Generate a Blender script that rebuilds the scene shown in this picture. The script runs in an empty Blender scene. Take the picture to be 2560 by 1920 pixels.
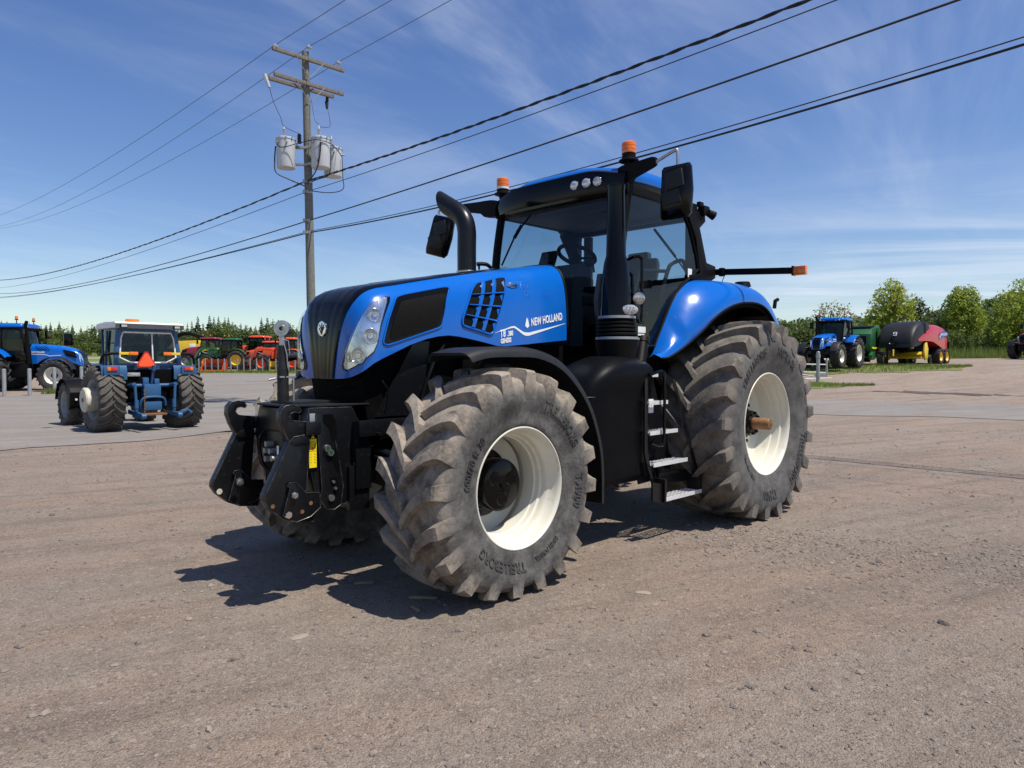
import bpy, bmesh, math, random
from mathutils import Vector, Matrix
R = math.radians
random.seed(7)
scene = bpy.context.scene
col = scene.collection

# ------------------------------------------------------------------ camera, sky, sun, exposure
cam_data = bpy.data.cameras.new('camera')
cam_data.sensor_width = 36.0
cam_data.lens = 24.95
cam_data.clip_end = 3000
camera = bpy.data.objects.new('camera', cam_data)
col.objects.link(camera)
camera.location = (0, 0, 1.532)
camera.rotation_euler = (R(90 - 1.582), 0, 0)
scene.camera = camera

SUN_EL, SUN_AZ = 64.0, 329.0            # the sun stands at this world angle (from +X, anticlockwise)
sd = bpy.data.lights.new('sun', 'SUN')
sd.energy = 5.0
sd.angle = R(0.53)
sd.color = (1.0, 0.94, 0.84)
sun = bpy.data.objects.new('sun', sd)
col.objects.link(sun)
sv = Vector((math.cos(R(SUN_EL)) * math.cos(R(SUN_AZ)), math.cos(R(SUN_EL)) * math.sin(R(SUN_AZ)), math.sin(R(SUN_EL))))
sun.rotation_euler = sv.to_track_quat('Z', 'Y').to_euler()
sun.location = (0, -10, 40)

world = bpy.data.worlds.new('World')
scene.world = world
world.use_nodes = True
nt = world.node_tree
nt.nodes.clear()
def wn(t, **kw):
    n = nt.nodes.new(t)
    for k, v in kw.items(): setattr(n, k, v)
    return n
sky = wn('ShaderNodeTexSky', sky_type='NISHITA', sun_disc=False)
sky.sun_elevation = R(SUN_EL)
sky.sun_rotation = R(90 - SUN_AZ)
sky.air_density = 1.0; sky.dust_density = 0.35; sky.ozone_density = 1.6
hsv = wn('ShaderNodeHueSaturation'); hsv.inputs['Saturation'].default_value = 1.22; hsv.inputs['Hue'].default_value = 0.514; hsv.inputs['Value'].default_value = 1.02
nt.links.new(sky.outputs[0], hsv.inputs['Color'])
tc = wn('ShaderNodeTexCoord')
sep = wn('ShaderNodeSeparateXYZ'); nt.links.new(tc.outputs['Generated'], sep.inputs[0])
def wmath(op, a, b=None, clamp=False):
    n = wn('ShaderNodeMath', operation=op); n.use_clamp = clamp
    for i, v in enumerate((a, b)):
        if v is None: continue
        if isinstance(v, (int, float)): n.inputs[i].default_value = v
        else: nt.links.new(v, n.inputs[i])
    return n.outputs[0]
zz = wmath('ADD', wmath('MAXIMUM', sep.outputs['Z'], 0.0), 0.10)
cx_ = wmath('DIVIDE', sep.outputs['X'], zz); cy_ = wmath('DIVIDE', sep.outputs['Y'], zz)
comb = wn('ShaderNodeCombineXYZ'); nt.links.new(cx_, comb.inputs[0]); nt.links.new(cy_, comb.inputs[1])
def cloud(rot, scale, nscale, detail, rough, lo, hi, loc=(0, 0, 0)):
    mp = wn('ShaderNodeMapping'); mp.vector_type = 'TEXTURE'; mp.inputs['Rotation'].default_value = (0, 0, R(rot)); mp.inputs['Scale'].default_value = tuple(1 / s for s in scale)
    mp.inputs['Location'].default_value = loc
    nt.links.new(comb.outputs[0], mp.inputs[0])
    no = wn('ShaderNodeTexNoise'); no.inputs['Scale'].default_value = nscale; no.inputs['Detail'].default_value = detail
    no.inputs['Roughness'].default_value = rough; no.inputs['Distortion'].default_value = 0.6
    nt.links.new(mp.outputs[0], no.inputs['Vector'])
    mr = wn('ShaderNodeMapRange'); mr.interpolation_type = 'SMOOTHSTEP'
    mr.inputs[1].default_value = lo; mr.inputs[2].default_value = hi
    nt.links.new(no.outputs[0], mr.inputs[0])
    return mr.outputs[0]
veil = cloud(62, (0.50, 1.3, 1), 0.85, 8, 0.60, 0.44, 0.80, (3.1, 0.4, 0))       # broad thin cirrus veil
wisp = cloud(48, (0.35, 1.9, 1), 1.6, 9, 0.64, 0.50, 0.80, (0.7, 5.2, 0))       # fine streaks
gate = cloud(0, (0.5, 0.5, 1), 0.8, 2, 0.5, 0.38, 0.62, (9.0, 2.0, 0))
low = wn('ShaderNodeMapRange'); low.interpolation_type = 'SMOOTHSTEP'            # streaks crowd together low on the right
low.inputs[1].default_value = 0.30; low.inputs[2].default_value = 0.05
nt.links.new(sep.outputs['Z'], low.inputs[0])
rgt = wn('ShaderNodeMapRange'); rgt.interpolation_type = 'SMOOTHSTEP'
rgt.inputs[1].default_value = 0.05; rgt.inputs[2].default_value = 0.55
nt.links.new(sep.outputs['X'], rgt.inputs[0])
strk = cloud(-14, (0.16, 0.8, 1), 1.3, 8, 0.62, 0.42, 0.68, (2.0, 1.0, 0))
lowstr = wmath('MULTIPLY', wmath('MULTIPLY', low.outputs[0], rgt.outputs[0]), strk)
du_ = wmath('SUBTRACT', cx_, 0.30); dv_ = wmath('SUBTRACT', cy_, 2.1)
dist_ = wmath('SQRT', wmath('ADD', wmath('MULTIPLY', du_, du_), wmath('MULTIPLY', wmath('MULTIPLY', dv_, dv_), 0.6)))
bank = wn('ShaderNodeMapRange'); bank.interpolation_type = 'SMOOTHSTEP'; bank.inputs[1].default_value = 1.5; bank.inputs[2].default_value = 0.2      # a thicker bank of cirrus high ahead
nt.links.new(dist_, bank.inputs[0])
fac = wmath('ADD', wmath('MULTIPLY', veil, wmath('ADD', 0.24, wmath('MULTIPLY', bank.outputs[0], 0.30))), wmath('MULTIPLY', wmath('MULTIPLY', wisp, gate), 0.20))
fac = wmath('ADD', fac, wmath('MULTIPLY', lowstr, 0.95), True)
mix = wn('ShaderNodeMix', data_type='RGBA')
nt.links.new(fac, mix.inputs['Factor'])
nt.links.new(hsv.outputs[0], mix.inputs['A'])
mix.inputs['B'].default_value = (6.0, 6.6, 7.6, 1)
bg = wn('ShaderNodeBackground'); bg.inputs['Strength'].default_value = 0.108
nt.links.new(mix.outputs['Result'], bg.inputs['Color'])
wo = wn('ShaderNodeOutputWorld'); nt.links.new(bg.outputs[0], wo.inputs['Surface'])

scene.view_settings.view_transform = 'Standard'
scene.view_settings.look = 'None'
scene.view_settings.exposure = 0.24
scene.view_settings.gamma = 1.0
scene.render.engine = 'CYCLES'
scene.cycles.max_bounces = 8
scene.cycles.transparent_max_bounces = 16
scene.cycles.caustics_reflective = False
scene.cycles.caustics_refractive = False

# ------------------------------------------------------------------ materials
def new_mat(name):
    m = bpy.data.materials.new(name); m.use_nodes = True
    t = m.node_tree; b = t.nodes['Principled BSDF']
    return m, t, b
def lnk(t, a, b): t.links.new(a, b)
def paint(name, c, rough=0.4, metal=0.0, coat=0.0, c2=None, scale=8.0, amt=0.5, lo=0.4, hi=0.7, bump=0.0, bscale=60.0, spec=0.5, rvar=0.0):
    """a base colour, optionally mottled with a second colour (dust, wear), optional fine bump"""
    m, t, b = new_mat(name)
    b.inputs['Base Color'].default_value = (*c, 1); b.inputs['Roughness'].default_value = rough
    b.inputs['Metallic'].default_value = metal; b.inputs['Coat Weight'].default_value = coat
    b.inputs['Coat Roughness'].default_value = 0.06; b.inputs['Specular IOR Level'].default_value = spec
    tcn = t.nodes.new('ShaderNodeTexCoord')
    if c2 is not None:
        n = t.nodes.new('ShaderNodeTexNoise'); n.inputs['Scale'].default_value = scale; n.inputs['Detail'].default_value = 6
        n.inputs['Roughness'].default_value = 0.65
        lnk(t, tcn.outputs['Object'], n.inputs['Vector'])
        r = t.nodes.new('ShaderNodeMapRange'); r.inputs[1].default_value = lo; r.inputs[2].default_value = hi
        r.inputs[3].default_value = 0; r.inputs[4].default_value = amt
        lnk(t, n.outputs[0], r.inputs[0])
        x = t.nodes.new('ShaderNodeMix'); x.data_type = 'RGBA'
        x.inputs['A'].default_value = (*c, 1); x.inputs['B'].default_value = (*c2, 1)
        lnk(t, r.outputs[0], x.inputs['Factor']); lnk(t, x.outputs['Result'], b.inputs['Base Color'])
        if rvar:
            rr = t.nodes.new('ShaderNodeMapRange'); rr.inputs[1].default_value = lo; rr.inputs[2].default_value = hi
            rr.inputs[3].default_value = rough; rr.inputs[4].default_value = rough + rvar
            lnk(t, n.outputs[0], rr.inputs[0]); lnk(t, rr.outputs[0], b.inputs['Roughness'])
    if bump:
        n = t.nodes.new('ShaderNodeTexNoise'); n.inputs['Scale'].default_value = bscale; n.inputs['Detail'].default_value = 4
        lnk(t, tcn.outputs['Object'], n.inputs['Vector'])
        bp = t.nodes.new('ShaderNodeBump'); bp.inputs['Strength'].default_value = bump; bp.inputs['Distance'].default_value = 0.01
        lnk(t, n.outputs[0], bp.inputs['Height']); lnk(t, bp.outputs[0], b.inputs['Normal'])
    return m
def glass(name, tint, gloss=0.08):
    m, t, b = new_mat(name)
    t.nodes.remove(b)
    tr = t.nodes.new('ShaderNodeBsdfTransparent'); tr.inputs[0].default_value = (*tint, 1)
    gl = t.nodes.new('ShaderNodeBsdfGlossy'); gl.inputs['Roughness'].default_value = 0.02
    lw = t.nodes.new('ShaderNodeLayerWeight'); lw.inputs[0].default_value = 0.5
    pw = t.nodes.new('ShaderNodeMath'); pw.operation = 'POWER'; pw.inputs[1].default_value = 4.0; lnk(t, lw.outputs['Facing'], pw.inputs[0])
    ml = t.nodes.new('ShaderNodeMath'); ml.operation = 'MULTIPLY_ADD'; ml.inputs[1].default_value = 0.55; ml.inputs[2].default_value = gloss * .5
    lnk(t, pw.outputs[0], ml.inputs[0])
    mx = t.nodes.new('ShaderNodeMixShader'); lnk(t, ml.outputs[0], mx.inputs[0]); lnk(t, tr.outputs[0], mx.inputs[1]); lnk(t, gl.outputs[0], mx.inputs[2])
    lnk(t, mx.outputs[0], t.nodes['Material Output'].inputs[0])
    return m
def tyre_mat(name, rub, dust, brown, tread_from, amt):
    """black rubber; grey bloom on the walls; brown field dust worn into everything outside radius tread_from (object space)"""
    m, t, b = new_mat(name)
    tcn = t.nodes.new('ShaderNodeTexCoord')
    s = t.nodes.new('ShaderNodeSeparateXYZ'); lnk(t, tcn.outputs['Object'], s.inputs[0])
    def mt(op, a, c=None):
        n = t.nodes.new('ShaderNodeMath'); n.operation = op
        for i, v in enumerate((a, c)):
            if v is None: continue
            if isinstance(v, (int, float)): n.inputs[i].default_value = v
            else: lnk(t, v, n.inputs[i])
        return n.outputs[0]
    rad = mt('SQRT', mt('ADD', mt('MULTIPLY', s.outputs[0], s.outputs[0]), mt('MULTIPLY', s.outputs[2], s.outputs[2])))
    mr = t.nodes.new('ShaderNodeMapRange'); mr.inputs[1].default_value = tread_from - 0.06; mr.inputs[2].default_value = tread_from + 0.03
    lnk(t, rad, mr.inputs[0])
    n1 = t.nodes.new('ShaderNodeTexNoise'); n1.inputs['Scale'].default_value = 6; n1.inputs['Detail'].default_value = 10; n1.inputs['Roughness'].default_value = 0.78
    lnk(t, tcn.outputs['Object'], n1.inputs['Vector'])
    n2 = t.nodes.new('ShaderNodeTexNoise'); n2.inputs['Scale'].default_value = 40; n2.inputs['Detail'].default_value = 5
    lnk(t, tcn.outputs['Object'], n2.inputs['Vector'])
    r1 = t.nodes.new('ShaderNodeMapRange'); r1.inputs[1].default_value = 0.36; r1.inputs[2].default_value = 0.66; r1.inputs[3].default_value = 0.05; r1.inputs[4].default_value = 1.0
    lnk(t, n1.outputs[0], r1.inputs[0])
    a = t.nodes.new('ShaderNodeMix'); a.data_type = 'RGBA'; a.inputs['A'].default_value = (*rub, 1); a.inputs['B'].default_value = (*dust, 1)
    lnk(t, mt('MULTIPLY', r1.outputs[0], 0.8), a.inputs['Factor'])
    n3 = t.nodes.new('ShaderNodeTexNoise'); n3.inputs['Scale'].default_value = 3.2; n3.inputs['Detail'].default_value = 9; n3.inputs['Roughness'].default_value = 0.75; n3.inputs['Distortion'].default_value = 0.8
    lnk(t, tcn.outputs['Object'], n3.inputs['Vector'])
    r3 = t.nodes.new('ShaderNodeMapRange'); r3.inputs[1].default_value = 0.50; r3.inputs[2].default_value = 0.64; r3.inputs[3].default_value = 0; r3.inputs[4].default_value = 0.75
    lnk(t, n3.outputs[0], r3.inputs[0])
    f = mt('MULTIPLY', mt('MULTIPLY', mr.outputs[0], mt('ADD', r1.outputs[0], mt('MULTIPLY', n2.outputs[0], 0.4))), amt)
    c = t.nodes.new('ShaderNodeMix'); c.data_type = 'RGBA'; c.inputs['B'].default_value = (*brown, 1)
    lnk(t, f, c.inputs['Factor']); lnk(t, a.outputs['Result'], c.inputs['A'])
    d_ = t.nodes.new('ShaderNodeMix'); d_.data_type = 'RGBA'; d_.inputs['B'].default_value = (*rub, 1)      # scuffed through to bare rubber
    lnk(t, r3.outputs[0], d_.inputs['Factor']); lnk(t, c.outputs['Result'], d_.inputs['A'])
    lnk(t, d_.outputs['Result'], b.inputs['Base Color'])
    b.inputs['Roughness'].default_value = 0.75; b.inputs['Specular IOR Level'].default_value = 0.25
    bp = t.nodes.new('ShaderNodeBump'); bp.inputs['Strength'].default_value = 0.5; bp.inputs['Distance'].default_value = 0.006
    lnk(t, n2.outputs[0], bp.inputs['Height']); lnk(t, bp.outputs[0], b.inputs['Normal'])
    return m
def foliage(name, c1, c2, trans=0.25):
    m, t, b = new_mat(name)
    oi = t.nodes.new('ShaderNodeObjectInfo')
    g = t.nodes.new('ShaderNodeNewGeometry')
    n = t.nodes.new('ShaderNodeTexNoise'); n.inputs['Scale'].default_value = 0.9; n.inputs['Detail'].default_value = 3
    lnk(t, g.outputs['Position'], n.inputs['Vector'])
    ad = t.nodes.new('ShaderNodeMath'); ad.operation = 'ADD'
    m2 = t.nodes.new('ShaderNodeMath'); m2.operation = 'MULTIPLY'; m2.inputs[1].default_value = 0.5
    lnk(t, oi.outputs['Random'], m2.inputs[0])
    r = t.nodes.new('ShaderNodeMapRange'); r.inputs[1].default_value = 0.3; r.inputs[2].default_value = 0.7; r.inputs[3].default_value = 0; r.inputs[4].default_value = 0.6
    lnk(t, n.outputs[0], r.inputs[0]); lnk(t, r.outputs[0], ad.inputs[0]); lnk(t, m2.outputs[0], ad.inputs[1])
    x = t.nodes.new('ShaderNodeMix'); x.data_type = 'RGBA'; x.inputs['A'].default_value = (*c1, 1); x.inputs['B'].default_value = (*c2, 1)
    lnk(t, ad.outputs[0], x.inputs['Factor']); lnk(t, x.outputs['Result'], b.inputs['Base Color'])
    b.inputs['Roughness'].default_value = 0.55; b.inputs['Specular IOR Level'].default_value = 0.25
    tr = t.nodes.new('ShaderNodeBsdfTranslucent'); lnk(t, x.outputs['Result'], tr.inputs[0])
    mx = t.nodes.new('ShaderNodeMixShader'); mx.inputs[0].default_value = trans
    lnk(t, b.outputs[0], mx.inputs[1]); lnk(t, tr.outputs[0], mx.inputs[2])
    lnk(t, mx.outputs[0], t.nodes['Material Output'].inputs[0])
    return m
def ground_mat(name, base, light, dark, speck, red=None, grain=90.0, streak=0.0, bump=0.6, patches=True):
    m, t, b = new_mat(name)
    tcn = t.nodes.new('ShaderNodeNewGeometry'); P = tcn.outputs['Position']
    def noise(scale, detail=5, rough=0.6, vec=None):
        n = t.nodes.new('ShaderNodeTexNoise'); n.inputs['Scale'].default_value = scale; n.inputs['Detail'].default_value = detail; n.inputs['Roughness'].default_value = rough
        lnk(t, vec or P, n.inputs['Vector']); return n.outputs[0]
    def rng(v, a, c, d=0.0, e=1.0):
        n = t.nodes.new('ShaderNodeMapRange'); n.inputs[1].default_value = a; n.inputs[2].default_value = c; n.inputs[3].default_value = d; n.inputs[4].default_value = e
        lnk(t, v, n.inputs[0]); return n.outputs[0]
    def mixc(f, a, c):
        n = t.nodes.new('ShaderNodeMix'); n.data_type = 'RGBA'
        lnk(t, f, n.inputs['Factor'])
        for v, k in ((a, 'A'), (c, 'B')):
            if isinstance(v, tuple): n.inputs[k].default_value = (*v, 1)
            else: lnk(t, v, n.inputs[k])
        return n.outputs['Result']
    mp = t.nodes.new('ShaderNodeMapping'); mp.vector_type = 'TEXTURE'; mp.inputs['Rotation'].default_value = (0, 0, R(34)); mp.inputs['Scale'].default_value = (2.2, 0.8, 1)
    lnk(t, P, mp.inputs[0])
    big = noise(0.5, 6, 0.6, mp.outputs[0]); mid = noise(3.0, 6, 0.65)
    c = mixc(rng(big, 0.35, 0.65, 0, 0.9), base, light)
    if red: c = mixc(rng(noise(0.8, 6, 0.65, mp.outputs[0]), 0.44, 0.62, 0, 0.85), c, red)
    mp2 = t.nodes.new('ShaderNodeMapping'); mp2.vector_type = 'TEXTURE'; mp2.inputs['Rotation'].default_value = (0, 0, R(28)); mp2.inputs['Scale'].default_value = (4.5, 0.42, 1)
    lnk(t, P, mp2.inputs[0])
    st2 = noise(1.0, 7, 0.68, mp2.outputs[0])
    c = mixc(rng(st2, 0.50, 0.68, 0, 0.75), c, light)
    c = mixc(rng(st2, 0.48, 0.30, 0, 0.50), c, dark)
    c = mixc(rng(mid, 0.48, 0.78, 0, 0.42), c, dark)
    vo = t.nodes.new('ShaderNodeTexVoronoi'); vo.inputs['Scale'].default_value = grain; lnk(t, P, vo.inputs['Vector'])
    hs = t.nodes.new('ShaderNodeSeparateColor'); lnk(t, vo.outputs['Color'], hs.inputs[0])
    c = mixc(rng(hs.outputs[0], 0.55, 1.0, 0, 0.46), c, dark)
    c = mixc(rng(hs.outputs[1], 0.72, 1.0, 0, 0.42), c, speck)
    vo2 = t.nodes.new('ShaderNodeTexVoronoi'); vo2.inputs['Scale'].default_value = grain * 0.38; lnk(t, P, vo2.inputs['Vector'])
    hs2 = t.nodes.new('ShaderNodeSeparateColor'); lnk(t, vo2.outputs['Color'], hs2.inputs[0])
    c = mixc(rng(hs2.outputs[2], 0.90, 1.0, 0, 0.35), c, dark)
    c = mixc(rng(hs2.outputs[1], 0.95, 1.0, 0, 0.5), c, speck)
    lnk(t, c, b.inputs['Base Color'])
    b.inputs['Roughness'].default_value = 0.9; b.inputs['Specular IOR Level'].default_value = 0.2
    hh = t.nodes.new('ShaderNodeMath'); hh.operation = 'ADD'
    f = noise(grain * 0.8, 3); lnk(t, f, hh.inputs[0])
    h2 = t.nodes.new('ShaderNodeMath'); h2.operation = 'MULTIPLY'; h2.inputs[1].default_value = 2.2; lnk(t, noise(9, 6, 0.7), h2.inputs[0]); lnk(t, h2.outputs[0], hh.inputs[1])
    bp = t.nodes.new('ShaderNodeBump'); bp.inputs['Strength'].default_value = bump; bp.inputs['Distance'].default_value = 0.02
    lnk(t, hh.outputs[0], bp.inputs['Height']); lnk(t, bp.outputs[0], b.inputs['Normal'])
    return m

def edge_wear(m, c, amt=.5):
    t = m.node_tree; b = t.nodes['Principled BSDF']; g_ = t.nodes.new('ShaderNodeNewGeometry')
    r = t.nodes.new('ShaderNodeMapRange'); r.inputs[1].default_value = .52; r.inputs[2].default_value = .60; r.inputs[3].default_value = 0; r.inputs[4].default_value = amt
    lnk(t, g_.outputs['Pointiness'], r.inputs[0])
    x = t.nodes.new('ShaderNodeMix'); x.data_type = 'RGBA'; x.inputs['B'].default_value = (*c, 1)
    src = b.inputs['Base Color'].links[0].from_socket
    lnk(t, src, x.inputs['A']); lnk(t, r.outputs[0], x.inputs['Factor']); lnk(t, x.outputs['Result'], b.inputs['Base Color'])
M = {}
M['blue'] = paint('blue_paint', (0.002, 0.106, 0.465), 0.17, 0, 0.0, (0.02, 0.14, 0.44), 3.0, 0.35, 0.45, 0.8, rvar=0.10, spec=.45)
M['black_gloss'] = paint('black_gloss', (0.0025, 0.0025, 0.003), 0.13, 0, 0.0, (0.005, 0.005, 0.005), 14, 0.4, 0.55, 0.85, spec=.22)
M['black'] = paint('black_plastic', (0.0045, 0.0045, 0.005), 0.5, 0, 0, (0.011, 0.010, 0.009), 9, 0.5, 0.52, 0.8, 0.12, 140, spec=.11)
M['black_metal'] = paint('black_metal', (0.005, 0.0055, 0.007), 0.32, 0, 0, (0.040, 0.037, 0.033), 34, 0.6, 0.58, 0.78, 0.06, 70, spec=.32)
M['worn_lit_edge'] = paint('worn_lit_edge', (0.10, 0.098, 0.095), 0.4, 0.3, 0, (0.02, 0.02, 0.02), 22, 0.9, 0.42, 0.55)  # pale edge lines: wear, with the edges' bright highlights put into the colour too
M['tank'] = paint('tank_black', (0.004, 0.0045, 0.006), 0.40, 0, 0, (0.010, 0.0095, 0.009), 5, 0.5, 0.5, 0.8, 0.1, 160, spec=.07)
M['deep_black'] = paint('deep_black', (0.002, 0.002, 0.002), 0.7, 0, 0, (0.007, 0.006, 0.006), 12, 0.6, spec=.05)
M['mesh'] = paint('mesh_black', (0.002, 0.002, 0.002), 0.7, 0, 0, (0.010, 0.009, 0.008), 160, 0.8, 0.5, 0.6, spec=.12)
M['grey_plastic'] = paint('grey_plastic', (0.014, 0.0145, 0.0165), 0.5, 0, 0, (0.035, 0.032, 0.028), 7, 0.5, 0.5, 0.8, spec=.28)
M['white_rim'] = paint('cream_rim', (0.64, 0.62, 0.53), 0.35, 0, 0.2, (0.38, 0.33, 0.25), 13, 0.6, 0.58, 0.75)
M['tyre_front'] = tyre_mat('tyre_dusty', (0.040, 0.038, 0.036), (0.200, 0.192, 0.180), (0.320, 0.270, 0.215), 0.68, 0.95)
M['tyre_rear'] = tyre_mat('tyre_grey', (0.050, 0.049, 0.048), (0.165, 0.159, 0.150), (0.220, 0.188, 0.152), 0.88, 0.7)
M['tyre_far'] = paint('tyre_dark', (0.016, 0.016, 0.017), 0.75, 0, 0, (0.05, 0.046, 0.042), 6, 0.6)
M['tyre_old'] = paint('tyre_old', (0.055, 0.05, 0.045), 0.8, 0, 0, (0.14, 0.122, 0.10), 5, 0.7)
M['lettering'] = paint('tyre_letter', (0.034, 0.033, 0.031), 0.7, 0, 0, (0.11, 0.105, 0.098), 12, 0.6)
M['chrome'] = paint('chrome', (0.75, 0.76, 0.78), 0.12, 1.0)
M['steel'] = paint('zinc_steel', (0.50, 0.51, 0.52), 0.35, 0.9, 0, (0.3, 0.29, 0.27), 9, 0.6)
M['step'] = paint('step_plate', (0.72, 0.73, 0.74), 0.4, 0.25, 0, (0.35, 0.34, 0.32), 60, 0.6, 0.5, 0.65)
M['reflector'] = paint('lamp_reflector', (0.72, 0.76, 0.82), 0.18, 0.85, 0.8, (0.30, 0.33, 0.38), 9, 0.8, 0.42, 0.6)
M['lens'] = paint('lamp_lens', (0.55, 0.55, 0.55), 0.10, 0.6, 0.6, (0.2, 0.2, 0.2), 60, 0.7, 0.45, 0.6)
M['led'] = paint('led_lens', (0.70, 0.71, 0.72), 0.14, 0.4, 0.8, (0.28, 0.28, 0.29), 70, 0.8, 0.45, 0.6)
M['amber'] = paint('amber_lens', (0.85, 0.19, 0.008), 0.18, 0, 0.6, (0.55, 0.09, 0.004), 60, 0.7)
M['red_lens'] = paint('red_lens', (0.55, 0.02, 0.01), 0.25, 0, 0.5)
M['smv'] = paint('orange_red_sign', (0.92, 0.10, 0.025), 0.5)
M['smv_edge'] = paint('dark_red_sign', (0.38, 0.02, 0.012), 0.4)
M['silver'] = paint('silver_decal', (0.80, 0.81, 0.82), 0.4)
M['yellow'] = paint('yellow_paint', (0.75, 0.50, 0.02), 0.4, 0, 0.2, (0.5, 0.36, 0.04), 4, 0.4)
M['yellow_sign'] = paint('yellow_sticker', (0.85, 0.66, 0.01), 0.45)
M['red_mark'] = paint('red_mark', (0.6, 0.03, 0.02), 0.5)
M['white'] = paint('white_paint', (0.78, 0.78, 0.77), 0.45, 0, 0, (0.5, 0.47, 0.42), 5, 0.4)
M['rust'] = paint('rusty_bar', (0.16, 0.075, 0.030), 0.55, 0.2, 0, (0.28, 0.16, 0.07), 30, 0.7)
M['tap_blue'] = paint('blue_cap', (0.015, 0.09, 0.38), 0.4)
M['cab_glass'] = glass('cab_glass', (0.60, 0.71, 0.76))
M['clear_lens'] = glass('clear_lens', (0.92, 0.94, 0.97), 0.25)
M['dark_glass'] = glass('dark_glass', (0.26, 0.33, 0.36))
M['seat'] = paint('seat_fabric', (0.03, 0.032, 0.036), 0.8)
M['cab_grey'] = paint('cab_trim', (0.075, 0.08, 0.088), 0.7, 0, 0, (0.11, 0.115, 0.12), 6, 0.5)
M['old_blue'] = paint('old_blue_paint', (0.014, 0.085, 0.215), 0.5, 0, 0.1, (0.03, 0.08, 0.15), 5, 0.6)
M['dirty_blue'] = paint('dirty_blue', (0.018, 0.09, 0.24), 0.55, 0, 0, (0.025, 0.03, 0.035), 12, 0.8, 0.4, 0.6)
M['weight'] = paint('cast_weight', (0.60, 0.57, 0.46), 0.6, 0, 0, (0.28, 0.24, 0.18), 9, 0.6)
M['old_rim'] = paint('old_rim', (0.28, 0.29, 0.30), 0.5, 0, 0, (0.15, 0.13, 0.11), 8, 0.6)
M['maroon'] = paint('maroon_paint', (0.25, 0.012, 0.018), 0.35, 0, 0.4)
M['baler_red'] = paint('baler_red', (0.40, 0.012, 0.010), 0.35, 0, 0.3, (0.30, 0.03, 0.02), 3, 0.5)
M['green'] = paint('green_paint', (0.010, 0.095, 0.022), 0.4, 0, 0.2, (0.012, 0.06, 0.02), 3, 0.5)
M['orange'] = paint('orange_paint', (0.72, 0.075, 0.016), 0.35, 0, 0.3)
M['galv'] = paint('galvanised', (0.36, 0.37, 0.38), 0.45, 0.5, 0, (0.22, 0.22, 0.22), 10, 0.6)
M['bollard'] = paint('bollard_grey', (0.33, 0.34, 0.35), 0.5, 0.2, 0, (0.2, 0.2, 0.2), 8, 0.6)
M['pole'] = paint('pole_wood', (0.182, 0.188, 0.163), 0.85, 0, 0, (0.10, 0.098, 0.085), 14, 0.8, 0.35, 0.65, 0.4, 30)
M['arm_wood'] = paint('arm_wood', (0.19, 0.165, 0.14), 0.85, 0, 0, (0.10, 0.085, 0.07), 12, 0.8, 0.35, 0.65)
M['can'] = paint('transformer_grey', (0.50, 0.53, 0.55), 0.4, 0, 0.1, (0.40, 0.41, 0.42), 4, 0.5)
M['porcelain'] = paint('porcelain', (0.45, 0.47, 0.5), 0.25)
M['wire'] = paint('cable_black', (0.012, 0.012, 0.013), 0.6)
M['wire_grey'] = paint('cable_grey', (0.06, 0.07, 0.09), 0.6)
M['bark'] = paint('bark', (0.12, 0.10, 0.075), 0.9, 0, 0, (0.06, 0.05, 0.04), 10, 0.7)
M['spruce'] = foliage('spruce_needles', (0.028, 0.052, 0.022), (0.065, 0.100, 0.036), 0.15)
M['bush'] = foliage('bush_leaves', (0.085, 0.125, 0.032), (0.160, 0.205, 0.055), 0.35)
M['maple'] = foliage('spring_leaves', (0.190, 0.270, 0.034), (0.400, 0.445, 0.075), 0.45)
M['pale_leaf'] = foliage('pale_leaves', (0.20, 0.22, 0.12), (0.28, 0.30, 0.16), 0.3)
M['dark_leaf'] = foliage('dark_leaves', (0.055, 0.088, 0.024), (0.110, 0.150, 0.038), 0.3)
M['grass_blade'] = foliage('grass_blades', (0.130, 0.190, 0.030), (0.230, 0.270, 0.070), 0.4)
M['gravel'] = ground_mat('gravel_ground', (0.236, 0.190, 0.152), (0.325, 0.268, 0.220), (0.088, 0.070, 0.057), (0.46, 0.40, 0.34), (0.318, 0.232, 0.176), 120, bump=1.0)
M['asphalt'] = ground_mat('worn_asphalt', (0.196, 0.184, 0.172), (0.248, 0.230, 0.212), (0.138, 0.126, 0.116), (0.27, 0.255, 0.24), (0.200, 0.168, 0.142), 60, bump=0.3)
M['grass'] = ground_mat('grass_ground', (0.115, 0.155, 0.034), (0.180, 0.205, 0.058), (0.070, 0.100, 0.024), (0.20, 0.22, 0.08), (0.17, 0.16, 0.07), 9, bump=1.0)
M['damp'] = ground_mat('damp_gravel', (0.070, 0.055, 0.050), (0.12, 0.098, 0.086), (0.045, 0.038, 0.035), (0.2, 0.18, 0.16), (0.09, 0.06, 0.055), 60, bump=.4)
M['stone'] = paint('stone', (0.12, 0.10, 0.088), 0.9, 0, 0, (0.25, 0.215, 0.185), 3.0, 0.9, 0.40, 0.62)
M['pale_stone'] = paint('pale_stone', (0.28, 0.235, 0.19), 0.9, 0, 0, (0.23, 0.19, 0.16), 20, 0.7)
M['chip'] = paint('wood_chip', (0.26, 0.19, 0.125), 0.8, 0, 0, (0.16, 0.12, 0.08), 25, 0.7)

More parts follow.
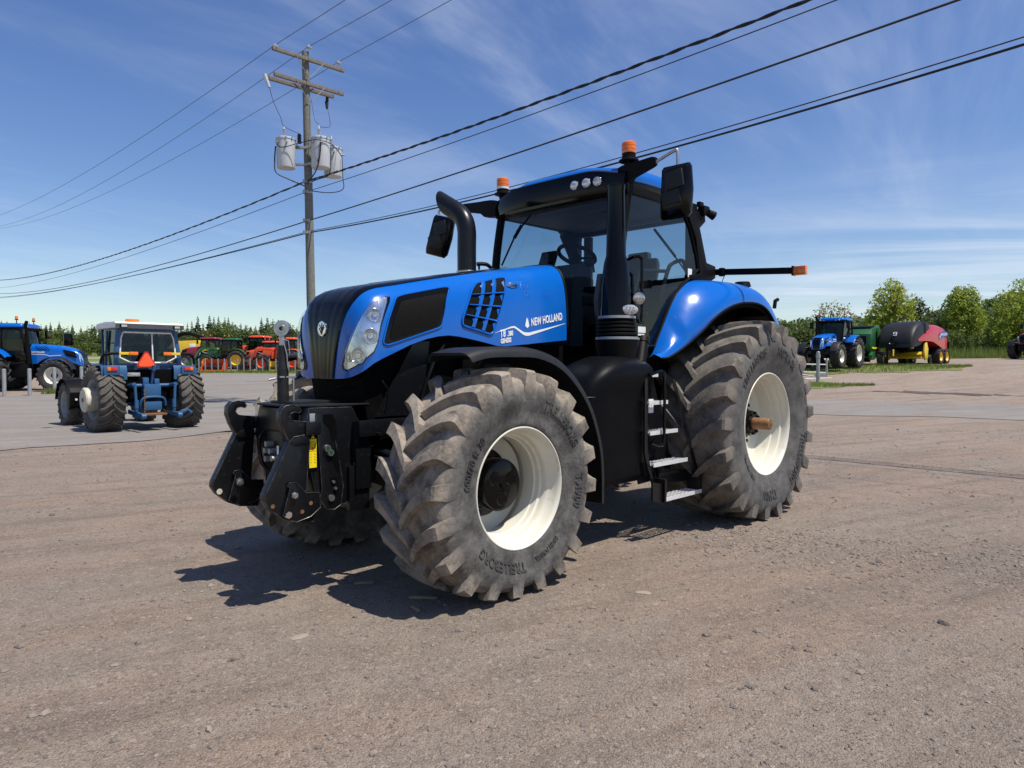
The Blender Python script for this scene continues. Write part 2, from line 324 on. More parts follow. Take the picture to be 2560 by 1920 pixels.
# ------------------------------------------------------------------ mesh helpers
def rot_to(d):
    return Vector(d).to_track_quat('Z', 'Y').to_matrix().to_4x4()
class MB:
    """collects shapes into one mesh"""
    def __init__(s): s.bm = bmesh.new()
    def box(s, c, size, rot=None, bev=0.0):
        mat = Matrix.Translation(c)
        if rot is not None: mat = mat @ (rot if isinstance(rot, Matrix) else Matrix.Rotation(R(rot[1]), 4, rot[0]))
        mat = mat @ Matrix.Diagonal((*size, 1))
        r = bmesh.ops.create_cube(s.bm, size=1.0, matrix=mat)
        if bev:
            vs = r['verts']; es = list({e for v in vs for e in v.link_edges})
            bmesh.ops.bevel(s.bm, geom=es, offset=bev, segments=2, affect='EDGES', profile=0.6)
        return s
    def cyl(s, p0, p1, r0, r1=None, n=16, caps=True):
        p0, p1 = Vector(p0), Vector(p1); d = p1 - p0; r1 = r0 if r1 is None else r1
        mat = Matrix.Translation((p0 + p1) / 2) @ rot_to(d)
        bmesh.ops.create_cone(s.bm, cap_ends=caps, segments=n, radius1=r0, radius2=r1, depth=d.length, matrix=mat)
        return s
    def tube(s, pts, r, n=8, cap=True):
        pts = [Vector(p) for p in pts]; rs = r if isinstance(r, (list, tuple)) else [r] * len(pts)
        rings = []; up = None
        for i, p in enumerate(pts):
            d = (pts[min(i + 1, len(pts) - 1)] - pts[max(i - 1, 0)]).normalized()
            if up is None:
                up = Vector((0, 0, 1)) if abs(d.z) < 0.9 else Vector((1, 0, 0))
            a = d.cross(up).normalized(); up = a.cross(d).normalized()
            rings.append([p + (a * math.cos(t) + up * math.sin(t)) * rs[i] for t in [2 * math.pi * k / n for k in range(n)]])
        s.loft(rings, True, cap); return s
    def loft(s, rings, closed=True, cap=False):
        vr = [[s.bm.verts.new(p) for p in ring] for ring in rings]
        n = len(vr[0])
        for a, b in zip(vr, vr[1:]):
            for k in range(n if closed else n - 1):
                k2 = (k + 1) % n
                try: s.bm.faces.new((a[k], a[k2], b[k2], b[k]))
                except ValueError: pass
        if cap:
            for ring, f in ((vr[0], True), (vr[-1], False)):
                try: s.bm.faces.new(ring[::-1] if f else ring)
                except ValueError: pass
        return s
    def prism(s, poly, axis, a, b, bev=0.0):
        """2D outline extruded along an axis from a to b (outline in the two other axes, in xyz order)"""
        def P(p, w):
            q = list(p); q.insert(axis, w); return Vector(q)
        va = [s.bm.verts.new(P(p, a)) for p in poly]; vb = [s.bm.verts.new(P(p, b)) for p in poly]
        fs = [s.bm.faces.new(va), s.bm.faces.new(vb[::-1])]
        n = len(poly)
        for k in range(n): fs.append(s.bm.faces.new((va[(k + 1) % n], va[k], vb[k], vb[(k + 1) % n])))
        bmesh.ops.recalc_face_normals(s.bm, faces=fs)
        if bev:
            es = list({e for v in va + vb for e in v.link_edges})
            bmesh.ops.bevel(s.bm, geom=es, offset=bev, segments=2, affect='EDGES', profile=0.6)
        return s
    def lathe(s, prof, c=(0, 0, 0), axis=1, n=48, closed_prof=False):
        """prof: (along axis, radius)"""
        rings = []
        for (y, r) in prof:
            ring = []
            for k in range(n):
                t = 2 * math.pi * k / n; u, w = r * math.cos(t), r * math.sin(t)
                q = [u, w]; q.insert(axis, y); ring.append(Vector(q) + Vector(c))
            rings.append(ring)
        if closed_prof: rings.append(rings[0])
        s.loft(rings, True, False); return s
    def ball(s, c, r, sub=2, scale=(1, 1, 1)):
        bmesh.ops.create_icosphere(s.bm, subdivisions=sub, radius=r, matrix=Matrix.Translation(c) @ Matrix.Diagonal((*scale, 1))); return s
    def mirror_y(s):
        g = bmesh.ops.duplicate(s.bm, geom=s.bm.verts[:] + s.bm.edges[:] + s.bm.faces[:])
        vs = [e for e in g['geom'] if isinstance(e, bmesh.types.BMVert)]; fs = [e for e in g['geom'] if isinstance(e, bmesh.types.BMFace)]
        for v in vs: v.co.y = -v.co.y
        bmesh.ops.reverse_faces(s.bm, faces=fs); return s
    def mesh(s, name, mat, smooth=True, ang=35, weld=0.0, fix=True):
        if weld: bmesh.ops.remove_doubles(s.bm, verts=s.bm.verts[:], dist=weld)
        if fix: bmesh.ops.recalc_face_normals(s.bm, faces=s.bm.faces[:])
        me = bpy.data.meshes.new(name); s.bm.to_mesh(me); s.bm.free()
        if smooth:
            me.shade_smooth(); me.set_sharp_from_angle(angle=R(ang))
        if mat: me.materials.append(mat)
        return me
    def build(s, name, mat, parent=None, one=False, gap=.006, **kw):
        if parent is None or one: return link(name, s.mesh(name, mat, **kw), parent)
        parts = s.islands(gap); objs = [link(name, p.mesh(name, mat, **kw), parent) for p in parts]
        return objs[0]
    def islands(s, gap):
        """pieces that stand apart become meshes of their own, largest first"""
        bm = s.bm; bm.verts.ensure_lookup_table(); seen = set(); isl = []
        for v in bm.verts:
            if v in seen: continue
            st = [v]; seen.add(v); vs = []
            while st:
                q = st.pop(); vs.append(q)
                for e in q.link_edges:
                    o = e.other_vert(q)
                    if o not in seen: seen.add(o); st.append(o)
            lo = [min(q.co[i] for q in vs) - gap for i in range(3)]; hi = [max(q.co[i] for q in vs) + gap for i in range(3)]
            isl.append([vs, lo, hi])
        done = False
        while not done:
            done = True
            for i in range(len(isl)):
                for j in range(len(isl) - 1, i, -1):
                    a, b = isl[i], isl[j]
                    if all(a[1][k] <= b[2][k] and b[1][k] <= a[2][k] for k in range(3)):
                        a[0] += b[0]; a[1] = [min(x, y) for x, y in zip(a[1], b[1])]; a[2] = [max(x, y) for x, y in zip(a[2], b[2])]
                        isl.pop(j); done = False
        if len(isl) == 1: return [s]
        isl.sort(key=lambda t: -len(t[0])); out = []
        for vs, _, _ in isl:
            m = MB(); mp = {v: m.bm.verts.new(v.co) for v in vs}
            fs = {f for v in vs for f in v.link_faces}
            for f in sorted(fs, key=lambda f: f.index): m.bm.faces.new([mp[v] for v in f.verts])
            out.append(m)
        bm.free(); return out
def link(name, me, parent=None, loc=None):
    o = bpy.data.objects.new(name, me); col.objects.link(o)
    if parent is not None: o.parent = parent
    if loc is not None: o.location = loc
    return o
def tag(o, label=None, cat=None, group=None, kind=None):
    if label: o['label'] = label
    if cat: o['category'] = cat
    if group: o['group'] = group
    if kind: o['kind'] = kind
    return o
def thing(name, loc, rz, label, cat, group=None):
    o = bpy.data.objects.new(name, None); col.objects.link(o)
    o.location = loc; o.rotation_euler = (0, 0, R(rz)); o.empty_display_size = 0.3
    return tag(o, label, cat, group)
def children(o): return [c for c in bpy.data.objects if c.parent == o]
def copy_tree(o, kids, parent=None):
    c = o.copy(); col.objects.link(c)
    if parent is not None: c.parent = parent
    for k in kids.get(o.name, ()): copy_tree(k, kids, c)
    return c
def kids_of(root):
    d = {}; st = [root]
    while st:
        q = st.pop(); d[q.name] = children(q); st += d[q.name]
    return d
def cr(pts, n=6):
    """Catmull-Rom through points"""
    pts = [Vector(p) for p in pts]; out = []
    for i in range(len(pts) - 1):
        p0, p1, p2, p3 = pts[max(i - 1, 0)], pts[i], pts[i + 1], pts[min(i + 2, len(pts) - 1)]
        for k in range(n):
            t = k / n
            out.append(0.5 * ((2 * p1) + (p2 - p0) * t + (2 * p0 - 5 * p1 + 4 * p2 - p3) * t * t + (3 * p1 - p0 - 3 * p2 + p3) * t ** 3))
    out.append(pts[-1]); return out
def text_bm(body, size, extrude=0.002, shear=0.0, bold=0.0, spacing=1.0, narrow=1.0):
    cu = bpy.data.curves.new('text', 'FONT'); cu.body = body; cu.size = size; cu.extrude = extrude; cu.shear = shear; cu.offset = bold
    cu.space_character = spacing; cu.resolution_u = 3
    o = bpy.data.objects.new('text', cu)
    me = bpy.data.meshes.new_from_object(o)
    bm = bmesh.new(); bm.from_mesh(me)
    for v in bm.verts: v.co.x *= narrow
    bpy.data.objects.remove(o); bpy.data.meshes.remove(me); bpy.data.curves.remove(cu)
    return bm

# ------------------------------------------------------------------ terrain
def lin(tab, y):
    if y <= tab[0][0]: return tab[0][1]
    for (a, za), (b, zb) in zip(tab, tab[1:]):
        if y <= b: return za + (zb - za) * (y - a) / (b - a)
    (a, za), (b, zb) = tab[-2], tab[-1]
    return zb + (zb - za) / (b - a) * (y - b)
TL = [(-50, 0), (26, 0), (31, .12), (57, .9), (150, 4.2), (400, 8)]
TR = [(-50, 0), (24, 0), (35, .57), (42, 1.33), (60, 2.04), (150, 3.6), (400, 10)]
def sm(t): t = max(0.0, min(1.0, t)); return t * t * (3 - 2 * t)
def g(x, y):
    a = sum(lin(TL, y + d) for d in (-3, -1.5, 0, 1.5, 3)) / 5; b = sum(lin(TR, y + d) for d in (-3, -1.5, 0, 1.5, 3)) / 5
    w = sm((x + 8) / 16.0)
    return a * (1 - w) + b * w
def frange(a, b, st):
    out = []; v = a
    while v < b - 1e-6: out.append(v); v += st
    return out
def sheet(name, near, far, mat, lift, nu=60, nv=30, jit=0.0):
    """a sheet between two polylines laid on the terrain"""
    def samp(pl, t):
        ls = [(Vector(b) - Vector(a)).length for a, b in zip(pl, pl[1:])]; L = sum(ls) * t
        for (a, b), l in zip(zip(pl, pl[1:]), ls):
            if L <= l or l == ls[-1] and (a, b) == (pl[-2], pl[-1]): return Vector(a).lerp(Vector(b), min(1, L / l))
            L -= l
        return Vector(pl[-1])
    mb = MB(); rings = []
    rnd = random.Random(3)
    for i in range(nu + 1):
        a, b = samp(near, i / nu), samp(far, i / nu)
        if jit:
            a = a + Vector((rnd.uniform(-jit, jit), rnd.uniform(-jit, jit))); b = b + Vector((rnd.uniform(-jit, jit), rnd.uniform(-jit, jit)))
            wv = 3 * jit * (math.sin(i * .55) + math.sin(i * .23 + 1.3) + .6 * math.sin(i * 1.31)); a = a + Vector((0, wv)); b = b - Vector((0, wv * .7))
        rings.append([Vector((p.x, p.y, g(p.x, p.y) + lift)) for p in (a.lerp(b, k / nv) for k in range(nv + 1))])
    mb.loft(rings, False)
    o = mb.build(name, mat, None, ang=180)
    return tag(o, kind='structure')

# ------------------------------------------------------------------ ground, road, grass
def build_ground():
    xs = frange(-420, -60, 30) + frange(-60, -12, 3) + frange(-12, 12, 1.0) + frange(12, 60, 3) + frange(60, 421, 30)
    ys = frange(-30, 0, 5) + frange(0, 24, 1.0) + frange(24, 70, 1.5) + frange(70, 160, 6) + frange(160, 700, 40)
    mb = MB(); mb.loft([[Vector((x, y, g(x, y))) for x in xs] for y in ys], False)
    tag(mb.build('ground', M['gravel'], ang=180), kind='structure')
    # worn asphalt yard on the left that runs on as a lane to the right
    near = [(-60, -2), (-14, 8.6), (-9, 12.4), (-6.4, 16.0), (-2, 20), (4, 21.8), (9, 21.6), (13.7, 19.4), (24, 13.5), (40, 4)]
    far = [(-60, 29.5), (-25, 30.2), (-21.5, 31.6), (-20.5, 36), (-16, 43), (-4, 38), (8, 29.2), (13, 26.6), (19.5, 24.5), (60, 12)]
    sheet('asphalt', near, far, M['asphalt'], 0.012, 150, 30, 0.10)
    sheet('asphalt_yard', [(-20.9, 33.3), (-20.3, 36), (-15.8, 43), (-4, 38.1)], [(-33, 54.6), (-27, 54.9), (-16, 54.8), (-2, 54)], M['asphalt'], 0.010, 50, 20, 0.05)
    sheet('damp_patch', [(15.6, 30.5), (17.2, 30.0), (18.7, 29.3), (20.9, 28.5)], [(15.8, 31.0), (17.3, 30.9), (18.6, 30.0), (20.8, 28.9)], M['damp'], 0.014, 30, 4, 0.10)
    sheet('grass_strip', [(-60, 54.5), (-30, 55.2), (-16, 54.6), (0, 54.3)], [(-60, 56.5), (-30, 57.6), (-16, 57.6), (0, 57.6)], M['grass'], 0.016, 60, 4, 0.1)
    sheet('field', [(-140, 72), (-60, 72), (-5, 72), (8, 75)], [(-220, 190), (-60, 190), (0, 190), (10, 190)], M['grass'], 0.03, 60, 20)
    sheet('grass_verge', [(8, 31.5), (13.6, 32.6), (15.5, 32.8), (17.2, 33.6)], [(8, 35.2), (13.6, 35.6), (15.6, 35.4), (17.4, 33.9)], M['grass'], 0.02, 30, 6, 0.10)
    sheet('grass_island', [(8, 38.2), (15.8, 38.8), (20.2, 39.2), (25, 41), (28.4, 43.9)], [(8, 52), (16, 52), (22, 49), (26.5, 47.5), (28.9, 44.4)], M['grass'], 0.02, 50, 10, 0.12)
    sheet('meadow', [(8, 57), (24, 58.5), (33, 60), (37, 60), (45, 62), (90, 62)], [(8, 150), (24, 150), (40, 150), (60, 150), (80, 150), (200, 150)], M['grass'], 0.03, 60, 24, 0.15)
    # blades
    rnd = random.Random(11)
    def blades(name, n, place, hmin, hmax, wid):
        mb = MB()
        for i in range(n):
            x, y = place(rnd); z = g(x, y) + 0.015
            a = rnd.uniform(0, math.pi); h = rnd.uniform(hmin, hmax); w = wid * rnd.uniform(.6, 1.3)
            dx, dy = math.cos(a) * w, math.sin(a) * w; l = h * 0.35
            v = [mb.bm.verts.new(p) for p in ((x - dx, y - dy, z), (x + dx, y + dy, z), (x + rnd.uniform(-l, l), y + rnd.uniform(-l, l), z + h))]
            mb.bm.faces.new(v)
        tag(mb.build(name, M['grass_blade'], smooth=False, fix=False), kind='stuff')
    blades('verge_grass', 5000, lambda r: (lambda t, s: (8 + 9.2 * t, 32.0 + 1.6 * t * t + (3.3 - 3.1 * t * t) * s))(r.random(), r.random()), .05, .16, .012)
    blades('island_grass', 9000, lambda r: (lambda t, s: (10 + 18.5 * t, 38.6 + 5.3 * t ** 3 + (9.5 - 9.2 * t * t * t) * s))(r.random(), r.random()), .06, .20, .014)
    blades('fence_grass', 5000, lambda r: (r.uniform(-32, -8), r.uniform(55.0, 57.5)), .08, .30, .02)
    blades('meadow_grass', 12000, lambda r: (r.uniform(29, 62), 61 + 8 * r.random() ** 1.5 + 0), .10, .55, .03)
    blades('tall_grass', 5000, lambda r: (r.uniform(30, 60), r.uniform(66, 71)), .4, 1.3, .03)
    blades('weed_clump', 160, lambda r: (-21.25 + r.gauss(0, .16), 32.7 + r.gauss(0, .12)), .1, .35, .02)
    # loose stones in the yard, one mass
    VV, FF = [], []
    OCT = [(1, 0, 0), (.3, .95, 0), (-.8, .6, 0), (-.8, -.6, 0), (.3, -.95, 0), (.5, .3, .8), (-.5, .35, .8), (-.1, -.6, .8), (0, 0, -.6)]
    OCTF = [(0, 1, 5), (1, 6, 5), (1, 2, 6), (2, 3, 6), (3, 7, 6), (3, 4, 7), (4, 0, 7), (0, 5, 7), (5, 6, 7), (1, 0, 8), (2, 1, 8), (3, 2, 8), (4, 3, 8), (0, 4, 8)]
    for i in range(24000):
        if i % 4 == 0:
            t = rnd.random(); x = 1.2 + 4.3 * t + rnd.gauss(0, .42); y = 6.6 - 2.2 * t + rnd.gauss(0, .35)      # a loose band right of the tractor
        else:
            y = 1.9 + 15 * rnd.random() ** 1.8; x = rnd.uniform(-1, 1) * (0.3 + .82 * y)
        s = min(.024, .0028 + rnd.expovariate(1 / .0026)) * (1 + .05 * y)
        m = Matrix.Translation((x, y, g(x, y) + s * .15)) @ Matrix.Rotation(rnd.uniform(0, 6.28), 4, 'Z') @ Matrix.Diagonal((s * rnd.uniform(.8, 1.6), s, s * rnd.uniform(.35, .8), 1))
        b0 = len(VV)
        for v in OCT: VV.append(m @ (Vector(v) * rnd.uniform(.7, 1.15)))
        FF.extend([tuple(b0 + k for k in f) for f in OCTF])
    me = bpy.data.meshes.new('gravel_stones'); me.from_pydata(VV, [], FF); me.materials.append(M['stone'])
    tag(link('gravel_stones', me), kind='stuff')
build_ground()
def rock(name, x, y, s, label, mat, flat=.3, seed=1):
    rnd = random.Random(seed); mb = MB(); mb.ball((0, 0, 0), 1.0, 2)
    for v in mb.bm.verts:
        k = 1 + rnd.uniform(-.16, .16); v.co = Vector((v.co.x * k * s, v.co.y * k * s * .62, max(v.co.z, -.3) * k * s * flat))
    o = mb.build(name, mat, ang=25); o.location = (x, y, g(x, y) + .002); o.rotation_euler = (0, 0, seed)
    return tag(o, label, 'stone')
rock('stone', -1.27, 2.93, .022, 'small pale rounded pebble lying in the open gravel at the lower left', M['pale_stone'], .7, 2)
rock('flat_stone', -1.19, 3.95, .055, 'pale flat stone set flush in the gravel left of the front wheel shadow', M['pale_stone'], .08, 4)
rock('flat_stone', 0.88, 4.72, .06, 'pale flat stone flush in the gravel just right of the front tyre', M['pale_stone'], .08, 6)
rock('stone', 0.06, 4.78, .03, 'small pale stone beside the tractor front tyre on the gravel', M['pale_stone'], .5, 9)
rock('dark_stone', 2.55, 4.15, .04, 'dark stone in the loose gravel band on the right', M['stone'], .6, 5)
rock('reddish_stone', -4.55, 5.78, .045, 'pinkish stone alone on the gravel at the far left of the yard', M['pale_stone'], .5, 12)
def chip(x, y, L, w, rz, label):
    mb = MB(); mb.prism([(-L / 2, -w / 2), (L / 2 - w * .4, -w / 2), (L / 2, -w * .1), (L / 2 - w * .3, w / 2), (-L / 2 + w * .8, w / 2 * .8)], 2, 0, .018, .003)
    o = mb.build('wood_chip', M['chip']); o.location = (x, y, g(x, y) + .003); o.rotation_euler = (R(2), R(3), R(rz)); tag(o, label, 'wood chip')
chip(-.58, 4.60, .19, .035, 4, 'larger splinter of wood lying in the shadow of the front wheel')
chip(-.60, 4.38, .09, .022, -55, 'short splinter of wood next to the larger one in the wheel shadow')
chip(-1.03, 4.92, .16, .05, 20, 'grey weathered piece of wood at the left end of the wheel shadow')

# ------------------------------------------------------------------ wheels
def tyre_profile(W, Rc, rr, yb):
    d = Rc - rr; w = W / 2
    pts = [(yb, rr - .004), (yb + .012, rr + .02), (w * .93, rr + .26 * d), (w * .99, rr + .48 * d), (w * .985, rr + .66 * d), (w * .93, rr + .83 * d), (w * .80, rr + .935 * d), (w * .5, rr + .985 * d), (0, Rc)]
    return [(v.x, v.y) for v in cr([(a, b, 0) for a, b in pts], 4)]
def interp(tab, x, ix, iy):
    for a, b in zip(tab, tab[1:]):
        if min(a[ix], b[ix]) <= x <= max(a[ix], b[ix]) and a[ix] != b[ix]:
            return a[iy] + (b[iy] - a[iy]) * (x - a[ix]) / (b[ix] - a[ix])
    return tab[-1][iy]
def tyre_mesh(W, Ro, h, rr, yb, nl, side, axle_h, mat, seg=84, lugw=.05, arc=.40, stations=(0, .16, .34, .52, .70, .85, .95), phase=0.0):
    Rc = Ro - h; prof = tyre_profile(W, Rc, rr, yb); outer = [p for p in prof if p[1] > rr + .6 * (Rc - rr)]
    mb = MB(); mb.lathe(prof + [(-y, r) for y, r in prof[-2::-1]], n=seg)
    w = W / 2
    for k in range(nl * 2):
        s = 1 if k % 2 == 0 else -1
        a0 = 2 * math.pi * (k / 2.0) / nl + phase
        rings = []
        for q in list(stations) + [1.0, 1.06]:
            y = -0.03 * W + min(q, 1) * (w * .985 + .03 * W)
            if q > .96: y = w * (.985 if q <= 1 else 1.0)
            base = interp(outer, min(abs(y), w * .975), 0, 1) - .012
            top = Ro - .022 * (abs(y) / w) ** 3
            wt = lugw * (.78 + .5 * min(q, 1)); wb = wt + h * .45
            if q == 1.0: top = Ro - .032; base = Rc - .11
            if q > 1.0: top = Rc - .105; base = Rc - .15; wt *= .75; wb = wt * 1.1
            sc = arc * W * (1 - (1 - min(q, 1)) ** 1.7)
            ac = a0 + sc / Ro
            ring = []
            for da, r in ((-wb / 2, base), (-wt / 2, top), (wt / 2, top), (wb / 2, base)):
                a = ac + da / r
                ring.append(Vector((r * math.cos(a), s * y, r * math.sin(a))))
            rings.append(ring)
        mb.loft(rings, True, True)
    z0 = -.74 * Ro
    for v in mb.bm.verts:
        if v.co.z < z0:
            t = (z0 - v.co.z) / (Ro + z0)
            v.co.z = z0 - t * (axle_h + z0)
            v.co.y *= 1 + .03 * t
        if side < 0: v.co.y = -v.co.y
    return mb.mesh('tyre', mat, ang=24)
def wall_text(items, prof, parent, side, mat, ext=.0032):
    """raised lettering bent round the sidewall: (text, size, radius of the baseline, start angle in degrees)"""
    allb = MB(); tab = [p for p in prof]
    half = tab[:len(tab)]
    for body, size, r0, a0 in items:
        bm = text_bm(body, size, ext, 0, .0012 * size / .06, 1.05, .85)
        bmesh.ops.triangulate(bm, faces=bm.faces[:])
        for v in bm.verts:
            r = r0 + v.co.y; a = R(a0) + v.co.x / (r0 + size * .4)
            y = interp(half, r, 1, 0) + v.co.z + ext
            v.co = Vector((r * math.cos(a), y * side, r * math.sin(a)))
        me = bpy.data.meshes.new('t'); bm.to_mesh(me); bm.free(); allb.bm.from_mesh(me); bpy.data.meshes.remove(me)
    return allb.build('tyre_lettering', mat, parent, smooth=False, gap=.03)

def big_wheel(parent, loc, kind, side):
    """front or rear wheel of the big tractor; wheel (rim and dish) > tyre, hub, lettering"""
    mb = MB()
    if kind == 'front':
        W, Ro, h, rr, yb, nl, ax = .60, .795, .056, .406, .262, 20, .72
        prof = [(.262, .408), (.270, .404), (.271, .398), (.262, .388), (.240, .380), (.205, .376), (.185, .362), (.165, .352), (.130, .352), (.120, .338), (.085, .335), (.078, .326), (-.02, .325), (-.035, .340), (-.10, .346), (-.2, .375), (-.262, .408)]
        mb.lathe(prof, n=72)
        mb.lathe([(-.07, .336), (-.10, .315), (-.125, .27), (-.125, .16)], n=72)
        mb.lathe([(-.14, .16), (-.14, .27), (-.115, .32), (-.085, .336)], n=72)
    else:
        W, Ro, h, rr, yb, nl, ax = .80, 1.032, .060, .510, .333, 21, .94
        prof = [(.333, .514), (.342, .509), (.343, .502), (.333, .490), (.305, .479), (.268, .477), (.255, .458), (.225, .452), (.185, .451), (.175, .436), (.12, .432), (-.05, .428), (-.09, .44), (-.25, .47), (-.333, .514)]
        mb.lathe(prof, n=80)
        mb.lathe([(.055, .434), (.035, .41), (.02, .36), (.03, .30), (.06, .24), (.075, .10)], n=72)
        mb.lathe([(.06, .10), (.04, .24), (.005, .30), (0, .37), (.02, .42), (.04, .434)], n=72)
    if side < 0:
        for v in mb.bm.verts: v.co.y = -v.co.y
    wheel = mb.build('wheel', M['white_rim'], parent, one=True, ang=40); wheel.location = loc
    ty = link('tyre', tyre_mesh(W, Ro, h, rr, yb, nl, side, ax, M['tyre_front' if kind == 'front' else 'tyre_rear'], 96,
              lugw=.066 if kind == 'front' else .074, phase=.10 if kind == 'front' else .05), wheel)
    hb = MB(); s = side
    if kind == 'front':
        hb.lathe([(-.124, .235), (-.095, .235), (-.092, .178), (.072, .178), (.088, .170), (.094, .158), (.094, .001)], n=48)
        for k in range(3):
            a = R(35 + 120 * k); c = (.088 * math.cos(a), 0, .088 * math.sin(a))
            hb.lathe([(.094, .050), (.100, .046), (.100, .040), (.096, .037), (.096, .001)], c, n=24)
        hb.lathe([(.094, .022), (.106, .020), (.106, .001)], n=20)
        for k in range(12):
            a = R(30 * k + 12); hb.cyl((.205 * math.cos(a), -.10, .205 * math.sin(a)), (.205 * math.cos(a), -.070, .205 * math.sin(a)), .014, n=6)
    else:
        hb.lathe([(.07, .150), (.10, .150), (.105, .128), (.165, .128), (.175, .118), (.19, .118), (.19, .06)], n=40)
        for k in range(8):
            a = R(45 * k + 10); hb.cyl((.105 * math.cos(a), .165, .105 * math.sin(a)), (.105 * math.cos(a), .205, .105 * math.sin(a)), .013, n=6)
        for k in range(10):
            a = R(36 * k + 5); hb.cyl((.19 * math.cos(a), .06, .19 * math.sin(a)), (.19 * math.cos(a), .105, .19 * math.sin(a)), .016, n=6)
    if side < 0:
        for v in hb.bm.verts: v.co.y = -v.co.y
    hb.build('hub', M['black_gloss'], wheel, one=True)
    if kind == 'rear':
        ab = MB(); ab.lathe([(.0, .060), (.352, .060), (.362, .054), (.366, .040), (.366, .001)], n=28)
        ab.box((0, .367, 0), (.02, .006, .02))
        if side < 0:
            for v in ab.bm.verts: v.co.y = -v.co.y
        ab.build('axle_bar', M['rust'], wheel, one=True)
    if side > 0:
        prof = tyre_profile(W, Ro - h, rr, yb)
        if kind == 'front':
            wall_text([('600/70 R 30', .080, .470, 5), ('TRELLEBORG', .088, .550, 110), ('TM900', .095, .535, 176), ('HIGH POWER', .045, .49, 228), ('TRELLEBORG', .088, .485, 268)], prof, wheel, side, M['lettering'])
        else:
            wall_text([('800/70 R 38', .10, .70, 96), ('TRELLEBORG', .115, .70, 190), ('TM900', .12, .66, 262), ('HIGH POWER', .06, .60, 305), ('TRELLEBORG', .115, .70, 30)], prof, wheel, side, M['lettering'], .004)
    return wheel

# ------------------------------------------------------------------ the hood as an analytic surface
HX0, HL, HW, HZC, HN = 3.75, .40, .47, 1.43, 5.0
def hzt(x): return 2.125 + .195 * (HX0 - x) - .012 * (HX0 - x) ** 2
def h_y(x, z):
    a = max(0, (x - HX0) / HL) ** HN + max(0, (z - HZC) / (hzt(x) - HZC)) ** HN
    return HW * max(0.0, 1 - a) ** (1 / HN)
def h_x(y, z):                      # the nose: x for a given y, z
    lo, hi = HX0, HX0 + HL
    f = lambda x: max(0, (x - HX0) / HL) ** HN + (abs(y) / HW) ** HN + max(0, (z - HZC) / (hzt(x) - HZC)) ** HN - 1
    for _ in range(40):
        m = (lo + hi) / 2
        if f(m) < 0: lo = m
        else: hi = m
    return lo
def h_z(x, y):
    a = max(0, (x - HX0) / HL) ** HN + (abs(y) / HW) ** HN
    return HZC + (hzt(x) - HZC) * max(0.0, 1 - a) ** (1 / HN)
def h_n(x, y, z):
    f = lambda x, y, z: max(0, (x - HX0) / HL) ** HN + (abs(y) / HW) ** HN + max(0, (z - HZC) / (hzt(x) - HZC)) ** HN
    e = 1e-4
    n = Vector((f(x + e, y, z) - f(x - e, y, z), f(x, y + e, z) - f(x, y - e, z), f(x, y, z + e) - f(x, y, z - e)))
    return n.normalized() if n.length > 1e-9 else Vector((0, 1, 0))
def plan_pt(s):
    """plan outline: s = 0 front centre, 1 = start of the straight side, then metres back along the side"""
    if s <= 1:
        a = s * math.pi / 2
        return HX0 + HL * max(0, math.cos(a)) ** (2 / HN), HW * max(0, math.sin(a)) ** (2 / HN)
    return HX0 - (s - 1), HW
def h_pt(s, t):
    px, py = plan_pt(s)
    r = max(0.0, 1 - max(0, t) ** HN) ** (1 / HN)
    x = HX0 + (px - HX0) * r if px > HX0 else px
    return Vector((x, py * r, HZC + (hzt(x) - HZC) * t))
LOW = [(4.15, 1.432), (4.117, 1.468), (4.04, 1.54), (3.977, 1.573), (3.766, 1.663), (3.62, 1.710), (3.47, 1.741), (3.36, 1.748), (3.263, 1.736), (3.071, 1.708), (2.868, 1.673), (2.80, 1.676), (2.04, 1.744)]
def h_low(x):
    return interp(LOW, min(4.15, max(2.04, x)), 0, 1)
def surf_patch(poly, lift, side=1, n_sub=3):
    """a patch whose outline is given as points (x, z) on the hood side, pressed onto the hood surface"""
    bm = bmesh.new()
    vs = [bm.verts.new((x, 0, z)) for x, z in poly]
    f = bm.faces.new(vs)
    bmesh.ops.triangulate(bm, faces=[f])
    for _ in range(n_sub):
        bmesh.ops.subdivide_edges(bm, edges=bm.edges[:], cuts=1, use_grid_fill=True)
    for v in bm.verts:
        x, z = v.co.x, v.co.z; y = h_y(x, z); n = h_n(x, y, z)
        p = Vector((x, y, z)) + n * lift
        v.co = Vector((p.x, p.y * side, p.z))
    return bm
def nose_patch(poly, lift, side=1, n_sub=3):
    """same for the corner of the nose: outline as points (a, z), a = plan angle 0..1 round the corner, >1 back along the side"""
    bm = bmesh.new(); vs = [bm.verts.new((a, 0, z)) for a, z in poly]
    f = bm.faces.new(vs); bmesh.ops.triangulate(bm, faces=[f])
    for _ in range(n_sub): bmesh.ops.subdivide_edges(bm, edges=bm.edges[:], cuts=1, use_grid_fill=True)
    for v in bm.verts:
        p = nose_at(v.co.x, v.co.z); n = h_n(*p); p = p + n * lift; v.co = Vector((p.x, p.y * side, p.z))
    return bm
def nose_at(a, z):
    t = (z - HZC) / (hzt(HX0 + .2) - HZC)
    for _ in range(4):
        p = h_pt(a, min(.999, t)); t += (z - p.z) / (hzt(p.x) - HZC)
    return h_pt(a, min(.999, t))
def nose_a(x, y, z):
    """plan parameter of a point on the surface"""
    t = (z - HZC) / (hzt(x) - HZC); r = max(1e-6, 1 - max(0, t) ** HN) ** (1 / HN)
    px = HX0 + (x - HX0) / r if x > HX0 else x
    if px <= HX0: return 1 + HX0 - px
    c = min(1, (px - HX0) / HL) ** (HN / 2); s_ = min(1, y / r / HW) ** (HN / 2)
    return math.atan2(s_, c) / (math.pi / 2)
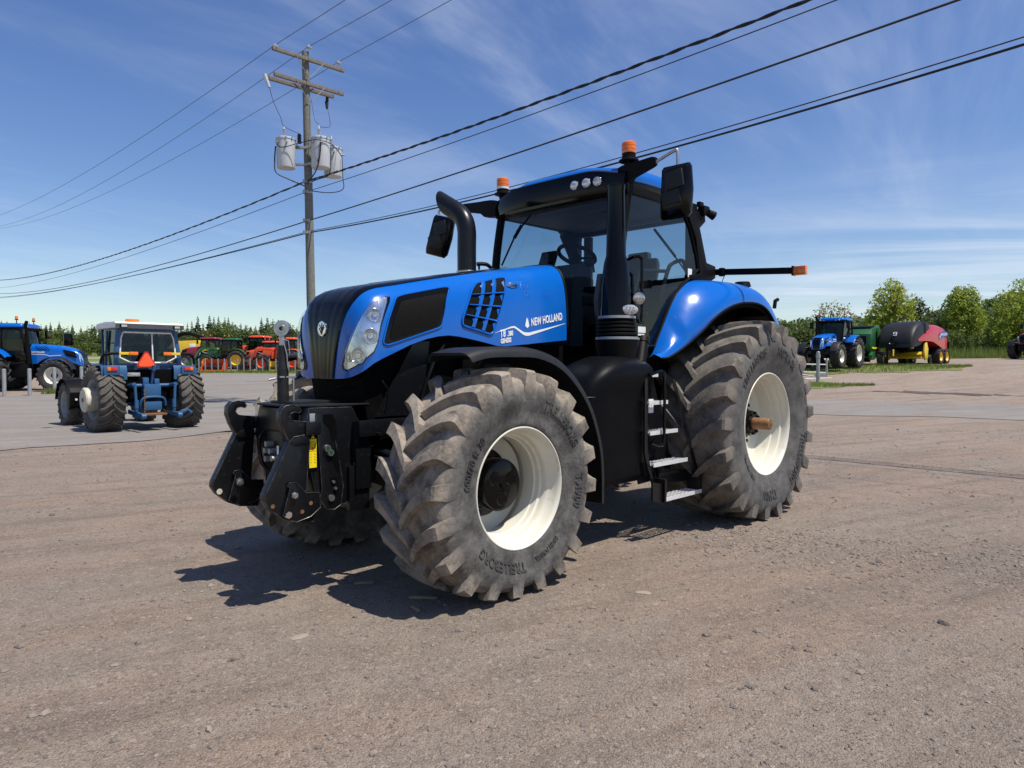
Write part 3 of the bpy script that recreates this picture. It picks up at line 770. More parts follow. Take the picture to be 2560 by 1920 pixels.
def add_bm(mb, bm):
    me = bpy.data.meshes.new('t'); bm.to_mesh(me); bm.free(); mb.bm.from_mesh(me); bpy.data.meshes.remove(me); return mb
def skirt(bm, depth_fn):
    pass
def smooth_poly(pts, n=3):
    """closed outline with softened corners"""
    out = []; k = len(pts)
    for i in range(k):
        p0, p1, p2 = Vector(pts[i - 1]), Vector(pts[i]), Vector(pts[(i + 1) % k])
        a = p1 + (p0 - p1) * min(.3, .03 / max(1e-6, (p0 - p1).length)); b = p1 + (p2 - p1) * min(.3, .03 / max(1e-6, (p2 - p1).length))
        for j in range(n + 1):
            t = j / n; q = a * (1 - t) ** 2 + p1 * 2 * t * (1 - t) + b * t * t; out.append((q.x, q.y))
    return out
def ribbon(outline3, w, lift_n=.004):
    """a thin raised bead along a closed 3D outline"""
    mb = MB(); pts = [Vector(p) for p in outline3] + [Vector(outline3[0]), Vector(outline3[1])]
    mb.tube(pts, w, 6, False); return mb

# ------------------------------------------------------------------ the big blue tractor
def build_main():
    T = thing('tractor', (1.57, 7.98, 0), -134.28, 'large blue tractor with black front hitch and cream rims in the middle', 'tractor', 'tractors')
    # --- wheels
    big_wheel(T, (3.45, .99, .72), 'front', 1); big_wheel(T, (3.45, -.99, .72), 'front', -1)
    big_wheel(T, (0, 1.02, .94), 'rear', 1); big_wheel(T, (0, -1.02, .94), 'rear', -1)
    # --- hood shell
    mb = MB(); rings = []
    ss = [i / 26 for i in range(27)] + [1 + d for d in (.03, .08, .15, .25, .35, .45, .55, .65, .75, .85, .95, 1.05, 1.15, 1.25, 1.35, 1.45, 1.55, 1.64, 1.70)]
    for s in ss:
        ring = []
        p = h_pt(s, 0); zl = h_low(p.x); t0 = (zl - HZC) / (hzt(p.x) - HZC)
        for k in range(27):
            u = k / 26; t = t0 + (1 - t0) * math.sin(u * math.pi / 2) ** .9
            ring.append(h_pt(s, min(t, 1)))
        rings.append(ring)
    mb.loft(rings, False)
    mb.mirror_y()
    hood = mb.build('hood', M['blue'], T, one=True, weld=.0004, ang=50)
    # rear edge and lower return of the hood, dark rubber
    mb = MB()
    rr = [h_pt(2.70, t) + Vector((-.012, 0, 0)) for t in [(.43 + .57 * math.sin(k / 20 * math.pi / 2)) for k in range(21)]]
    mb.tube(rr, .012, 6); mb.mirror_y(); mb.build('rubber_seal', M['black'], hood)
    # black centre strip over nose and top
    stat = [(.0, .135, 1.434), (0, .15, 1.52), (0, .165, 1.60), (0, .19, 1.70), (0, .215, 1.78), (0, .245, 1.85), (0, .275, 1.91), (0, .305, 1.97)]
    mb = MB(); rings = []
    def strip_ring(fn, w):
        ring = []
        for k in range(25):
            y = w * (k / 12 - 1); x, yy, z = fn(y); n = h_n(x, yy, z)
            wob = .006 if k in (0, 24) else .010
            groove = -.0025 if k in (4, 8, 16, 20) else 0
            ring.append(Vector((x, yy, z)) + n * (wob + groove))
        return ring
    for _, w, z in stat: rings.append(strip_ring(lambda y: (h_x(y, z), y, z), w))
    for x, w in ((4.04, .318), (3.98, .325), (3.9, .332), (3.8, .333), (3.68, .325), (3.5, .312), (3.3, .300), (3.1, .285), (2.9, .262), (2.7, .235), (2.5, .20)):
        rings.append(strip_ring(lambda y: (x, y, h_z(x, y)), w))
    mb.loft(rings, False); grille = mb.build('grille', M['black_gloss'], hood, ang=60)
    mb = MB()                                                        # pale reflector strip along the strip's far edge
    mb.loft([[Vector((x, y, h_z(x, y) + .016)) for y in (-.245, -.20)] for x in (3.62, 3.5, 3.38, 3.26)], False)
    mb.build('pale_trim', M['grey_plastic'], grille)
    # round emblem with leaf
    mb = MB(); mb.lathe([(4.151, .056), (4.163, .055), (4.168, .050), (4.168, .046), (4.166, .044), (4.168, .0005)], (0, 0, 1.783), axis=0, n=32)
    emb = mb.build('emblem', M['chrome'], grille)
    mb = MB()
    for k, (y0, z0, y1, z1) in enumerate(((0, -.040, .006, .038), (0, -.036, .034, .010), (0, -.036, -.032, .006), (.003, -.012, .030, .026), (.002, -.012, -.024, .026))):
        mb.tube([(4.168, y0, 1.783 + z0), (4.168, y1, 1.783 + z1)], .0034, 6)
    mb.build('leaf_mark', M['cab_grey'], emb, one=True)
    # headlights: long lens wrapped round each front corner
    lamp3 = [(3.915, .42, 1.987), (3.928, .434, 1.951), (3.996, .456, 1.794), (4.021, .455, 1.675), (4.042, .448, 1.62), (4.105, .40, 1.544), (4.141, .304, 1.497), (4.146, .272, 1.502), (4.147, .262, 1.531), (4.142, .292, 1.616), (4.132, .338, 1.709), (4.111, .375, 1.801), (4.085, .396, 1.868), (4.047, .407, 1.924), (3.981, .415, 1.97), (3.935, .416, 1.988)]
    lamp = [(nose_a(*p), p[2]) for p in lamp3]
    for sd_ in (1, -1):
        mb = MB(); ca = sum(a for a, _ in lamp) / len(lamp); cz = sum(z for _, z in lamp) / len(lamp)
        add_bm(mb, nose_patch([(ca + (a - ca) * 1.10, cz + (z - cz) * 1.035) for a, z in lamp], .005, sd_))
        rim = mb.build('headlight', M['black_gloss'], hood, ang=180)
        mb = MB(); add_bm(mb, nose_patch(lamp, .009, sd_)); mb.build('reflector', M['reflector'], rim, ang=180)
        mb = MB(); add_bm(mb, nose_patch(lamp, .026, sd_)); mb.build('clear_lens', M['clear_lens'], rim, ang=180)
        for (x, y, z), r in (((4.028, .437, 1.861), .046), ((4.06, .438, 1.722), .053), ((4.112, .385, 1.590), .054), ((4.139, .318, 1.580), .030)):
            n = h_n(x, y, z); n = Vector((n.x, n.y, n.z * .3)).normalized(); q = Vector((x, y, z)) + n * .006
            n.y *= sd_; q.y *= sd_
            mb = MB(); prof = [(0, r), (.010, r * .98), (.012, r * .86), (.006, r * .80), (.004, r * .45), (.014, r * .32), (.014, .0005)]
            rings = []
            m4 = rot_to(n)
            for d, rad in prof: rings.append([q + m4 @ Vector((rad * math.cos(2 * math.pi * k / 20), rad * math.sin(2 * math.pi * k / 20), d)) for k in range(20)])
            mb.loft(rings); mb.build('bulb_ring', M['lens'], rim)
            mb = MB(); mb.loft([[q + m4 @ Vector((rad * r * math.cos(2 * math.pi * k / 20), rad * r * math.sin(2 * math.pi * k / 20), d)) for k in range(20)] for rad, d in ((1.08, .001), (1.08, .006), (.99, .0135), (.93, .0135), (.88, .010))]); mb.build('bulb_bezel', M['reflector'], rim)
    # dark side intake and louvred vent on each side
    panel = [(3.829, 2.0), (3.764, 2.021), (3.393, 2.103), (3.337, 2.103), (3.392, 2.02), (3.459, 1.82), (3.481, 1.798), (3.941, 1.66), (3.976, 1.675), (3.967, 1.722), (3.924, 1.849), (3.856, 1.973)]
    vent = [(3.069, 2.156), (2.782, 2.227), (2.732, 2.225), (2.749, 2.181), (2.946, 1.779), (2.978, 1.764), (3.261, 1.823), (3.259, 1.877), (3.138, 2.094)]
    for sd_ in (1, -1):
        mb = MB(); add_bm(mb, surf_patch(smooth_poly(panel), .005, sd_)); pn = mb.build('side_intake', M['black_gloss'], hood, ang=180)
        pcx = sum(x for x, _ in panel) / len(panel); pcz = sum(z for _, z in panel) / len(panel)
        mb = MB(); add_bm(mb, surf_patch([(pcx - .005 + (x - pcx) * .84, pcz - .012 + (z - pcz) * .80) for x, z in smooth_poly(panel)], .0085, sd_)); mb.build('intake_screen', M['mesh'], pn, ang=180)
        edge = [Vector((x, h_y(x, z), z)) + h_n(x, h_y(x, z), z) * .003 for x, z in smooth_poly(panel)]
        ribbon([(p.x, p.y * sd_, p.z) for p in edge], .007).build('panel_edge', M['blue'], hood)
        mb = MB(); add_bm(mb, surf_patch(smooth_poly(vent), .004, sd_)); vn = mb.build('side_vent', M['mesh'], hood, ang=180)
        edge = [Vector((x, h_y(x, z), z)) + h_n(x, h_y(x, z), z) * .004 for x, z in smooth_poly(vent)]
        ribbon([(p.x, p.y * sd_, p.z) for p in edge], .010).build('vent_frame', M['blue'], vn)
        def hp(x, z, l): 
            y = h_y(x, z); p = Vector((x, y, z)) + h_n(x, y, z) * l; return Vector((p.x, p.y * sd_, p.z))
        TLc, TRc, BRc, BLc = (3.11, 2.145), (2.745, 2.225), (2.955, 1.768), (3.262, 1.835)
        def bil(u, v):
            a = Vector(TLc).lerp(Vector(TRc), u); b = Vector(BLc).lerp(Vector(BRc), u); return a.lerp(b, v)
        mb = MB()
        for u in (1 / 3, 2 / 3):                                       # broad upright bars
            mb.loft([[hp(*bil(u + du, k / 12), .016 - .004 * abs(du) / .05) for k in range(13)] for du in (-.055, 0, .055)], False)
        for v in (.25, .5, .75):                                       # tilted blades
            up, lo_ = [], []
            for k in range(9):
                u = k / 8; q = bil(u, v); up.append(hp(q.x, q.y, .003)); q2 = bil(u, v + .032); lo_.append(hp(q2.x, q2.y, .020))
            mb.loft([up, lo_], False)
        for iu in range(3):                                            # curved scoop under each upright
            for v in (.06, .31, .56, .81):
                u = iu / 3
                a, b, c = bil(u + .30, v + .0), bil(u + .32, v + .13), bil(u + .23, v + .015)
                vs = [mb.bm.verts.new(hp(a.x, a.y, .014)), mb.bm.verts.new(hp(b.x, b.y, .014)), mb.bm.verts.new(hp(c.x, c.y, .006))]; mb.bm.faces.new(vs)
        mb.build('louvre', M['blue'], vn)
    # silver sweep and lettering on both sides
    def decal(bm, x0, z0, ang, lift, sd_):
        bmesh.ops.triangulate(bm, faces=bm.faces[:])
        ca, sa = math.cos(R(ang)), math.sin(R(ang))
        for v in bm.verts:
            u = v.co.x * ca - v.co.y * sa; w = v.co.x * sa + v.co.y * ca
            x = x0 - u * sd_ if sd_ > 0 else x0 + u
            z = z0 + w; y = h_y(x, z) + lift + v.co.z; v.co = Vector((x, y * sd_, z))
        return bm
    for sd_ in (1, -1):
        if sd_ > 0: items = [('NEW HOLLAND', .088, 2.505, 1.848, 10, .60), ('T8', .080, 2.868, 1.745, 8, .68), ('.380', .054, 2.786, 1.757, 8, .66), ('GENESIS', .050, 2.862, 1.697, 8, .62)]
        else: items = [('NEW HOLLAND', .088, 2.13, 1.91, -10, .60), ('T8', .085, 2.715, 1.758, -8, .72), ('.380', .055, 2.79, 1.757, -8, .62), ('GENESIS', .050, 2.70, 1.715, -8, .62)]
        mb = MB()
        for body, size, x, z, an, sp in items:
            add_bm(mb, decal(text_bm(body, size, .0008, .22, .0022, 1.06, sp), x, z, an, .004, sd_))
        mb.build('lettering', M['silver'], hood, smooth=False, gap=.014)
        mb = MB(); st = [(2.93, 1.777), (2.736, 1.830), (2.70, 1.832), (2.60, 1.785), (2.568, 1.779), (2.53, 1.781), (2.071, 1.886)]
        up = [Vector((x, (h_y(x, z) + .003) * sd_, z + w)) for (x, z), w in zip(st, (0, .007, .008, .012, .014, .013, .002))]
        dn = [Vector((x, (h_y(x, z) + .003) * sd_, z - w)) for (x, z), w in zip(st, (.001, .007, .008, .012, .014, .013, .001))]
        mb.loft([up, dn], False)
        for k in range(5):                                             # leaf mark
            for e in (-1, 1):
                z = 1.835 + k * .014; x = 2.553
                p = [(x, z - .006), (x + e * .020 * (1.25 - .2 * k) , z + .012), (x + e * .016 * (1.25 - .2 * k), z + .026), (x, z + .008)]
                mb.bm.faces.new([mb.bm.verts.new((a, (h_y(a, b) + .0035) * sd_, b)) for a, b in p])
        mb.build('decal', M['silver'], hood, smooth=False, gap=.02)
    mb = MB(); add_bm(mb, surf_patch([(2.765, 2.178), (2.72, 2.183), (2.70, 2.192), (2.68, 2.184), (2.63, 2.18), (2.63, 2.158), (2.68, 2.154), (2.70, 2.145), (2.72, 2.153), (2.765, 2.158)], .006)); mb.build('badge', M['chrome'], hood)
    mb = MB()                                                          # worn ghost of removed lettering
    for body, size, x, z in (('Fen', .085, 2.60, 2.15), ('Da', .07, 2.575, 2.085), ('vices', .045, 2.33, 2.105)):
        add_bm(mb, decal(text_bm(body, size, .0003, .15, -.001, 1.0), x, z, 4, .0025, 1))
    mb.build('worn_lettering', paint('worn_blue', (0.035, 0.16, 0.56), .4), hood, smooth=False, gap=.02)

    # --- engine, frame, axles
    mb = MB()
    mb.box((3.05, 0, 1.20), (1.7, .62, .86), bev=.03); mb.box((2.4, 0, .92), (1.5, .56, .55), bev=.03)
    mb.box((1.2, 0, 1.05), (1.6, .62, .75), bev=.05); mb.box((.1, 0, .98), (.8, .70, .62), bev=.06)
    mb.box((3.4, 0, 1.66), (1.2, .70, .16), bev=.02); mb.box((2.6, 0, 1.55), (1.2, .80, .30), bev=.03)
    mb.prism([(4.06, 1.44), (3.9, 1.60), (3.6, 1.70), (3.3, 1.73), (2.7, 1.66), (2.4, 1.2), (3.0, 1.0), (4.0, 1.08)], 1, -.33, .33)
    chassis = mb.build('chassis', M['deep_black'], T)
    mb = MB()
    for s in (1, -1):
        mb.cyl((3.45, s * .2, .68), (3.45, s * .70, .70), .13, .11); mb.box((3.45, s * .70, .72), (.22, .12, .34), bev=.03)
        mb.cyl((3.45, s * .62, .72), (3.45, s * .88, .72), .20, n=24)
        mb.cyl((0, s * .30, .94), (0, s * 1.10, .94), .14, .12); mb.cyl((3.2, s * .25, .62), (3.25, s * .72, .64), .035)
    mb.build('axle', M['black_metal'], T)
    mb = MB()                                                          # side rail carrying the hitch, cooling pack shrouds
    for s in (1, -1):
        mb.box((3.72, s * .40, 1.10), (.84, .05, .11), bev=.008)
        mb.prism([(3.98, 1.17), (3.58, 1.17), (3.50, 1.70), (3.64, 1.70)], 1, s * .36, s * .375)
        mb.tube([(3.62, s * .40, 1.17), (3.58, s * .41, 1.35), (3.50, s * .42, 1.55), (3.40, s * .42, 1.68)], .014)
        for z in (.90, 1.06): mb.cyl((4.0, s * .40, z), (4.0, s * .47, z), .013, n=6)
        mb.tube([(3.95, s * .25, .95), (3.85, s * .45, .9), (3.7, s * .55, .85), (3.55, s * .6, .8)], .022)
    mb.build('side_frame', M['black_metal'], T)
    mb = MB()
    mb.tube([(4.10, .05, 1.36), (4.08, .12, 1.375), (4.05, .22, 1.37), (4.02, .3, 1.35)], .007); mb.tube([(3.9, .34, 1.42), (3.86, .36, 1.36), (3.9, .38, 1.25), (3.9, .36, 1.17)], .010)
    mb.build('hose', M['black_gloss'], T)

    # --- front three-point hitch
    hit = MB()
    hit.prism([(4.53, 1.24), (4.50, 1.255), (4.06, 1.255), (4.06, .70), (4.18, .60), (4.34, .60), (4.44, .74), (4.49, .95), (4.53, 1.10)], 1, -.20, .20, .004)
    for s in (1, -1):
        hit.prism([(4.46, 1.25), (4.14, 1.245), (4.06, 1.10), (4.06, .92), (4.12, .90), (4.12, .73), (4.19, .60), (4.30, .60), (4.36, .64), (4.42, .70), (4.50, 1.05)], 1, s * .20, s * .335, .004)
        hit.prism([(4.38, .72), (4.40, .66), (4.35, .585), (4.29, .575), (4.24, .60), (4.22, .72), (4.25, .9), (4.32, 1.22), (4.42, 1.22)], 1, s * .335, s * .352, .004)
        hit.box((4.08, s * .36, .92), (.12, .05, .46), bev=.006); hit.box((4.10, s * .345, .70), (.16, .04, .30), bev=.006)
    hb = hit.build('front_hitch', M['black_metal'], T, ang=18)
    mb = MB()
    for s in (1, -1):
        for poly, y in (([(4.46, 1.25), (4.14, 1.245), (4.06, 1.10), (4.06, .92), (4.12, .90), (4.12, .73), (4.19, .60), (4.30, .60), (4.36, .64), (4.42, .70), (4.50, 1.05)], .335), ([(4.38, .72), (4.40, .66), (4.35, .585), (4.29, .575), (4.24, .60), (4.22, .72), (4.25, .9), (4.32, 1.22), (4.42, 1.22)], .352)):
            mb.tube([(x, s * y, z) for x, z in poly + poly[:1]], .002, 4, False)
    mb.build('worn_lit_edge', M['worn_lit_edge'], hb, one=True)
    mb = MB()                                                          # recesses on the hitch cheek
    for s in (1, -1):
        for (x0, z0, w, h_) in ((4.32, 1.12, .10, .17), (4.29, .90, .075, .16), (4.29, .73, .06, .12)):
            mb.prism([(x0 + w / 2, z0 + h_ / 2), (x0 - w * .2, z0 + h_ / 2), (x0 - w / 2, z0 + h_ * .15), (x0 - w / 2, z0 - h_ / 2), (x0 - w * .2, z0 - h_ / 2), (x0 + w * .1, z0), (x0 + w / 2, z0 + h_ * .2)], 1, s * .3525, s * .3545)
    mb.build('recess', M['deep_black'], hb)
    mb = MB()
    for s in (1, -1):
        for x, z, r in ((4.315, .655, .022), (4.30, .76, .010), (4.285, .715, .010), (4.13, .86, .012)): mb.cyl((x, s * .352, z), (x, s * .366, z), r, n=12)
    mb.build('bolt', M['steel'], hb)
    mb = MB()
    for x, z in ((4.345, .985), (4.322, .955)): mb.lathe([(.352, .024), (.372, .022), (.372, .013), (.362, .011), (.362, .0005)], (x, 0, z), n=18)
    mb.build('coupling', M['steel'], hb)
    mb = MB()
    for x, z in ((4.345, .985), (4.322, .955)): mb.cyl((x, .362, z), (x, .3735, z), .0105, n=12)
    mb.build('green_cap', M['green'], hb)
    mb = MB()                                                          # top deck plate
    mb.prism([(4.55, -.20), (4.55, .20), (4.40, .335), (4.0, .335), (4.0, -.335), (4.40, -.335)], 2, 1.256, 1.268, .003); mb.box((4.30, 0, 1.275), (.35, .30, .02), bev=.004)
    mb.build('deck_plate', M['grey_plastic'], hb)
    arms_kid = None
    for s in (1, -1):
        mb = MB()
        mb.prism([(4.60, 1.08), (4.63, 1.05), (4.79, .74), (4.795, .70), (4.765, .65), (4.69, .585), (4.60, .545), (4.47, .53), (4.45, .60), (4.46, .69), (4.52, .72), (4.49, 1.04), (4.50, 1.09)], 1, *((.325, .395) if s > 0 else (-.345, -.40)), .004)
        arm = mb.build('lower_link', M['black_metal'], T, ang=18); arm.location.x = 0 if s > 0 else .008
        mb = MB()
        fy = .395 if s > 0 else -.345
        mb.prism([(4.64, .77), (4.66, .78), (4.645, .80), (4.60, .80), (4.565, .76), (4.53, .725), (4.44, .715), (4.43, .62), (4.50, .57), (4.60, .55), (4.66, .575), (4.69, .60)], 1, fy, fy + .023, .005)
        mb.prism([(4.63, 1.05), (4.60, 1.075), (4.50, 1.09), (4.49, 1.03), (4.60, 1.02)], 1, s * .33, s * .40, .006)
        mb.build('link_bracket', M['black_metal'], arm, ang=18)
        mb = MB()                                                      # open claw
        claw = [(4.63, 1.05), (4.665, 1.12), (4.690, 1.19), (4.685, 1.245), (4.655, 1.275), (4.61, 1.282), (4.565, 1.268), (4.548, 1.245), (4.560, 1.228), (4.590, 1.236), (4.620, 1.228), (4.630, 1.205), (4.610, 1.182), (4.560, 1.175), (4.500, 1.168), (4.490, 1.10), (4.515, 1.06)]
        mb.prism(claw, 1, s * .335, s * .395, .008); mb.box((4.47, s * .365, 1.125), (.11, .09, .085), bev=.012)
        mb.cyl((4.44, s * .30, 1.13), (4.44, s * .21, 1.14), .034, n=14); mb.cyl((4.46, s * .30, 1.15), (4.46, s * .22, 1.15), .018, n=8)
        mb.build('hook', M['black_metal'], arm, ang=25)
        mb = MB()
        mb.cyl((4.615, fy + .02, .72), (4.615, fy + .038, .72), .029 if s < 0 else .022, n=6); mb.cyl((4.615, fy + .036, .72), (4.615, fy + .050, .72), .014, n=10)
        mb.build('nut', M['steel'], arm)
        mb = MB()
        mb.cyl((4.66, fy + .022, .605), (4.66, fy + .042, .605), .023, n=6); mb.build('pivot_bolt', M['black_gloss' if s < 0 else 'chrome'], arm)
        mb = MB()
        for x, z in ((4.745, .665),) + (((4.56, .61), (4.50, .655)) if s > 0 else ()):
            mb.cyl((x, fy + (.0005 if x > 4.7 else .0235), z), (x, fy + (.002 if x > 4.7 else .0245), z), .020 if s < 0 else .013, n=18)
        mb.build('pin_hole', M['weight' if s < 0 else 'rust'], arm)
        mb = MB()
        def rim_line(poly, y): mb.tube([(x, y, z) for x, z in poly + poly[:1]], .0022, 4, False)
        rim_line([(4.60, 1.08), (4.63, 1.05), (4.79, .74), (4.795, .70), (4.765, .65), (4.69, .585), (4.60, .545), (4.47, .53), (4.45, .60), (4.46, .69), (4.52, .72), (4.49, 1.04), (4.50, 1.09)], s * .395 if s > 0 else -.345)
        rim_line([(4.64, .77), (4.66, .78), (4.645, .80), (4.60, .80), (4.565, .76), (4.53, .725), (4.44, .715), (4.43, .62), (4.50, .57), (4.60, .55), (4.66, .575), (4.69, .60)], fy + .023)
        mb.tube([(4.63, s * .33, 1.05), (4.79, s * .33, .74), (4.795, s * .33, .70)], .0022, 4)
        rim_line(claw, .395 if s > 0 else -.335)
        mb.build('worn_lit_edge', M['worn_lit_edge'], arm, one=True)
        mb = MB(); mb.tube(cr([(4.46, s * .16, 1.12), (4.54, s * .17, 1.05), (4.545, s * .18, .95), (4.53, s * .16, .85), (4.50, s * .14, .80)], 4), .014, 6); mb.build('hose', M['black_gloss'], hb)
        mb = MB(); dx_ = 0 if s > 0 else -.07; rc_ = .042 if s > 0 else .03; mb.cyl((4.50 + dx_, s * .25, .66), (4.53 + dx_, s * .25, 1.12), rc_, n=18); mb.cyl((4.47 + dx_, s * .25, 1.10), (4.46 + dx_, s * .25, 1.20), rc_ * .6, n=14)
        mb.build('lift_cylinder', M['black_gloss'], T)
    mb = MB(); mb.box((4.50, 0, .97), (.05, .22, .40), bev=.006); mb.build('coupler_plate', M['black_metal'], hb)
    mb = MB()
    for y, z in ((-.03, 1.00), (.02, .955), (-.05, .955), (-.04, .90), (.05, .91)): mb.cyl((4.52, y, z), (4.575, y - .004, z), .019, n=14)
    mb.build('oil_coupler', M['galv'], hb)
    mb = MB(); mb.cyl((4.50, .10, 1.03), (4.50, .10, 1.20), .016, n=12); mb.cyl((4.50, .10, 1.18), (4.50, .10, 1.19), .045, n=12); mb.box((4.43, .337, 1.17), (.06, .012, .09), bev=.003); mb.build('latch_rod', M['galv'], hb)
    # warning sticker on the cheek
    def plate(name, m, x0, x1, z0, z1, y, parent, th=.0012):
        mb = MB(); mb.box(((x0 + x1) / 2, y, (z0 + z1) / 2), (abs(x1 - x0), th, abs(z1 - z0))); return mb.build(name, m, parent, smooth=False)
    plate('sticker_mount', M['black_gloss'], 4.418, 4.478, .84, 1.112, .3546, hb, .004)
    st_ = plate('warning_sticker', M['yellow_sign'], 4.422, 4.474, .868, 1.055, .3580, hb)
    plate('sticker_header', M['black'], 4.424, 4.472, 1.053, 1.082, .3581, st_)
    mb = MB(); mb.prism([(4.448, 1.079), (4.434, 1.057), (4.462, 1.057)], 1, .3588, .3592)
    mb.build('warning_triangle', M['yellow_sign'], st_, smooth=False)
    mb = MB(); mb.box((4.448, .3594, 1.070), (.003, .0006, .010)); mb.box((4.448, .3594, 1.0605), (.003, .0006, .003))
    mb.box((4.448, .3588, .975), (.05, .0006, .0025))
    mb.box((4.430, .3588, 1.005), (.005, .0006, .030)); mb.ball((4.430, .3588, 1.026), .004, 1, (1, .1, 1))
    for a, b in (((4.462, 1.035), (4.440, 1.035)), ((4.464, 1.015), (4.438, 1.015)), ((4.464, 1.015), (4.460, 1.036)), ((4.438, 1.015), (4.442, 1.036)), ((4.468, .99), (4.468, 1.012)), ((4.437, .99), (4.437, 1.012))):
        mb.tube([(a[0], .3590, a[1]), (b[0], .3590, b[1])], .0013, 4)
    for k in range(4): mb.tube([(4.438, .3590, .960 - .018 * k), (4.430, .3590, .950 - .018 * k)], .0013, 4); mb.tube([(4.466, .3590, .958 - .018 * k), (4.458, .3590, .955 - .018 * k)], .001, 4)
    mb.build('sticker_figures', M['black'], st_, smooth=False)
    mb = MB()
    for a, b in (((4.463, 1.0), (4.441, .985)), ((4.441, 1.0), (4.463, .985)), ((4.452, 1.005), (4.452, .982))): mb.tube([(a[0], .3592, a[1]), (b[0], .3592, b[1])], .0022, 4)
    mb.build('sticker_cross', M['red_mark'], st_, smooth=False)
    plate('small_sticker', M['yellow_sign'], 4.47, 4.50, .66, .70, .337, hb)
    mb = MB(); mb.box((4.547, .085, .90), (.002, .028, .05)); mb.build('yellow_tag', M['yellow_sign'], hb, smooth=False)
    mb = MB(); mb.box((4.547, .085, .965), (.002, .026, .06)); mb.build('white_tag', M['white'], hb, smooth=False)
    # top link standing upright
    mb = MB(); mb.cyl((4.462, 0, 1.27), (4.462, 0, 1.34), .037, .040, 20); mb.cyl((4.462, 0, 1.34), (4.462, 0, 1.50), .038, n=20); mb.cyl((4.462, 0, 1.50), (4.462, 0, 1.55), .038, .031, 20); mb.cyl((4.462, 0, 1.55), (4.462, 0, 1.66), .031, .030, 20)
    tl = mb.build('top_link', M['grey_plastic'], T)
    mb = MB(); mb.cyl((4.462, 0, 1.655), (4.462, 0, 1.735), .022, .020, 16)
    d45 = Vector((.72, .69, 0)).normalized(); m4 = Matrix.Translation((4.462, 0, 1.772)) @ rot_to(d45)
    rings = []
    for d, r in ((-.022, .050), (-.022, .028), (-.026, .026), (-.026, .016), (.026, .016), (.026, .026), (.022, .028), (.022, .050), (.012, .056), (-.012, .056), (-.022, .050)):
        rings.append([m4 @ Vector((r * math.cos(2 * math.pi * k / 32), r * math.sin(2 * math.pi * k / 32), d)) for k in range(32)])
    mb.loft(rings); mb.build('ball_eye', M['steel'], tl)
    mb = MB(); mb.tube([(4.40, .03, 1.26), (4.40, .03, 1.445)], .008); mb.box((4.44, .012, 1.448), (.11, .05, .010)); mb.tube([(4.40, .03, 1.445), (4.40, -.04, 1.445)], .007)
    mb.tube([(4.475, .03, 1.70), (4.455, .045, 1.60), (4.45, .045, 1.52), (4.44, .045, 1.49)], .004); mb.tube([(4.47, .02, 1.70), (4.44, .04, 1.69), (4.435, .045, 1.60)], .003); mb.tube([(4.50, -.02, 1.44), (4.55, -.03, 1.43)], .008)
    mb.build('locking_rod', M['steel'], tl)

    # --- front fenders
    for s in (1, -1):
        mb = MB(); rings = []
        arcp = cr([(3.86, 1.600), (3.70, 1.635), (3.45, 1.645), (3.20, 1.635), (2.95, 1.555), (2.74, 1.40), (2.58, 1.20), (2.47, .93), (2.44, .70), (2.44, .46)], 4)
        c = Vector((3.40, .80))
        for p in arcp:
            x, z = p.x, p.y; d = (Vector((x, z)) - c).normalized(); t = Vector((0, 0))
            ring = []
            for (y, o) in ((.76, -.06), (.80, -.008), (.84, .006), (1.12, .006), (1.17, -.004), (1.195, -.03), (1.20, -.065), (1.19, -.065), (1.18, -.03), (1.14, -.014), (.84, -.014), (.77, -.07)):
                ring.append(Vector((x + d.x * o, s * y, z + d.y * o)))
            rings.append(ring)
        mb.loft(rings, True, True)
        mb.box((3.35, s * .70, 1.45), (.10, .25, .10), bev=.01); mb.tube([(3.40, s * .62, 1.0), (3.38, s * .66, 1.3), (3.36, s * .8, 1.58)], .03)
        mb.build('front_fender', M['grey_plastic'], T, ang=40)
    # --- rear fenders
    for s in (1, -1):
        outer = cr([(1.30, .955, 1.585), (1.18, .965, 1.600), (.97, 1.00, 1.70), (.76, 1.06, 1.85), (.59, 1.10, 1.985), (.30, 1.12, 2.105), (0, 1.13, 2.155), (-.30, 1.13, 2.15), (-.54, 1.12, 2.075), (-.80, 1.10, 1.90)], 5)
        inner = cr([(1.31, .82, 1.590), (1.24, .82, 1.64), (1.06, .82, 1.90), (.89, .82, 2.14), (.72, .82, 2.285), (.52, .82, 2.36), (.10, .82, 2.385), (-.45, .82, 2.37), (-.85, .82, 2.27), (-1.08, .82, 2.05)], 5)
        mb = MB(); rings = []; lip = []; under = []
        for a, b in zip(inner, outer):
            rad = Vector((b.x, 0, b.z - .94)).normalized(); th = .10
            ctl = Vector((b.x * .5 + a.x * .5, b.y - .03, max(a.z, b.z) * .5 + a.z * .5)) + rad * .0
            if b.x > .9: ctl = (a + b) / 2 + Vector((.01, .02, .015))
            ring = []
            cs = b + Vector((0, -.035, 0)) + rad * (.105 if b.x < .9 else .07)
            bul = Vector((0, .35, 1)).normalized() * .035 * max(0, min(1, (1.2 - b.x) / .5))
            for k in range(10):
                t = k / 9; ring.append(a.lerp(cs, t) + bul * 4 * t * (1 - t) + (rad * .02 * t * t))
            for k in range(1, 5):
                t = k / 4; ring.append((cs + rad * .02).lerp(b, t) + Vector((0, .012, 0)) * 4 * t * (1 - t))
            rings.append([Vector((p.x, p.y * s, p.z)) for p in ring]); lip.append(Vector((b.x, b.y * s, b.z))); under.append([Vector((p.x - rad.x * .045, (p.y - .02) * s, p.z - rad.z * .045)) for p in ring])
        mb.loft(rings, False); fd = mb.build('rear_fender', M['blue'], T, ang=60)
        mb = MB(); mb.tube(lip, .011, 6); mb.build('fender_lip', M['black'], fd)
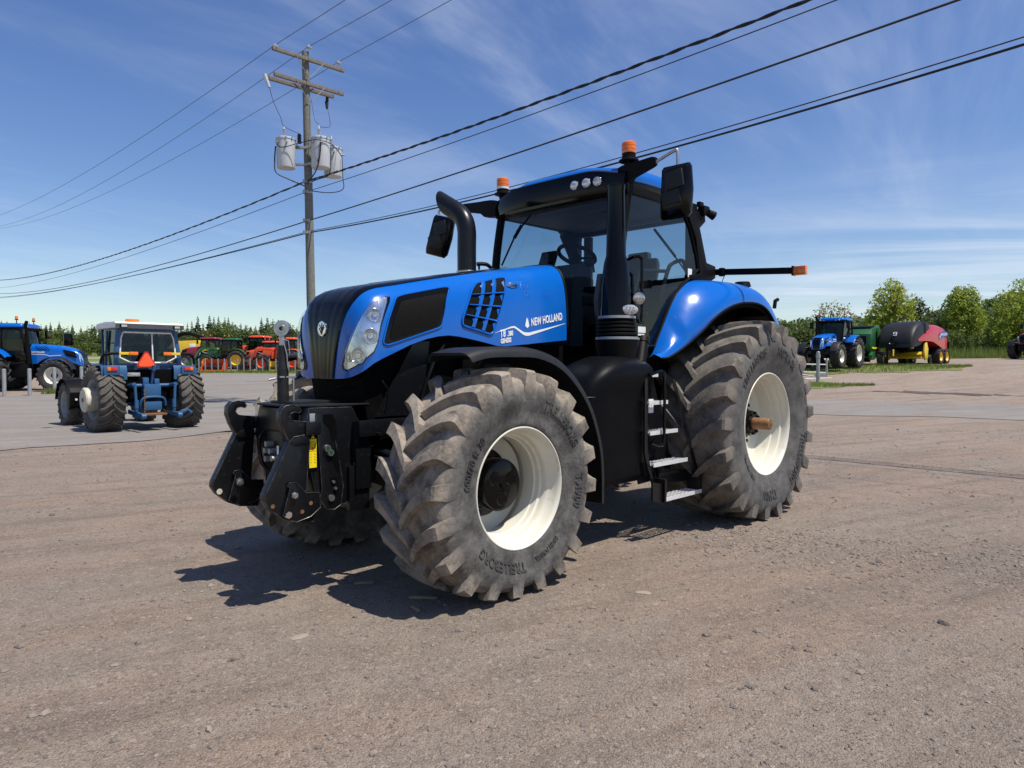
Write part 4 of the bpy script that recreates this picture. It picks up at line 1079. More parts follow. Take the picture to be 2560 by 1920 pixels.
        mb = MB(); mb.loft(under, False); mb.loft([[Vector((p[0].x, p[0].y, p[0].z)), Vector((p[0].x, .56 * s, p[0].z + .0)), Vector((p[0].x * .9, .56 * s, 1.1))] for p in under], False)
        mb.build('fender_liner', M['deep_black'], fd)
        mb = MB(); ext = [(-.56, 2.085), (-.80, 1.97), (-.99, 1.76), (-1.03, 1.66), (-1.0, 1.66), (-.96, 1.75), (-.78, 1.94), (-.56, 2.05)]
        mb.prism(ext, 1, s * .74, s * 1.10); mb.build('fender_flap', M['black'], fd)
        mb = MB(); mb.cyl((-.35, s * .90, 2.36), (-.35, s * .90, 2.41), .09, .075, 16); mb.tube([(-.92, s * 1.0, 2.16), (-.94, s * 1.0, 2.24), (-1.0, s * 1.0, 2.26)], .022); mb.build('fender_cap', M['black'], fd)

    # --- tank, step ladder
    mb = MB(); rings = []
    for z, k, n in ((.535, .93, 5), (.56, .985, 5), (.60, 1, 5), (1.20, 1, 5), (1.32, .985, 4.6), (1.42, .93, 4), (1.50, .82, 3.4), (1.55, .68, 3), (1.585, .52, 2.6), (1.60, .42, 2.2)):
        t_ = sm((z - 1.2) / .4); ring = []
        for q in range(56):
            a = 2 * math.pi * q / 56; c_, s_ = math.cos(a), math.sin(a)
            ring.append(Vector((1.94 - .12 * t_ + .50 * k * math.copysign(abs(c_) ** (2 / n), c_), .65 + .13 * t_ + .35 * k * math.copysign(abs(s_) ** (2 / n), s_), z)))
        rings.append(ring)
    mb.loft(rings, True, True); tank = mb.build('fuel_tank', M['tank'], T, ang=50)
    mb = MB(); mb.prism([(1.58, 1.36), (1.62, 1.44), (1.70, 1.40), (1.74, 1.25), (1.54, 1.24), (1.54, 1.30)], 1, .97, 1.003); mb.build('filler_recess', M['deep_black'], tank)
    mb = MB(); mb.cyl((1.64, .995, 1.265), (1.64, .995, 1.32), .030, .030, 18); mb.cyl((1.64, .995, 1.32), (1.64, .995, 1.365), .034, .026, 10); mb.ball((1.64, .995, 1.365), .02, 1); mb.build('blue_filler_cap', M['tap_blue'], tank)
    mb = MB(); mb.box((1.545, 1.003, 1.17), (.075, .004, .12)); mb.build('sticker', M['white'], tank, smooth=False)
    mb = MB(); mb.tube([(1.94 + .502 * math.copysign(abs(math.cos(a)) ** .4, math.cos(a)), .65 + .352 * math.copysign(abs(math.sin(a)) ** .4, math.sin(a)), 1.27) for a in [math.pi * k / 24 for k in range(2, 23)]], .004, 5); mb.build('tank_seam', M['grey_plastic'], tank)
    mb = MB(); mb.cyl((1.52, .86, 1.50), (1.38, .80, 1.73), .062, .058, 20); mb.cyl((1.385, .80, 1.72), (1.36, .79, 1.765), .068, .064, 20); mb.box((1.352, .785, 1.785), (.10, .03, .025), ('Y', 30)); mb.build('filler_neck', M['black'], tank)
    mb = MB()
    for s in (1,):
        mb.prism([(1.66, 1.46), (1.70, 1.46), (1.70, .78), (1.66, .66), (1.545, .43), (1.52, .43), (1.62, .68), (1.655, .80)], 1, 1.03, 1.045)
        mb.prism([(1.30, 1.40), (1.34, 1.40), (.92, .53), (.885, .53)], 1, 1.08, 1.095)
        mb.prism([(1.66, 1.46), (1.30, 1.46), (.97, .66), (1.0, .48), (1.50, .46), (1.64, .85)], 1, .84, .85)
    for x0, x1 in ((.90, .925), (1.50, 1.53)): mb.prism([(x0, .54), (x1, .54), (x1, .34), (x0, .34)], 1, 1.0, 1.14)
    mb.prism([(.90, .545), (1.32, .60), (1.40, .56), (1.40, .45), (.90, .45)], 1, .985, .997)
    mb.prism([(1.53, .50), (1.68, .53), (1.68, .37), (1.53, .33)], 1, 1.10, 1.115)
    lad = mb.build('step_ladder', M['black_metal'], T)
    for x0, x1, z, y0, y1 in ((.91, 1.51, .365, .98, 1.14), (1.06, 1.62, .665, .94, 1.08), (1.20, 1.645, .94, .90, 1.06), (1.35, 1.65, 1.20, .88, 1.05), (1.48, 1.66, 1.44, .88, 1.03)):
        mb = MB(); nb = 5
        for k in range(nb):
            y = y0 + (y1 - y0) * (k + .5) / nb; mb.box(((x0 + x1) / 2, y, z), (x1 - x0, .009, .016))
        for k in range(9):
            x = x0 + (x1 - x0) * (k + .5) / 9; mb.box((x, (y0 + y1) / 2, z + .004), (.008, y1 - y0, .014))
        mb.box(((x0 + x1) / 2, y1, z), (x1 - x0, .008, .034)); mb.build('step', M['step'], lad, smooth=False)
    mb = MB(); mb.tube(cr([(1.66, 1.06, 1.44), (1.50, 1.08, 1.47), (1.47, 1.09, 1.40), (1.47, 1.09, .90), (1.50, 1.08, .83), (1.62, 1.06, .86)], 4), .014); mb.build('handrail', M['black_gloss'], lad)

    # --- air intake / exhaust column at the left front cab post
    mb = MB()
    mb.lathe([(1.94, .140), (2.2, .130), (2.40, .105), (2.47, .086), (3.02, .074), (3.04, .078), (3.07, .078), (3.075, .07), (3.075, .001)], (1.785, .80, 0), axis=2, n=32)
    colm = mb.build('intake_column', M['black_gloss'], T)
    pr = [(1.52, .16), (1.60, .165), (1.70, .185), (1.735, .19)]
    for k in range(6):
        z = 1.74 + k * .033; r = .178 - k * .004; pr += [(z, r - .014), (z + .010, r), (z + .022, r), (z + .032, r - .014)]
    mb = MB(); mb.lathe(pr + [(1.945, .15)], (1.77, .80, 0), axis=2, n=36); mb.build('bellows', M['black'], colm, ang=20)
    mb = MB()
    for z, r in ((1.755, .183), (1.935, .160)): mb.lathe([(z - .010, r), (z - .010, r + .004), (z + .012, r + .003), (z + .012, r)], (1.77, .80, 0), axis=2, n=36)
    mb.build('clamp_band', M['galv'], colm)
    mb = MB()
    mb.tube([(1.68, .84, 2.35), (1.66, .88, 2.30), (1.655, .885, 2.05), (1.63, .885, 1.98), (1.56, .885, 1.90), (1.50, .885, 1.90)], .016)
    mb.tube(cr([(1.62, .80, 2.45), (1.60, .88, 2.475), (1.55, .90, 2.46), (1.54, .90, 2.40), (1.54, .90, 1.95), (1.57, .88, 1.92)], 4), .014); mb.build('grab_handle', M['black_gloss'], colm)
    def round_lamp(name, c, d, rx, m, parent, sq=1.0, ring='black_gloss', depth=.05):
        m4 = Matrix.Translation(c) @ rot_to(d); mb = MB(); N = 28
        def rg(r, z): return [m4 @ Vector((r * math.cos(2 * math.pi * k / N), r * sq * math.sin(2 * math.pi * k / N), z)) for k in range(N)]
        mb.loft([rg(.001, -depth), rg(rx * .6, -depth), rg(rx * 1.08, -.01), rg(rx * 1.10, .004), rg(rx * 1.02, .008)], True)
        o = mb.build(name, M[ring], parent); mb = MB(); mb.loft([rg(rx * 1.03, .005), rg(rx * .9, .010), rg(rx * .5, .013), rg(.0005, .014)])
        mb.build('lens', m, o); return o, m4
    look = Vector((.70, .71, -.10))
    round_lamp('work_light', (1.665, .955, 2.10), look, .054, M['lens'], T, 1.0)
    o, m4 = round_lamp('led_light', (1.80, .955, 1.995), look, .072, M['led'], T, .60)
    mb = MB()
    for px_, py_ in ((-.04, -.012), (-.014, -.018), (.014, -.014), (.038, -.004), (-.03, .014), (0, .018), (.028, .018)):
        mb.ball(m4 @ Vector((px_, py_, .012)), .008, 1)
    mb.build('led', M['chrome'], o)

    # --- exhaust stack on the right
    mb = MB(); pth = cr([(2.35, -.49, 2.30), (2.35, -.49, 2.60), (2.35, -.49, 2.77), (2.352, -.525, 2.88), (2.355, -.60, 2.955), (2.36, -.68, 3.005), (2.37, -.80, 3.075)], 5)
    r0 = .088; rings = []; 
    for i, p in enumerate(pth):
        d = (pth[min(i + 1, len(pth) - 1)] - pth[max(i - 1, 0)]).normalized(); a = Vector((1, 0, 0)); b = d.cross(a).normalized()
        ring = []
        for k in range(28):
            t = 2 * math.pi * k / 28; off = a * math.cos(t) * r0 + b * math.sin(t) * r0
            q = p + off
            if i > len(pth) - 8:                                       # slash cut: top edge reaches furthest
                f = (i - (len(pth) - 8)) / 7; q = q + d * (off.z / r0) * .10 * f
            ring.append(q)
        rings.append(ring)
    inner = [[p + (sum(rings[-1], Vector()) / 28 - p) * .08 for p in rings[-1]], [p + (sum(rings[-4], Vector()) / 28 - p) * .10 for p in rings[-4]]]
    mb.loft(rings + inner, True); mb.cyl((2.35, -.49, 2.28), (2.35, -.49, 2.40), .105, .090, 28)
    stk = mb.build('exhaust_stack', M['black_metal'], T, ang=50)
    mb = MB(); mb.lathe([(2.375, .098), (2.395, .099), (2.40, .092)], (2.35, -.49, 0), axis=2, n=28); mb.build('clamp_band', M['steel'], stk)
    mb = MB(); mb.tube(cr([(2.26, -.45, 2.47), (2.21, -.42, 2.475), (2.15, -.40, 2.46), (2.06, -.36, 2.36)], 4), .019); mb.tube([(2.24, -.44, 2.46), (2.24, -.44, 2.42)], .010); mb.build('drain_hose', M['black'], stk)

    # --- cab
    cab = thing('cab', (0, 0, 0), 0, None, None); cab.parent = T
    mb = MB()
    for s in (1, -1):
        mb.tube(cr([(1.80, s * .74, 1.45), (1.74, s * .765, 2.0), (1.68, s * .78, 2.6), (1.60, s * .785, 3.04)], 5), .042, 10)             # front post
        mb.prism([(.62, 3.02), (.33, 3.08), (.30, 2.97), (.41, 2.89), (.27, 2.56), (.09, 2.54), (.09, 2.42), (.25, 2.35), (.59, 2.37), (.59, 2.41), (.395, 2.44), (.48, 2.77), (.63, 2.98)], 1, s * .755, s * .825, .008)
        mb.box((1.05, s * .79, 3.075), (1.2, .06, .09), bev=.012)
        if s < 0: mb.box((1.05, s * .79, 2.30), (1.25, .05, .22), bev=.012)
    mb.box((.30, 0, 3.05), (.08, 1.6, .10), bev=.012); mb.box((.30, 0, 2.30), (.08, 1.6, .25), bev=.012)
    mb.box((1.62, 0, 3.085), (.08, 1.56, .09), bev=.012)
    mb.prism([(1.75, 1.1), (1.75, 1.68), (1.25, 1.68), (1.15, 1.62), (.6, 1.62), (.4, 2.2), (.2, 2.2), (.2, 1.1)], 1, -.60, .60, .02)
    mb.box((1.45, 0, 1.64), (.6, 1.58, .12), bev=.02)
    frame = mb.build('cab_frame', M['black'], T); 
    bpy.data.objects.remove(cab)
    # roof: black lower shell, blue cap
    def plan_ring(k, z, hw, x0, x1, n=4.2, N=64):
        cxm, lx = (x0 + x1) / 2, (x1 - x0) / 2; out = []
        for i in range(N):
            t = 2 * math.pi * i / N; ct, st2 = math.cos(t), math.sin(t)
            out.append(Vector((cxm + lx * k * math.copysign(abs(ct) ** (2 / n), ct), hw * k * math.copysign(abs(st2) ** (2 / n), st2), z)))
        return out
    mb = MB(); mb.loft([plan_ring(.93, 3.06, .83, .26, 1.74), plan_ring(.985, 3.075, .83, .26, 1.74), plan_ring(1.0, 3.10, .83, .26, 1.74), plan_ring(.995, 3.17, .83, .26, 1.74), plan_ring(.96, 3.20, .83, .26, 1.74)], True, True)
    # front fascia bowed up in the middle
    rings = []
    for k in range(25):
        y = -.80 + 1.6 * k / 24; e = abs(y) / .80
        top = 3.225 + .055 * sm((1 - e) * 2.2) ; x = 1.735 - .10 * e ** 4
        rings.append([Vector((x - .05, y, 3.045)), Vector((x + .02, y, 3.05)), Vector((x + .035, y, 3.13)), Vector((x + .02, y, top - .02)), Vector((x - .02, y, top)), Vector((x - .25, y, top - .01))])
    mb.loft(rings, False)
    roofb = mb.build('roof_base', M['black_gloss'], T, ang=40)
    mb = MB(); rings = []
    for k, z, d in ((1.0, 3.150, 0), (1.008, 3.175, 0), (1.0, 3.225, 0), (.97, 3.262, 0), (.90, 3.298, 0), (.75, 3.325, 0), (.5, 3.338, 0), (.2, 3.342, 0), (.001, 3.343, 0)):
        rings.append(plan_ring(k, z, .825, .27, 1.73))
    for rg in rings:
        for p in rg:
            p.z += .03 * sm((p.x - .9) / .8) * sm((.62 - abs(p.y)) / .3) - .05 * sm((.75 - p.x) / .5)
    mb.loft(rings, True); mb.build('cab_roof', M['blue'], T, ang=45)
    for y, z in ((.32, 3.185), (.455, 3.185), (.565, 3.182)): round_lamp('roof_light', (1.762 - .018 * (y > .5), y, z - .03), (1, .25, -.05), .042, M['lens' if y > .5 else 'led'], roofb, depth=.03)
    mb = MB()
    mb.box((.35, .83, 3.07), (.12, .08, .09), bev=.02); mb.cyl((.32, .86, 3.05), (.26, .895, 3.02), .035, .045, 14); mb.box((.42, .83, 3.12), (.08, .04, .05), bev=.01)
    mb.build('rear_work_light', M['black'], roofb)
    # glass
    mb = MB()
    rings = []
    for z, x in ((1.62, 1.76), (2.0, 1.735), (2.4, 1.70), (2.8, 1.65), (3.055, 1.61)):
        rings.append([Vector((x + .05 * (1 - (y / .76) ** 2), y, z)) for y in [(-.76 + 1.52 * k / 14) for k in range(15)]])
    mb.loft(rings, False); mb.build('windscreen', M['cab_glass'], T, ang=180, fix=False)
    door = [(1.64, 3.03), (1.05, 3.04), (.68, 2.97), (.58, 2.86), (.46, 2.62), (.42, 2.48), (.58, 2.38), (.72, 2.30), (.88, 2.17), (1.04, 1.95), (1.20, 1.70), (1.60, 1.70), (1.66, 1.76)]
    def pane(name, poly, axis, a, m):
        mb = MB(); f = mb.bm.faces.new([mb.bm.verts.new(((x, a, z) if axis == 1 else (a, x, z))) for x, z in poly]); return mb.build(name, m, T, smooth=False, fix=False)
    dg = pane('door_glass', door, 1, .805, M['cab_glass'])
    mb = MB(); mb.tube([(x, .81, z) for x, z in door[1:12]], .014, 6); mb.build('door_seal', M['black'], dg)
    win_r = [(1.60, 3.04), (.62, 3.04), (.50, 2.80), (.42, 2.44), (1.62, 2.40)]
    pane('side_window', win_r, 1, -.80, M['cab_glass'])
    pane('rear_window', [(-.76, 2.42), (.76, 2.42), (.74, 3.01), (-.74, 3.01)], 0, .30, M['cab_glass'])
    mb = MB(); mb.box((.31, -.66, 2.68), (.05, .10, .62), bev=.01); mb.box((.31, .66, 2.68), (.05, .10, .62), bev=.01); mb.prism([(.3, 3.03), (.72, 3.03), (.52, 2.93), (.45, 2.70), (.42, 2.42), (.3, 2.42)], 1, -.79, -.765); mb.build('rear_post', M['cab_grey'], T)
    mb = MB(); mb.box((.98, 0, 3.055), (1.25, 1.50, .04), bev=.01); mb.box((1.42, 0, 3.03), (.3, 1.1, .05), bev=.02); mb.box((.5, .3, 3.02), (.05, .5, .05), bev=.01); mb.box((1.1, .35, 3.03), (.3, .3, .06), bev=.03); mb.build('headliner', M['cab_grey'], T)
    mb = MB()                                                           # seat
    mb.box((.62, 0, 2.02), (.50, .50, .14), bev=.04); mb.prism([(.44, 2.05), (.36, 2.05), (.20, 2.60), (.24, 2.68), (.33, 2.66), (.40, 2.40)], 1, -.24, .24, .03); mb.box((.25, 0, 2.68), (.10, .26, .14), bev=.03)
    mb.box((.66, -.34, 2.22), (.42, .10, .08), bev=.02); mb.box((.60, 0, 1.83), (.36, .40, .28), bev=.02); mb.build('seat', M['seat'], T)
    mb = MB(); c = Vector((1.36, .02, 2.60)); nrm = Vector((-.42, 0, .90)).normalized(); m4 = Matrix.Translation(c) @ rot_to(nrm)
    mb.tube([m4 @ Vector((.185 * math.cos(2 * math.pi * k / 28), .185 * math.sin(2 * math.pi * k / 28), 0)) for k in range(29)], .021, 8, False)
    for k in range(3):
        a = R(90 + 120 * k); mb.tube([m4 @ Vector((0, 0, -.03)), m4 @ Vector((.18 * math.cos(a), .18 * math.sin(a), 0))], .014, 6)
    mb.cyl(m4 @ Vector((0, 0, -.06)), m4 @ Vector((0, 0, 0)), .05, .04, 14); mb.build('steering_wheel', M['black'], T)
    mb = MB(); mb.prism([(1.66, 1.66), (1.62, 2.30), (1.50, 2.50), (1.40, 2.50), (1.38, 2.38), (1.46, 2.20), (1.44, 1.66)], 1, -.16, .18, .03); mb.box((1.34, .14, 2.53), (.02, .16, .015)); mb.box((1.55, 0, 2.33), (.16, .34, .20), bev=.04)
    mb.tube([(1.38, .15, 2.54), (1.34, .20, 2.54), (1.33, .21, 2.42)], .010); mb.build('steering_console', M['seat'], T)
    mb = MB(); mb.box((1.53, -.20, 2.57), (.035, .20, .155), ('Y', -22), .01); mb.tube([(1.54, -.20, 2.52), (1.58, -.2, 2.44), (1.62, -.2, 2.38)], .014); mb.box((1.63, -.16, 2.53), (.05, .05, .09), bev=.01); mb.box((1.45, -.17, 2.45), (.16, .30, .03), bev=.01); mb.build('monitor', M['black_gloss'], T)
    mb = MB(); mb.box((.75, -.46, 2.10), (.60, .22, .42), bev=.04); mb.box((1.0, -.46, 2.26), (.2, .2, .1), bev=.03); mb.build('armrest_console', M['cab_grey'], T)
    mb = MB(); mb.prism([(1.72, 1.70), (1.60, 1.72), (1.62, 2.12), (1.68, 2.34), (1.73, 2.34), (1.78, 2.1)], 1, .55, .60, .01); mb.build('footwell_panel', M['cab_grey'], T)
    mb = MB(); mb.tube(cr([(.84, .62, 2.0), (.80, .64, 2.25), (.71, .65, 2.47), (.64, .65, 2.53), (.48, .65, 2.58), (.40, .64, 2.56), (.30, .62, 2.45)], 4), .020, 8); mb.tube([(1.12, .62, 2.42), (.72, .64, 2.45)], .018); mb.tube([(1.17, .62, 2.42), (1.20, .62, 2.30), (1.30, .62, 2.12)], .012); mb.build('grab_rail', M['grey_plastic'], T)
    mb = MB(); mb.tube([(.27, .20, 2.98), (.27, .46, 2.66)], .014, 6); mb.tube([(.262, .43, 2.69), (.262, .62, 2.44)], .009, 6); mb.build('rear_wiper', M['black'], T)
    mb = MB(); mb.tube([(1.70, -.28, 2.99), (1.735, -.42, 2.84)], .009, 6); mb.tube([(1.735, -.42, 2.86), (1.76, -.50, 2.70), (1.78, -.60, 2.52)], .009, 6); mb.tube([(1.722, -.38, 2.90), (1.745, -.46, 2.78)], .017, 6); mb.build('front_wiper', M['black'], T)
    mb = MB(); mb.box((.57, .806, 2.43), (.075, .004, .085)); mb.build('window_sticker', M['white'], dg, smooth=False)
    mb = MB(); mb.box((1.40, .807, 1.845), (.12, .003, .055)); mb.box((1.41, .807, 1.80), (.10, .003, .016)); mb.build('door_notice', M['white'], dg, smooth=False)
    mb = MB()
    bm = text_bm('PI', .06, .0006, 0, .001)
    for v in bm.verts: v.co = Vector((1.445 - v.co.x, .807 + v.co.z, 1.725 + v.co.y))
    add_bm(mb, bm); mb.build('door_lettering', M['silver'], dg, smooth=False)

    # --- mirrors and beacons
    for s in (1, -1):
        if s > 0:
            a0, a1, tp, top2, dn, mc, ang = (1.60, .70, 3.20), (1.55, 1.05, 3.27), (1.53, 1.20, 3.33), (1.52, 1.235, 3.32), (1.52, 1.24, 3.10), (1.53, 1.23, 2.99), 0
        else:
            a0, a1, tp, top2, dn, mc, ang = (1.66, -.78, 3.145), (1.69, -1.30, 3.20), (1.70, -1.58, 3.245), (1.70, -1.665, 3.235), (1.70, -1.68, 3.08), (1.69, -1.66, 2.955), 14
        d = Vector(a1) - Vector(a0); mb = MB(); up = Vector((0, 0, 1)); sd3 = d.normalized().cross(up)
        rings = []
        for t, w, h0, h1 in ((0, .035, -.10, .065), (.12, .040, -.105, .07), (.3, .038, -.10, .066), (.42, .030, -.06, .062), (.9, .026, -.035, .05), (1.0, .022, -.025, .035)):
            p = Vector(a0) + d * t; rings.append([p + sd3 * w + up * h0, p - sd3 * w + up * h0, p - sd3 * w + up * h1, p + sd3 * w + up * h1])
        mb.loft(rings, True, True); arm = mb.build('mirror_arm', M['black'], T, ang=30)
        mb = MB(); mb.tube(cr([tuple(Vector(a1) - d * .1), a1, tp, top2, dn], 5) if s > 0 else [a1, tp, top2, dn], .014, 8); mb.build('mirror_rod', M['steel'], arm)
        mb = MB(); rings = []; mm = Matrix.Translation(mc) @ Matrix.Rotation(R(ang), 4, 'Z') @ Matrix.Rotation(R(0 if s > 0 else -16), 4, 'X')
        for x, k in ((-.045, .88), (-.04, .96), (-.02, 1.0), (.015, .97), (.05, .80), (.062, .62)):
            rings.append([mm @ Vector((x, p[0] * k, p[1] * k)) for p in [(.135, .20), (.120, .225), (-.115, .225), (-.135, .20), (-.150, -.19), (-.135, -.225), (.105, -.225), (.135, -.19), (.150, 0)]])
        mb.loft(rings, True, True); mir = mb.build('mirror', M['black_gloss'], T, ang=30)
        mb = MB()
        for p, sz in (((.062, .02, .085), (.03, .17, .15)), ((.060, -.01, -.06), (.025, .18, .12))): mb.box(mm @ Vector(p), sz, Matrix.Rotation(R(ang), 4, 'Z') @ Matrix.Rotation(R(8), 4, 'X'), .012)
        mb.build('mirror_mount', M['grey_plastic'], mir)
        mb = MB(); f = [mm @ Vector((-.047, p[0], p[1])) for p in ((.11, .19), (-.11, .19), (-.125, -.19), (.105, -.19))]; mb.bm.faces.new([mb.bm.verts.new(p) for p in f]); mb.build('mirror_face', M['chrome'], mir, smooth=False)
        bx, by, bz = 1.58, s * .785, 3.20
        if s < 0: bz = 3.17
        mb = MB(); mb.lathe([(bz - .02, .020), (bz + .08, .036), (bz + .10, .045), (bz + .115, .088), (bz + .128, .088), (bz + .14, .062), (bz + .175, .060), (bz + .185, .063), (bz + .185, .001)], (bx, by, 0), axis=2, n=28)
        mb.box((bx, by - s * .03, bz - .04), (.09, .08, .12), bev=.01); bc = mb.build('beacon', M['black'], T)
        mb = MB(); zb = bz + .183
        mb.lathe([(zb, .061), (zb + .01, .064), (zb + .028, .064), (zb + .031, .061), (zb + .034, .064), (zb + .062, .064), (zb + .065, .061), (zb + .068, .064), (zb + .092, .063), (zb + .102, .054), (zb + .106, .03), (zb + .107, .001)], (bx, by, 0), axis=2, n=32); mb.build('beacon_lens', M['amber'], bc, ang=25)
        if s < 0:
            mb = MB(); mb.lathe([(zb - .012, .0645), (zb + .006, .0655), (zb + .008, .062)], (bx, by, 0), axis=2, n=28); mb.build('beacon_band', M['white'], bc)
    # --- marker arm at the rear left
    mb = MB(); a, b = Vector((.06, .76, 2.49)), Vector((.04, 1.60, 2.43))
    mb.box((a + b) / 2, (.03, (b - a).length, .062), Matrix.Rotation(-math.atan2(.06, .84), 4, 'X'), .006); mb.box((.06, .70, 2.485), (.07, .14, .09), bev=.01); mb.box((.06, .88, 2.48), (.05, .05, .085), bev=.006)
    mb.tube(cr([(.10, .74, 2.44), (.08, .78, 2.33), (.05, .84, 2.32), (.05, .90, 2.44)], 4), .004, 5)
    ma = mb.build('marker_arm', M['black'], T)
    mb = MB(); mb.box((.045, 1.675, 2.425), (.055, .13, .085), bev=.012); mb.build('amber_marker', M['amber'], ma)
    mb = MB(); mb.box((.045, 1.615, 2.427), (.062, .02, .092), bev=.004); mb.build('marker_frame', M['black_gloss'], ma)
    return T
main = build_main()

# ------------------------------------------------------------------ utility pole and overhead lines
def build_pole():
    P = thing('utility_pole', (-7.25, 26, 0), 0, 'tall wooden utility pole with two crossarm levels and three grey transformers', 'utility pole')
    def L(x, y, z): return (x + 7.25, y - 26, z)
    mb = MB(); mb.tube([L(-7.25, 26, -.3), L(-7.34, 26, 3.74), L(-7.40, 26, 8), L(-7.48, 26, 12.82)], [.17, .158, .145, .125], 18); mb.build('pole_shaft', M['pole'], P)
    dv = Vector((.72, .69, 0)).normalized()
    def arm(c, half, w, h, off):
        n = Vector((dv.y, -dv.x, 0)); mb = MB(); a = Vector(c) + n * off
        rot = Matrix.Rotation(math.atan2(dv.y, dv.x), 4, 'Z'); mb.box(a, (half * 2, w, h), rot, .006); return mb.build('crossarm', M['arm_wood'], P, ang=20)
    c1 = L(-7.42, 26, 12.50); c2 = L(-7.40, 26, 11.62)
    arm(c1, 1.40, .10, .125, .17); arm(c2, 1.36, .10, .13, .17)
    a3 = arm((c2[0] - .12, c2[1] - .11, c2[2] - .05), 1.30, .10, .13, -.17)
    mb = MB(); n = Vector((dv.y, -dv.x, 0))
    for cc, q in ((c1, .17), (c2, .17)):
        for s in (-1, 1): mb.tube([Vector(cc) + n * (q + .06) + dv * s * .55, Vector(cc) + n * (q - .02) + Vector((0, 0, -.62)) + dv * s * .03], .016, 5)
    mb.build('brace', M['galv'], P, gap=.02)
    def insul(p, s=1.0):
        mb = MB(); mb.lathe([(-.10, .012), (.02, .012), (.03, .05 * s), (.05, .10 * s), (.085, .105 * s), (.10, .06 * s), (.13, .055 * s), (.14, .035 * s), (.16, .035 * s), (.165, .001)], p, axis=2, n=20); return mb.build('insulator', M['porcelain'], P)
    insul(L(-8.27, 25.10, 12.56)); insul(L(-7.34, 25.95, 12.90)); insul(L(-6.50, 26.92, 12.74))
    def can(c, h, r):
        mb = MB(); x, y, z = c
        mb.lathe([(z - h / 2, .001), (z - h / 2, r * .97), (z - h / 2 + .03, r), (z + h / 2 - .06, r), (z + h / 2 - .05, r * 1.05), (z + h / 2, r * 1.05), (z + h / 2 + .03, r * .9), (z + h / 2 + .06, .001)], (x, y, 0), axis=2, n=36)
        o = mb.build('transformer', M['can'], P)
        mb = MB(); zb = z + h / 2 + .04
        pr = [(zb, .05)]
        for k in range(5): pr += [(zb + .03 + k * .055, .035), (zb + .045 + k * .055, .065), (zb + .06 + k * .055, .035)]
        pr += [(zb + .36, .02), (zb + .40, .001)]
        mb.lathe(pr, (x - .02, y - r * .4, 0), axis=2, n=14); mb.build('bushing', M['porcelain'], o)
        mb = MB()
        for k in range(10):
            a = 2 * math.pi * k / 10; mb.box((x + r * 1.06 * math.cos(a), y + r * 1.06 * math.sin(a), z + h / 2 - .03), (.045, .045, .06))
        for a in (-2.2, -1.2, .2): mb.cyl((x + r * math.cos(a), y + r * math.sin(a), z + h * .30), (x + (r + .10) * math.cos(a), y + (r + .10) * math.sin(a), z + h * .30), .035, n=8)
        mb.build('terminal', M['galv'], o, gap=.05); return o
    can(L(-8.10, 25.65, 9.08), 1.04, .325); can(L(-6.83, 25.55, 9.06), 1.04, .325); can(L(-6.62, 26.45, 8.98), 1.04, .325)
    mb = MB()
    for (x, y, z) in ((-7.6, 25.85, 9.35), (-7.6, 25.85, 8.75), (-7.15, 25.75, 9.35), (-7.15, 25.75, 8.75), (-7.05, 26.2, 9.3), (-7.05, 26.2, 8.7)): mb.box(L(x, y, z), (.42, .10, .09), bev=.01)
    for z in (8.15, 7.78, 6.75, 6.32): mb.cyl(L(-7.42, 25.99, z - .05), L(-7.42, 25.99, z + .05), .17, n=16); mb.box(L(-7.50, 25.82, z), (.10, .10, .10))
    mb.build('bracket', M['galv'], P, gap=.05)
    mb = MB(); mb.cyl(L(-8.55, 24.82, 11.55), L(-8.40, 24.85, 11.12), .07, .05, 12); mb.build('cutout_fuse', M['porcelain'], P)
    mb = MB(); mb.cyl(L(-6.84, 26.55, 11.40), L(-6.84, 26.50, 10.98), .06, .045, 12); mb.tube([L(-6.9, 26.5, 11.25), L(-6.86, 26.5, 10.98)], .02); mb.build('cutout_fuse', M['grey_plastic'], P)
    mb = MB()
    mb.cyl(L(-7.63, 25.7, 9.45), L(-7.63, 25.7, 9.80), .05, n=12)
    for k in range(6): mb.cyl(L(-7.63, 25.7, 9.46 + k * .055), L(-7.63, 25.7, 9.48 + k * .055), .075, n=12)
    mb.build('arrester', M['grey_plastic'], P)
    mb = MB()
    mb.tube(cr([L(-8.40, 24.85, 11.15), L(-8.32, 25.0, 10.7), L(-8.15, 25.2, 10.25), L(-8.05, 25.35, 9.95), L(-7.63, 25.7, 9.80)], 6), .010, 5)
    mb.tube(cr([L(-7.25, 25.9, 11.1), L(-7.15, 25.8, 10.6), L(-7.05, 25.7, 10.25), L(-6.90, 25.6, 10.1), L(-6.85, 25.5, 9.95)], 6), .010, 5)
    mb.tube(cr([L(-6.82, 26.5, 11.0), L(-6.72, 26.4, 10.6), L(-6.70, 26.3, 10.25), L(-6.85, 25.5, 9.98)], 6), .010, 5)
    mb.tube(cr([L(-8.36, 25.4, 9.35), L(-8.1, 25.28, 9.20), L(-7.4, 25.3, 9.38), L(-6.83, 25.15, 9.42), L(-6.4, 25.5, 9.35), L(-6.2, 26.1, 9.1)], 6), .016, 6)
    mb.tube(cr([L(-8.42, 25.5, 9.30), L(-8.44, 25.45, 8.8), L(-8.38, 25.4, 8.35), L(-8.0, 25.5, 8.15), L(-7.5, 25.85, 7.98)], 6), .024, 6)
    mb.tube(cr([L(-6.75, 25.2, 9.35), L(-6.78, 25.2, 8.8), L(-6.95, 25.3, 8.35), L(-7.4, 25.8, 8.05)], 6), .022, 6)
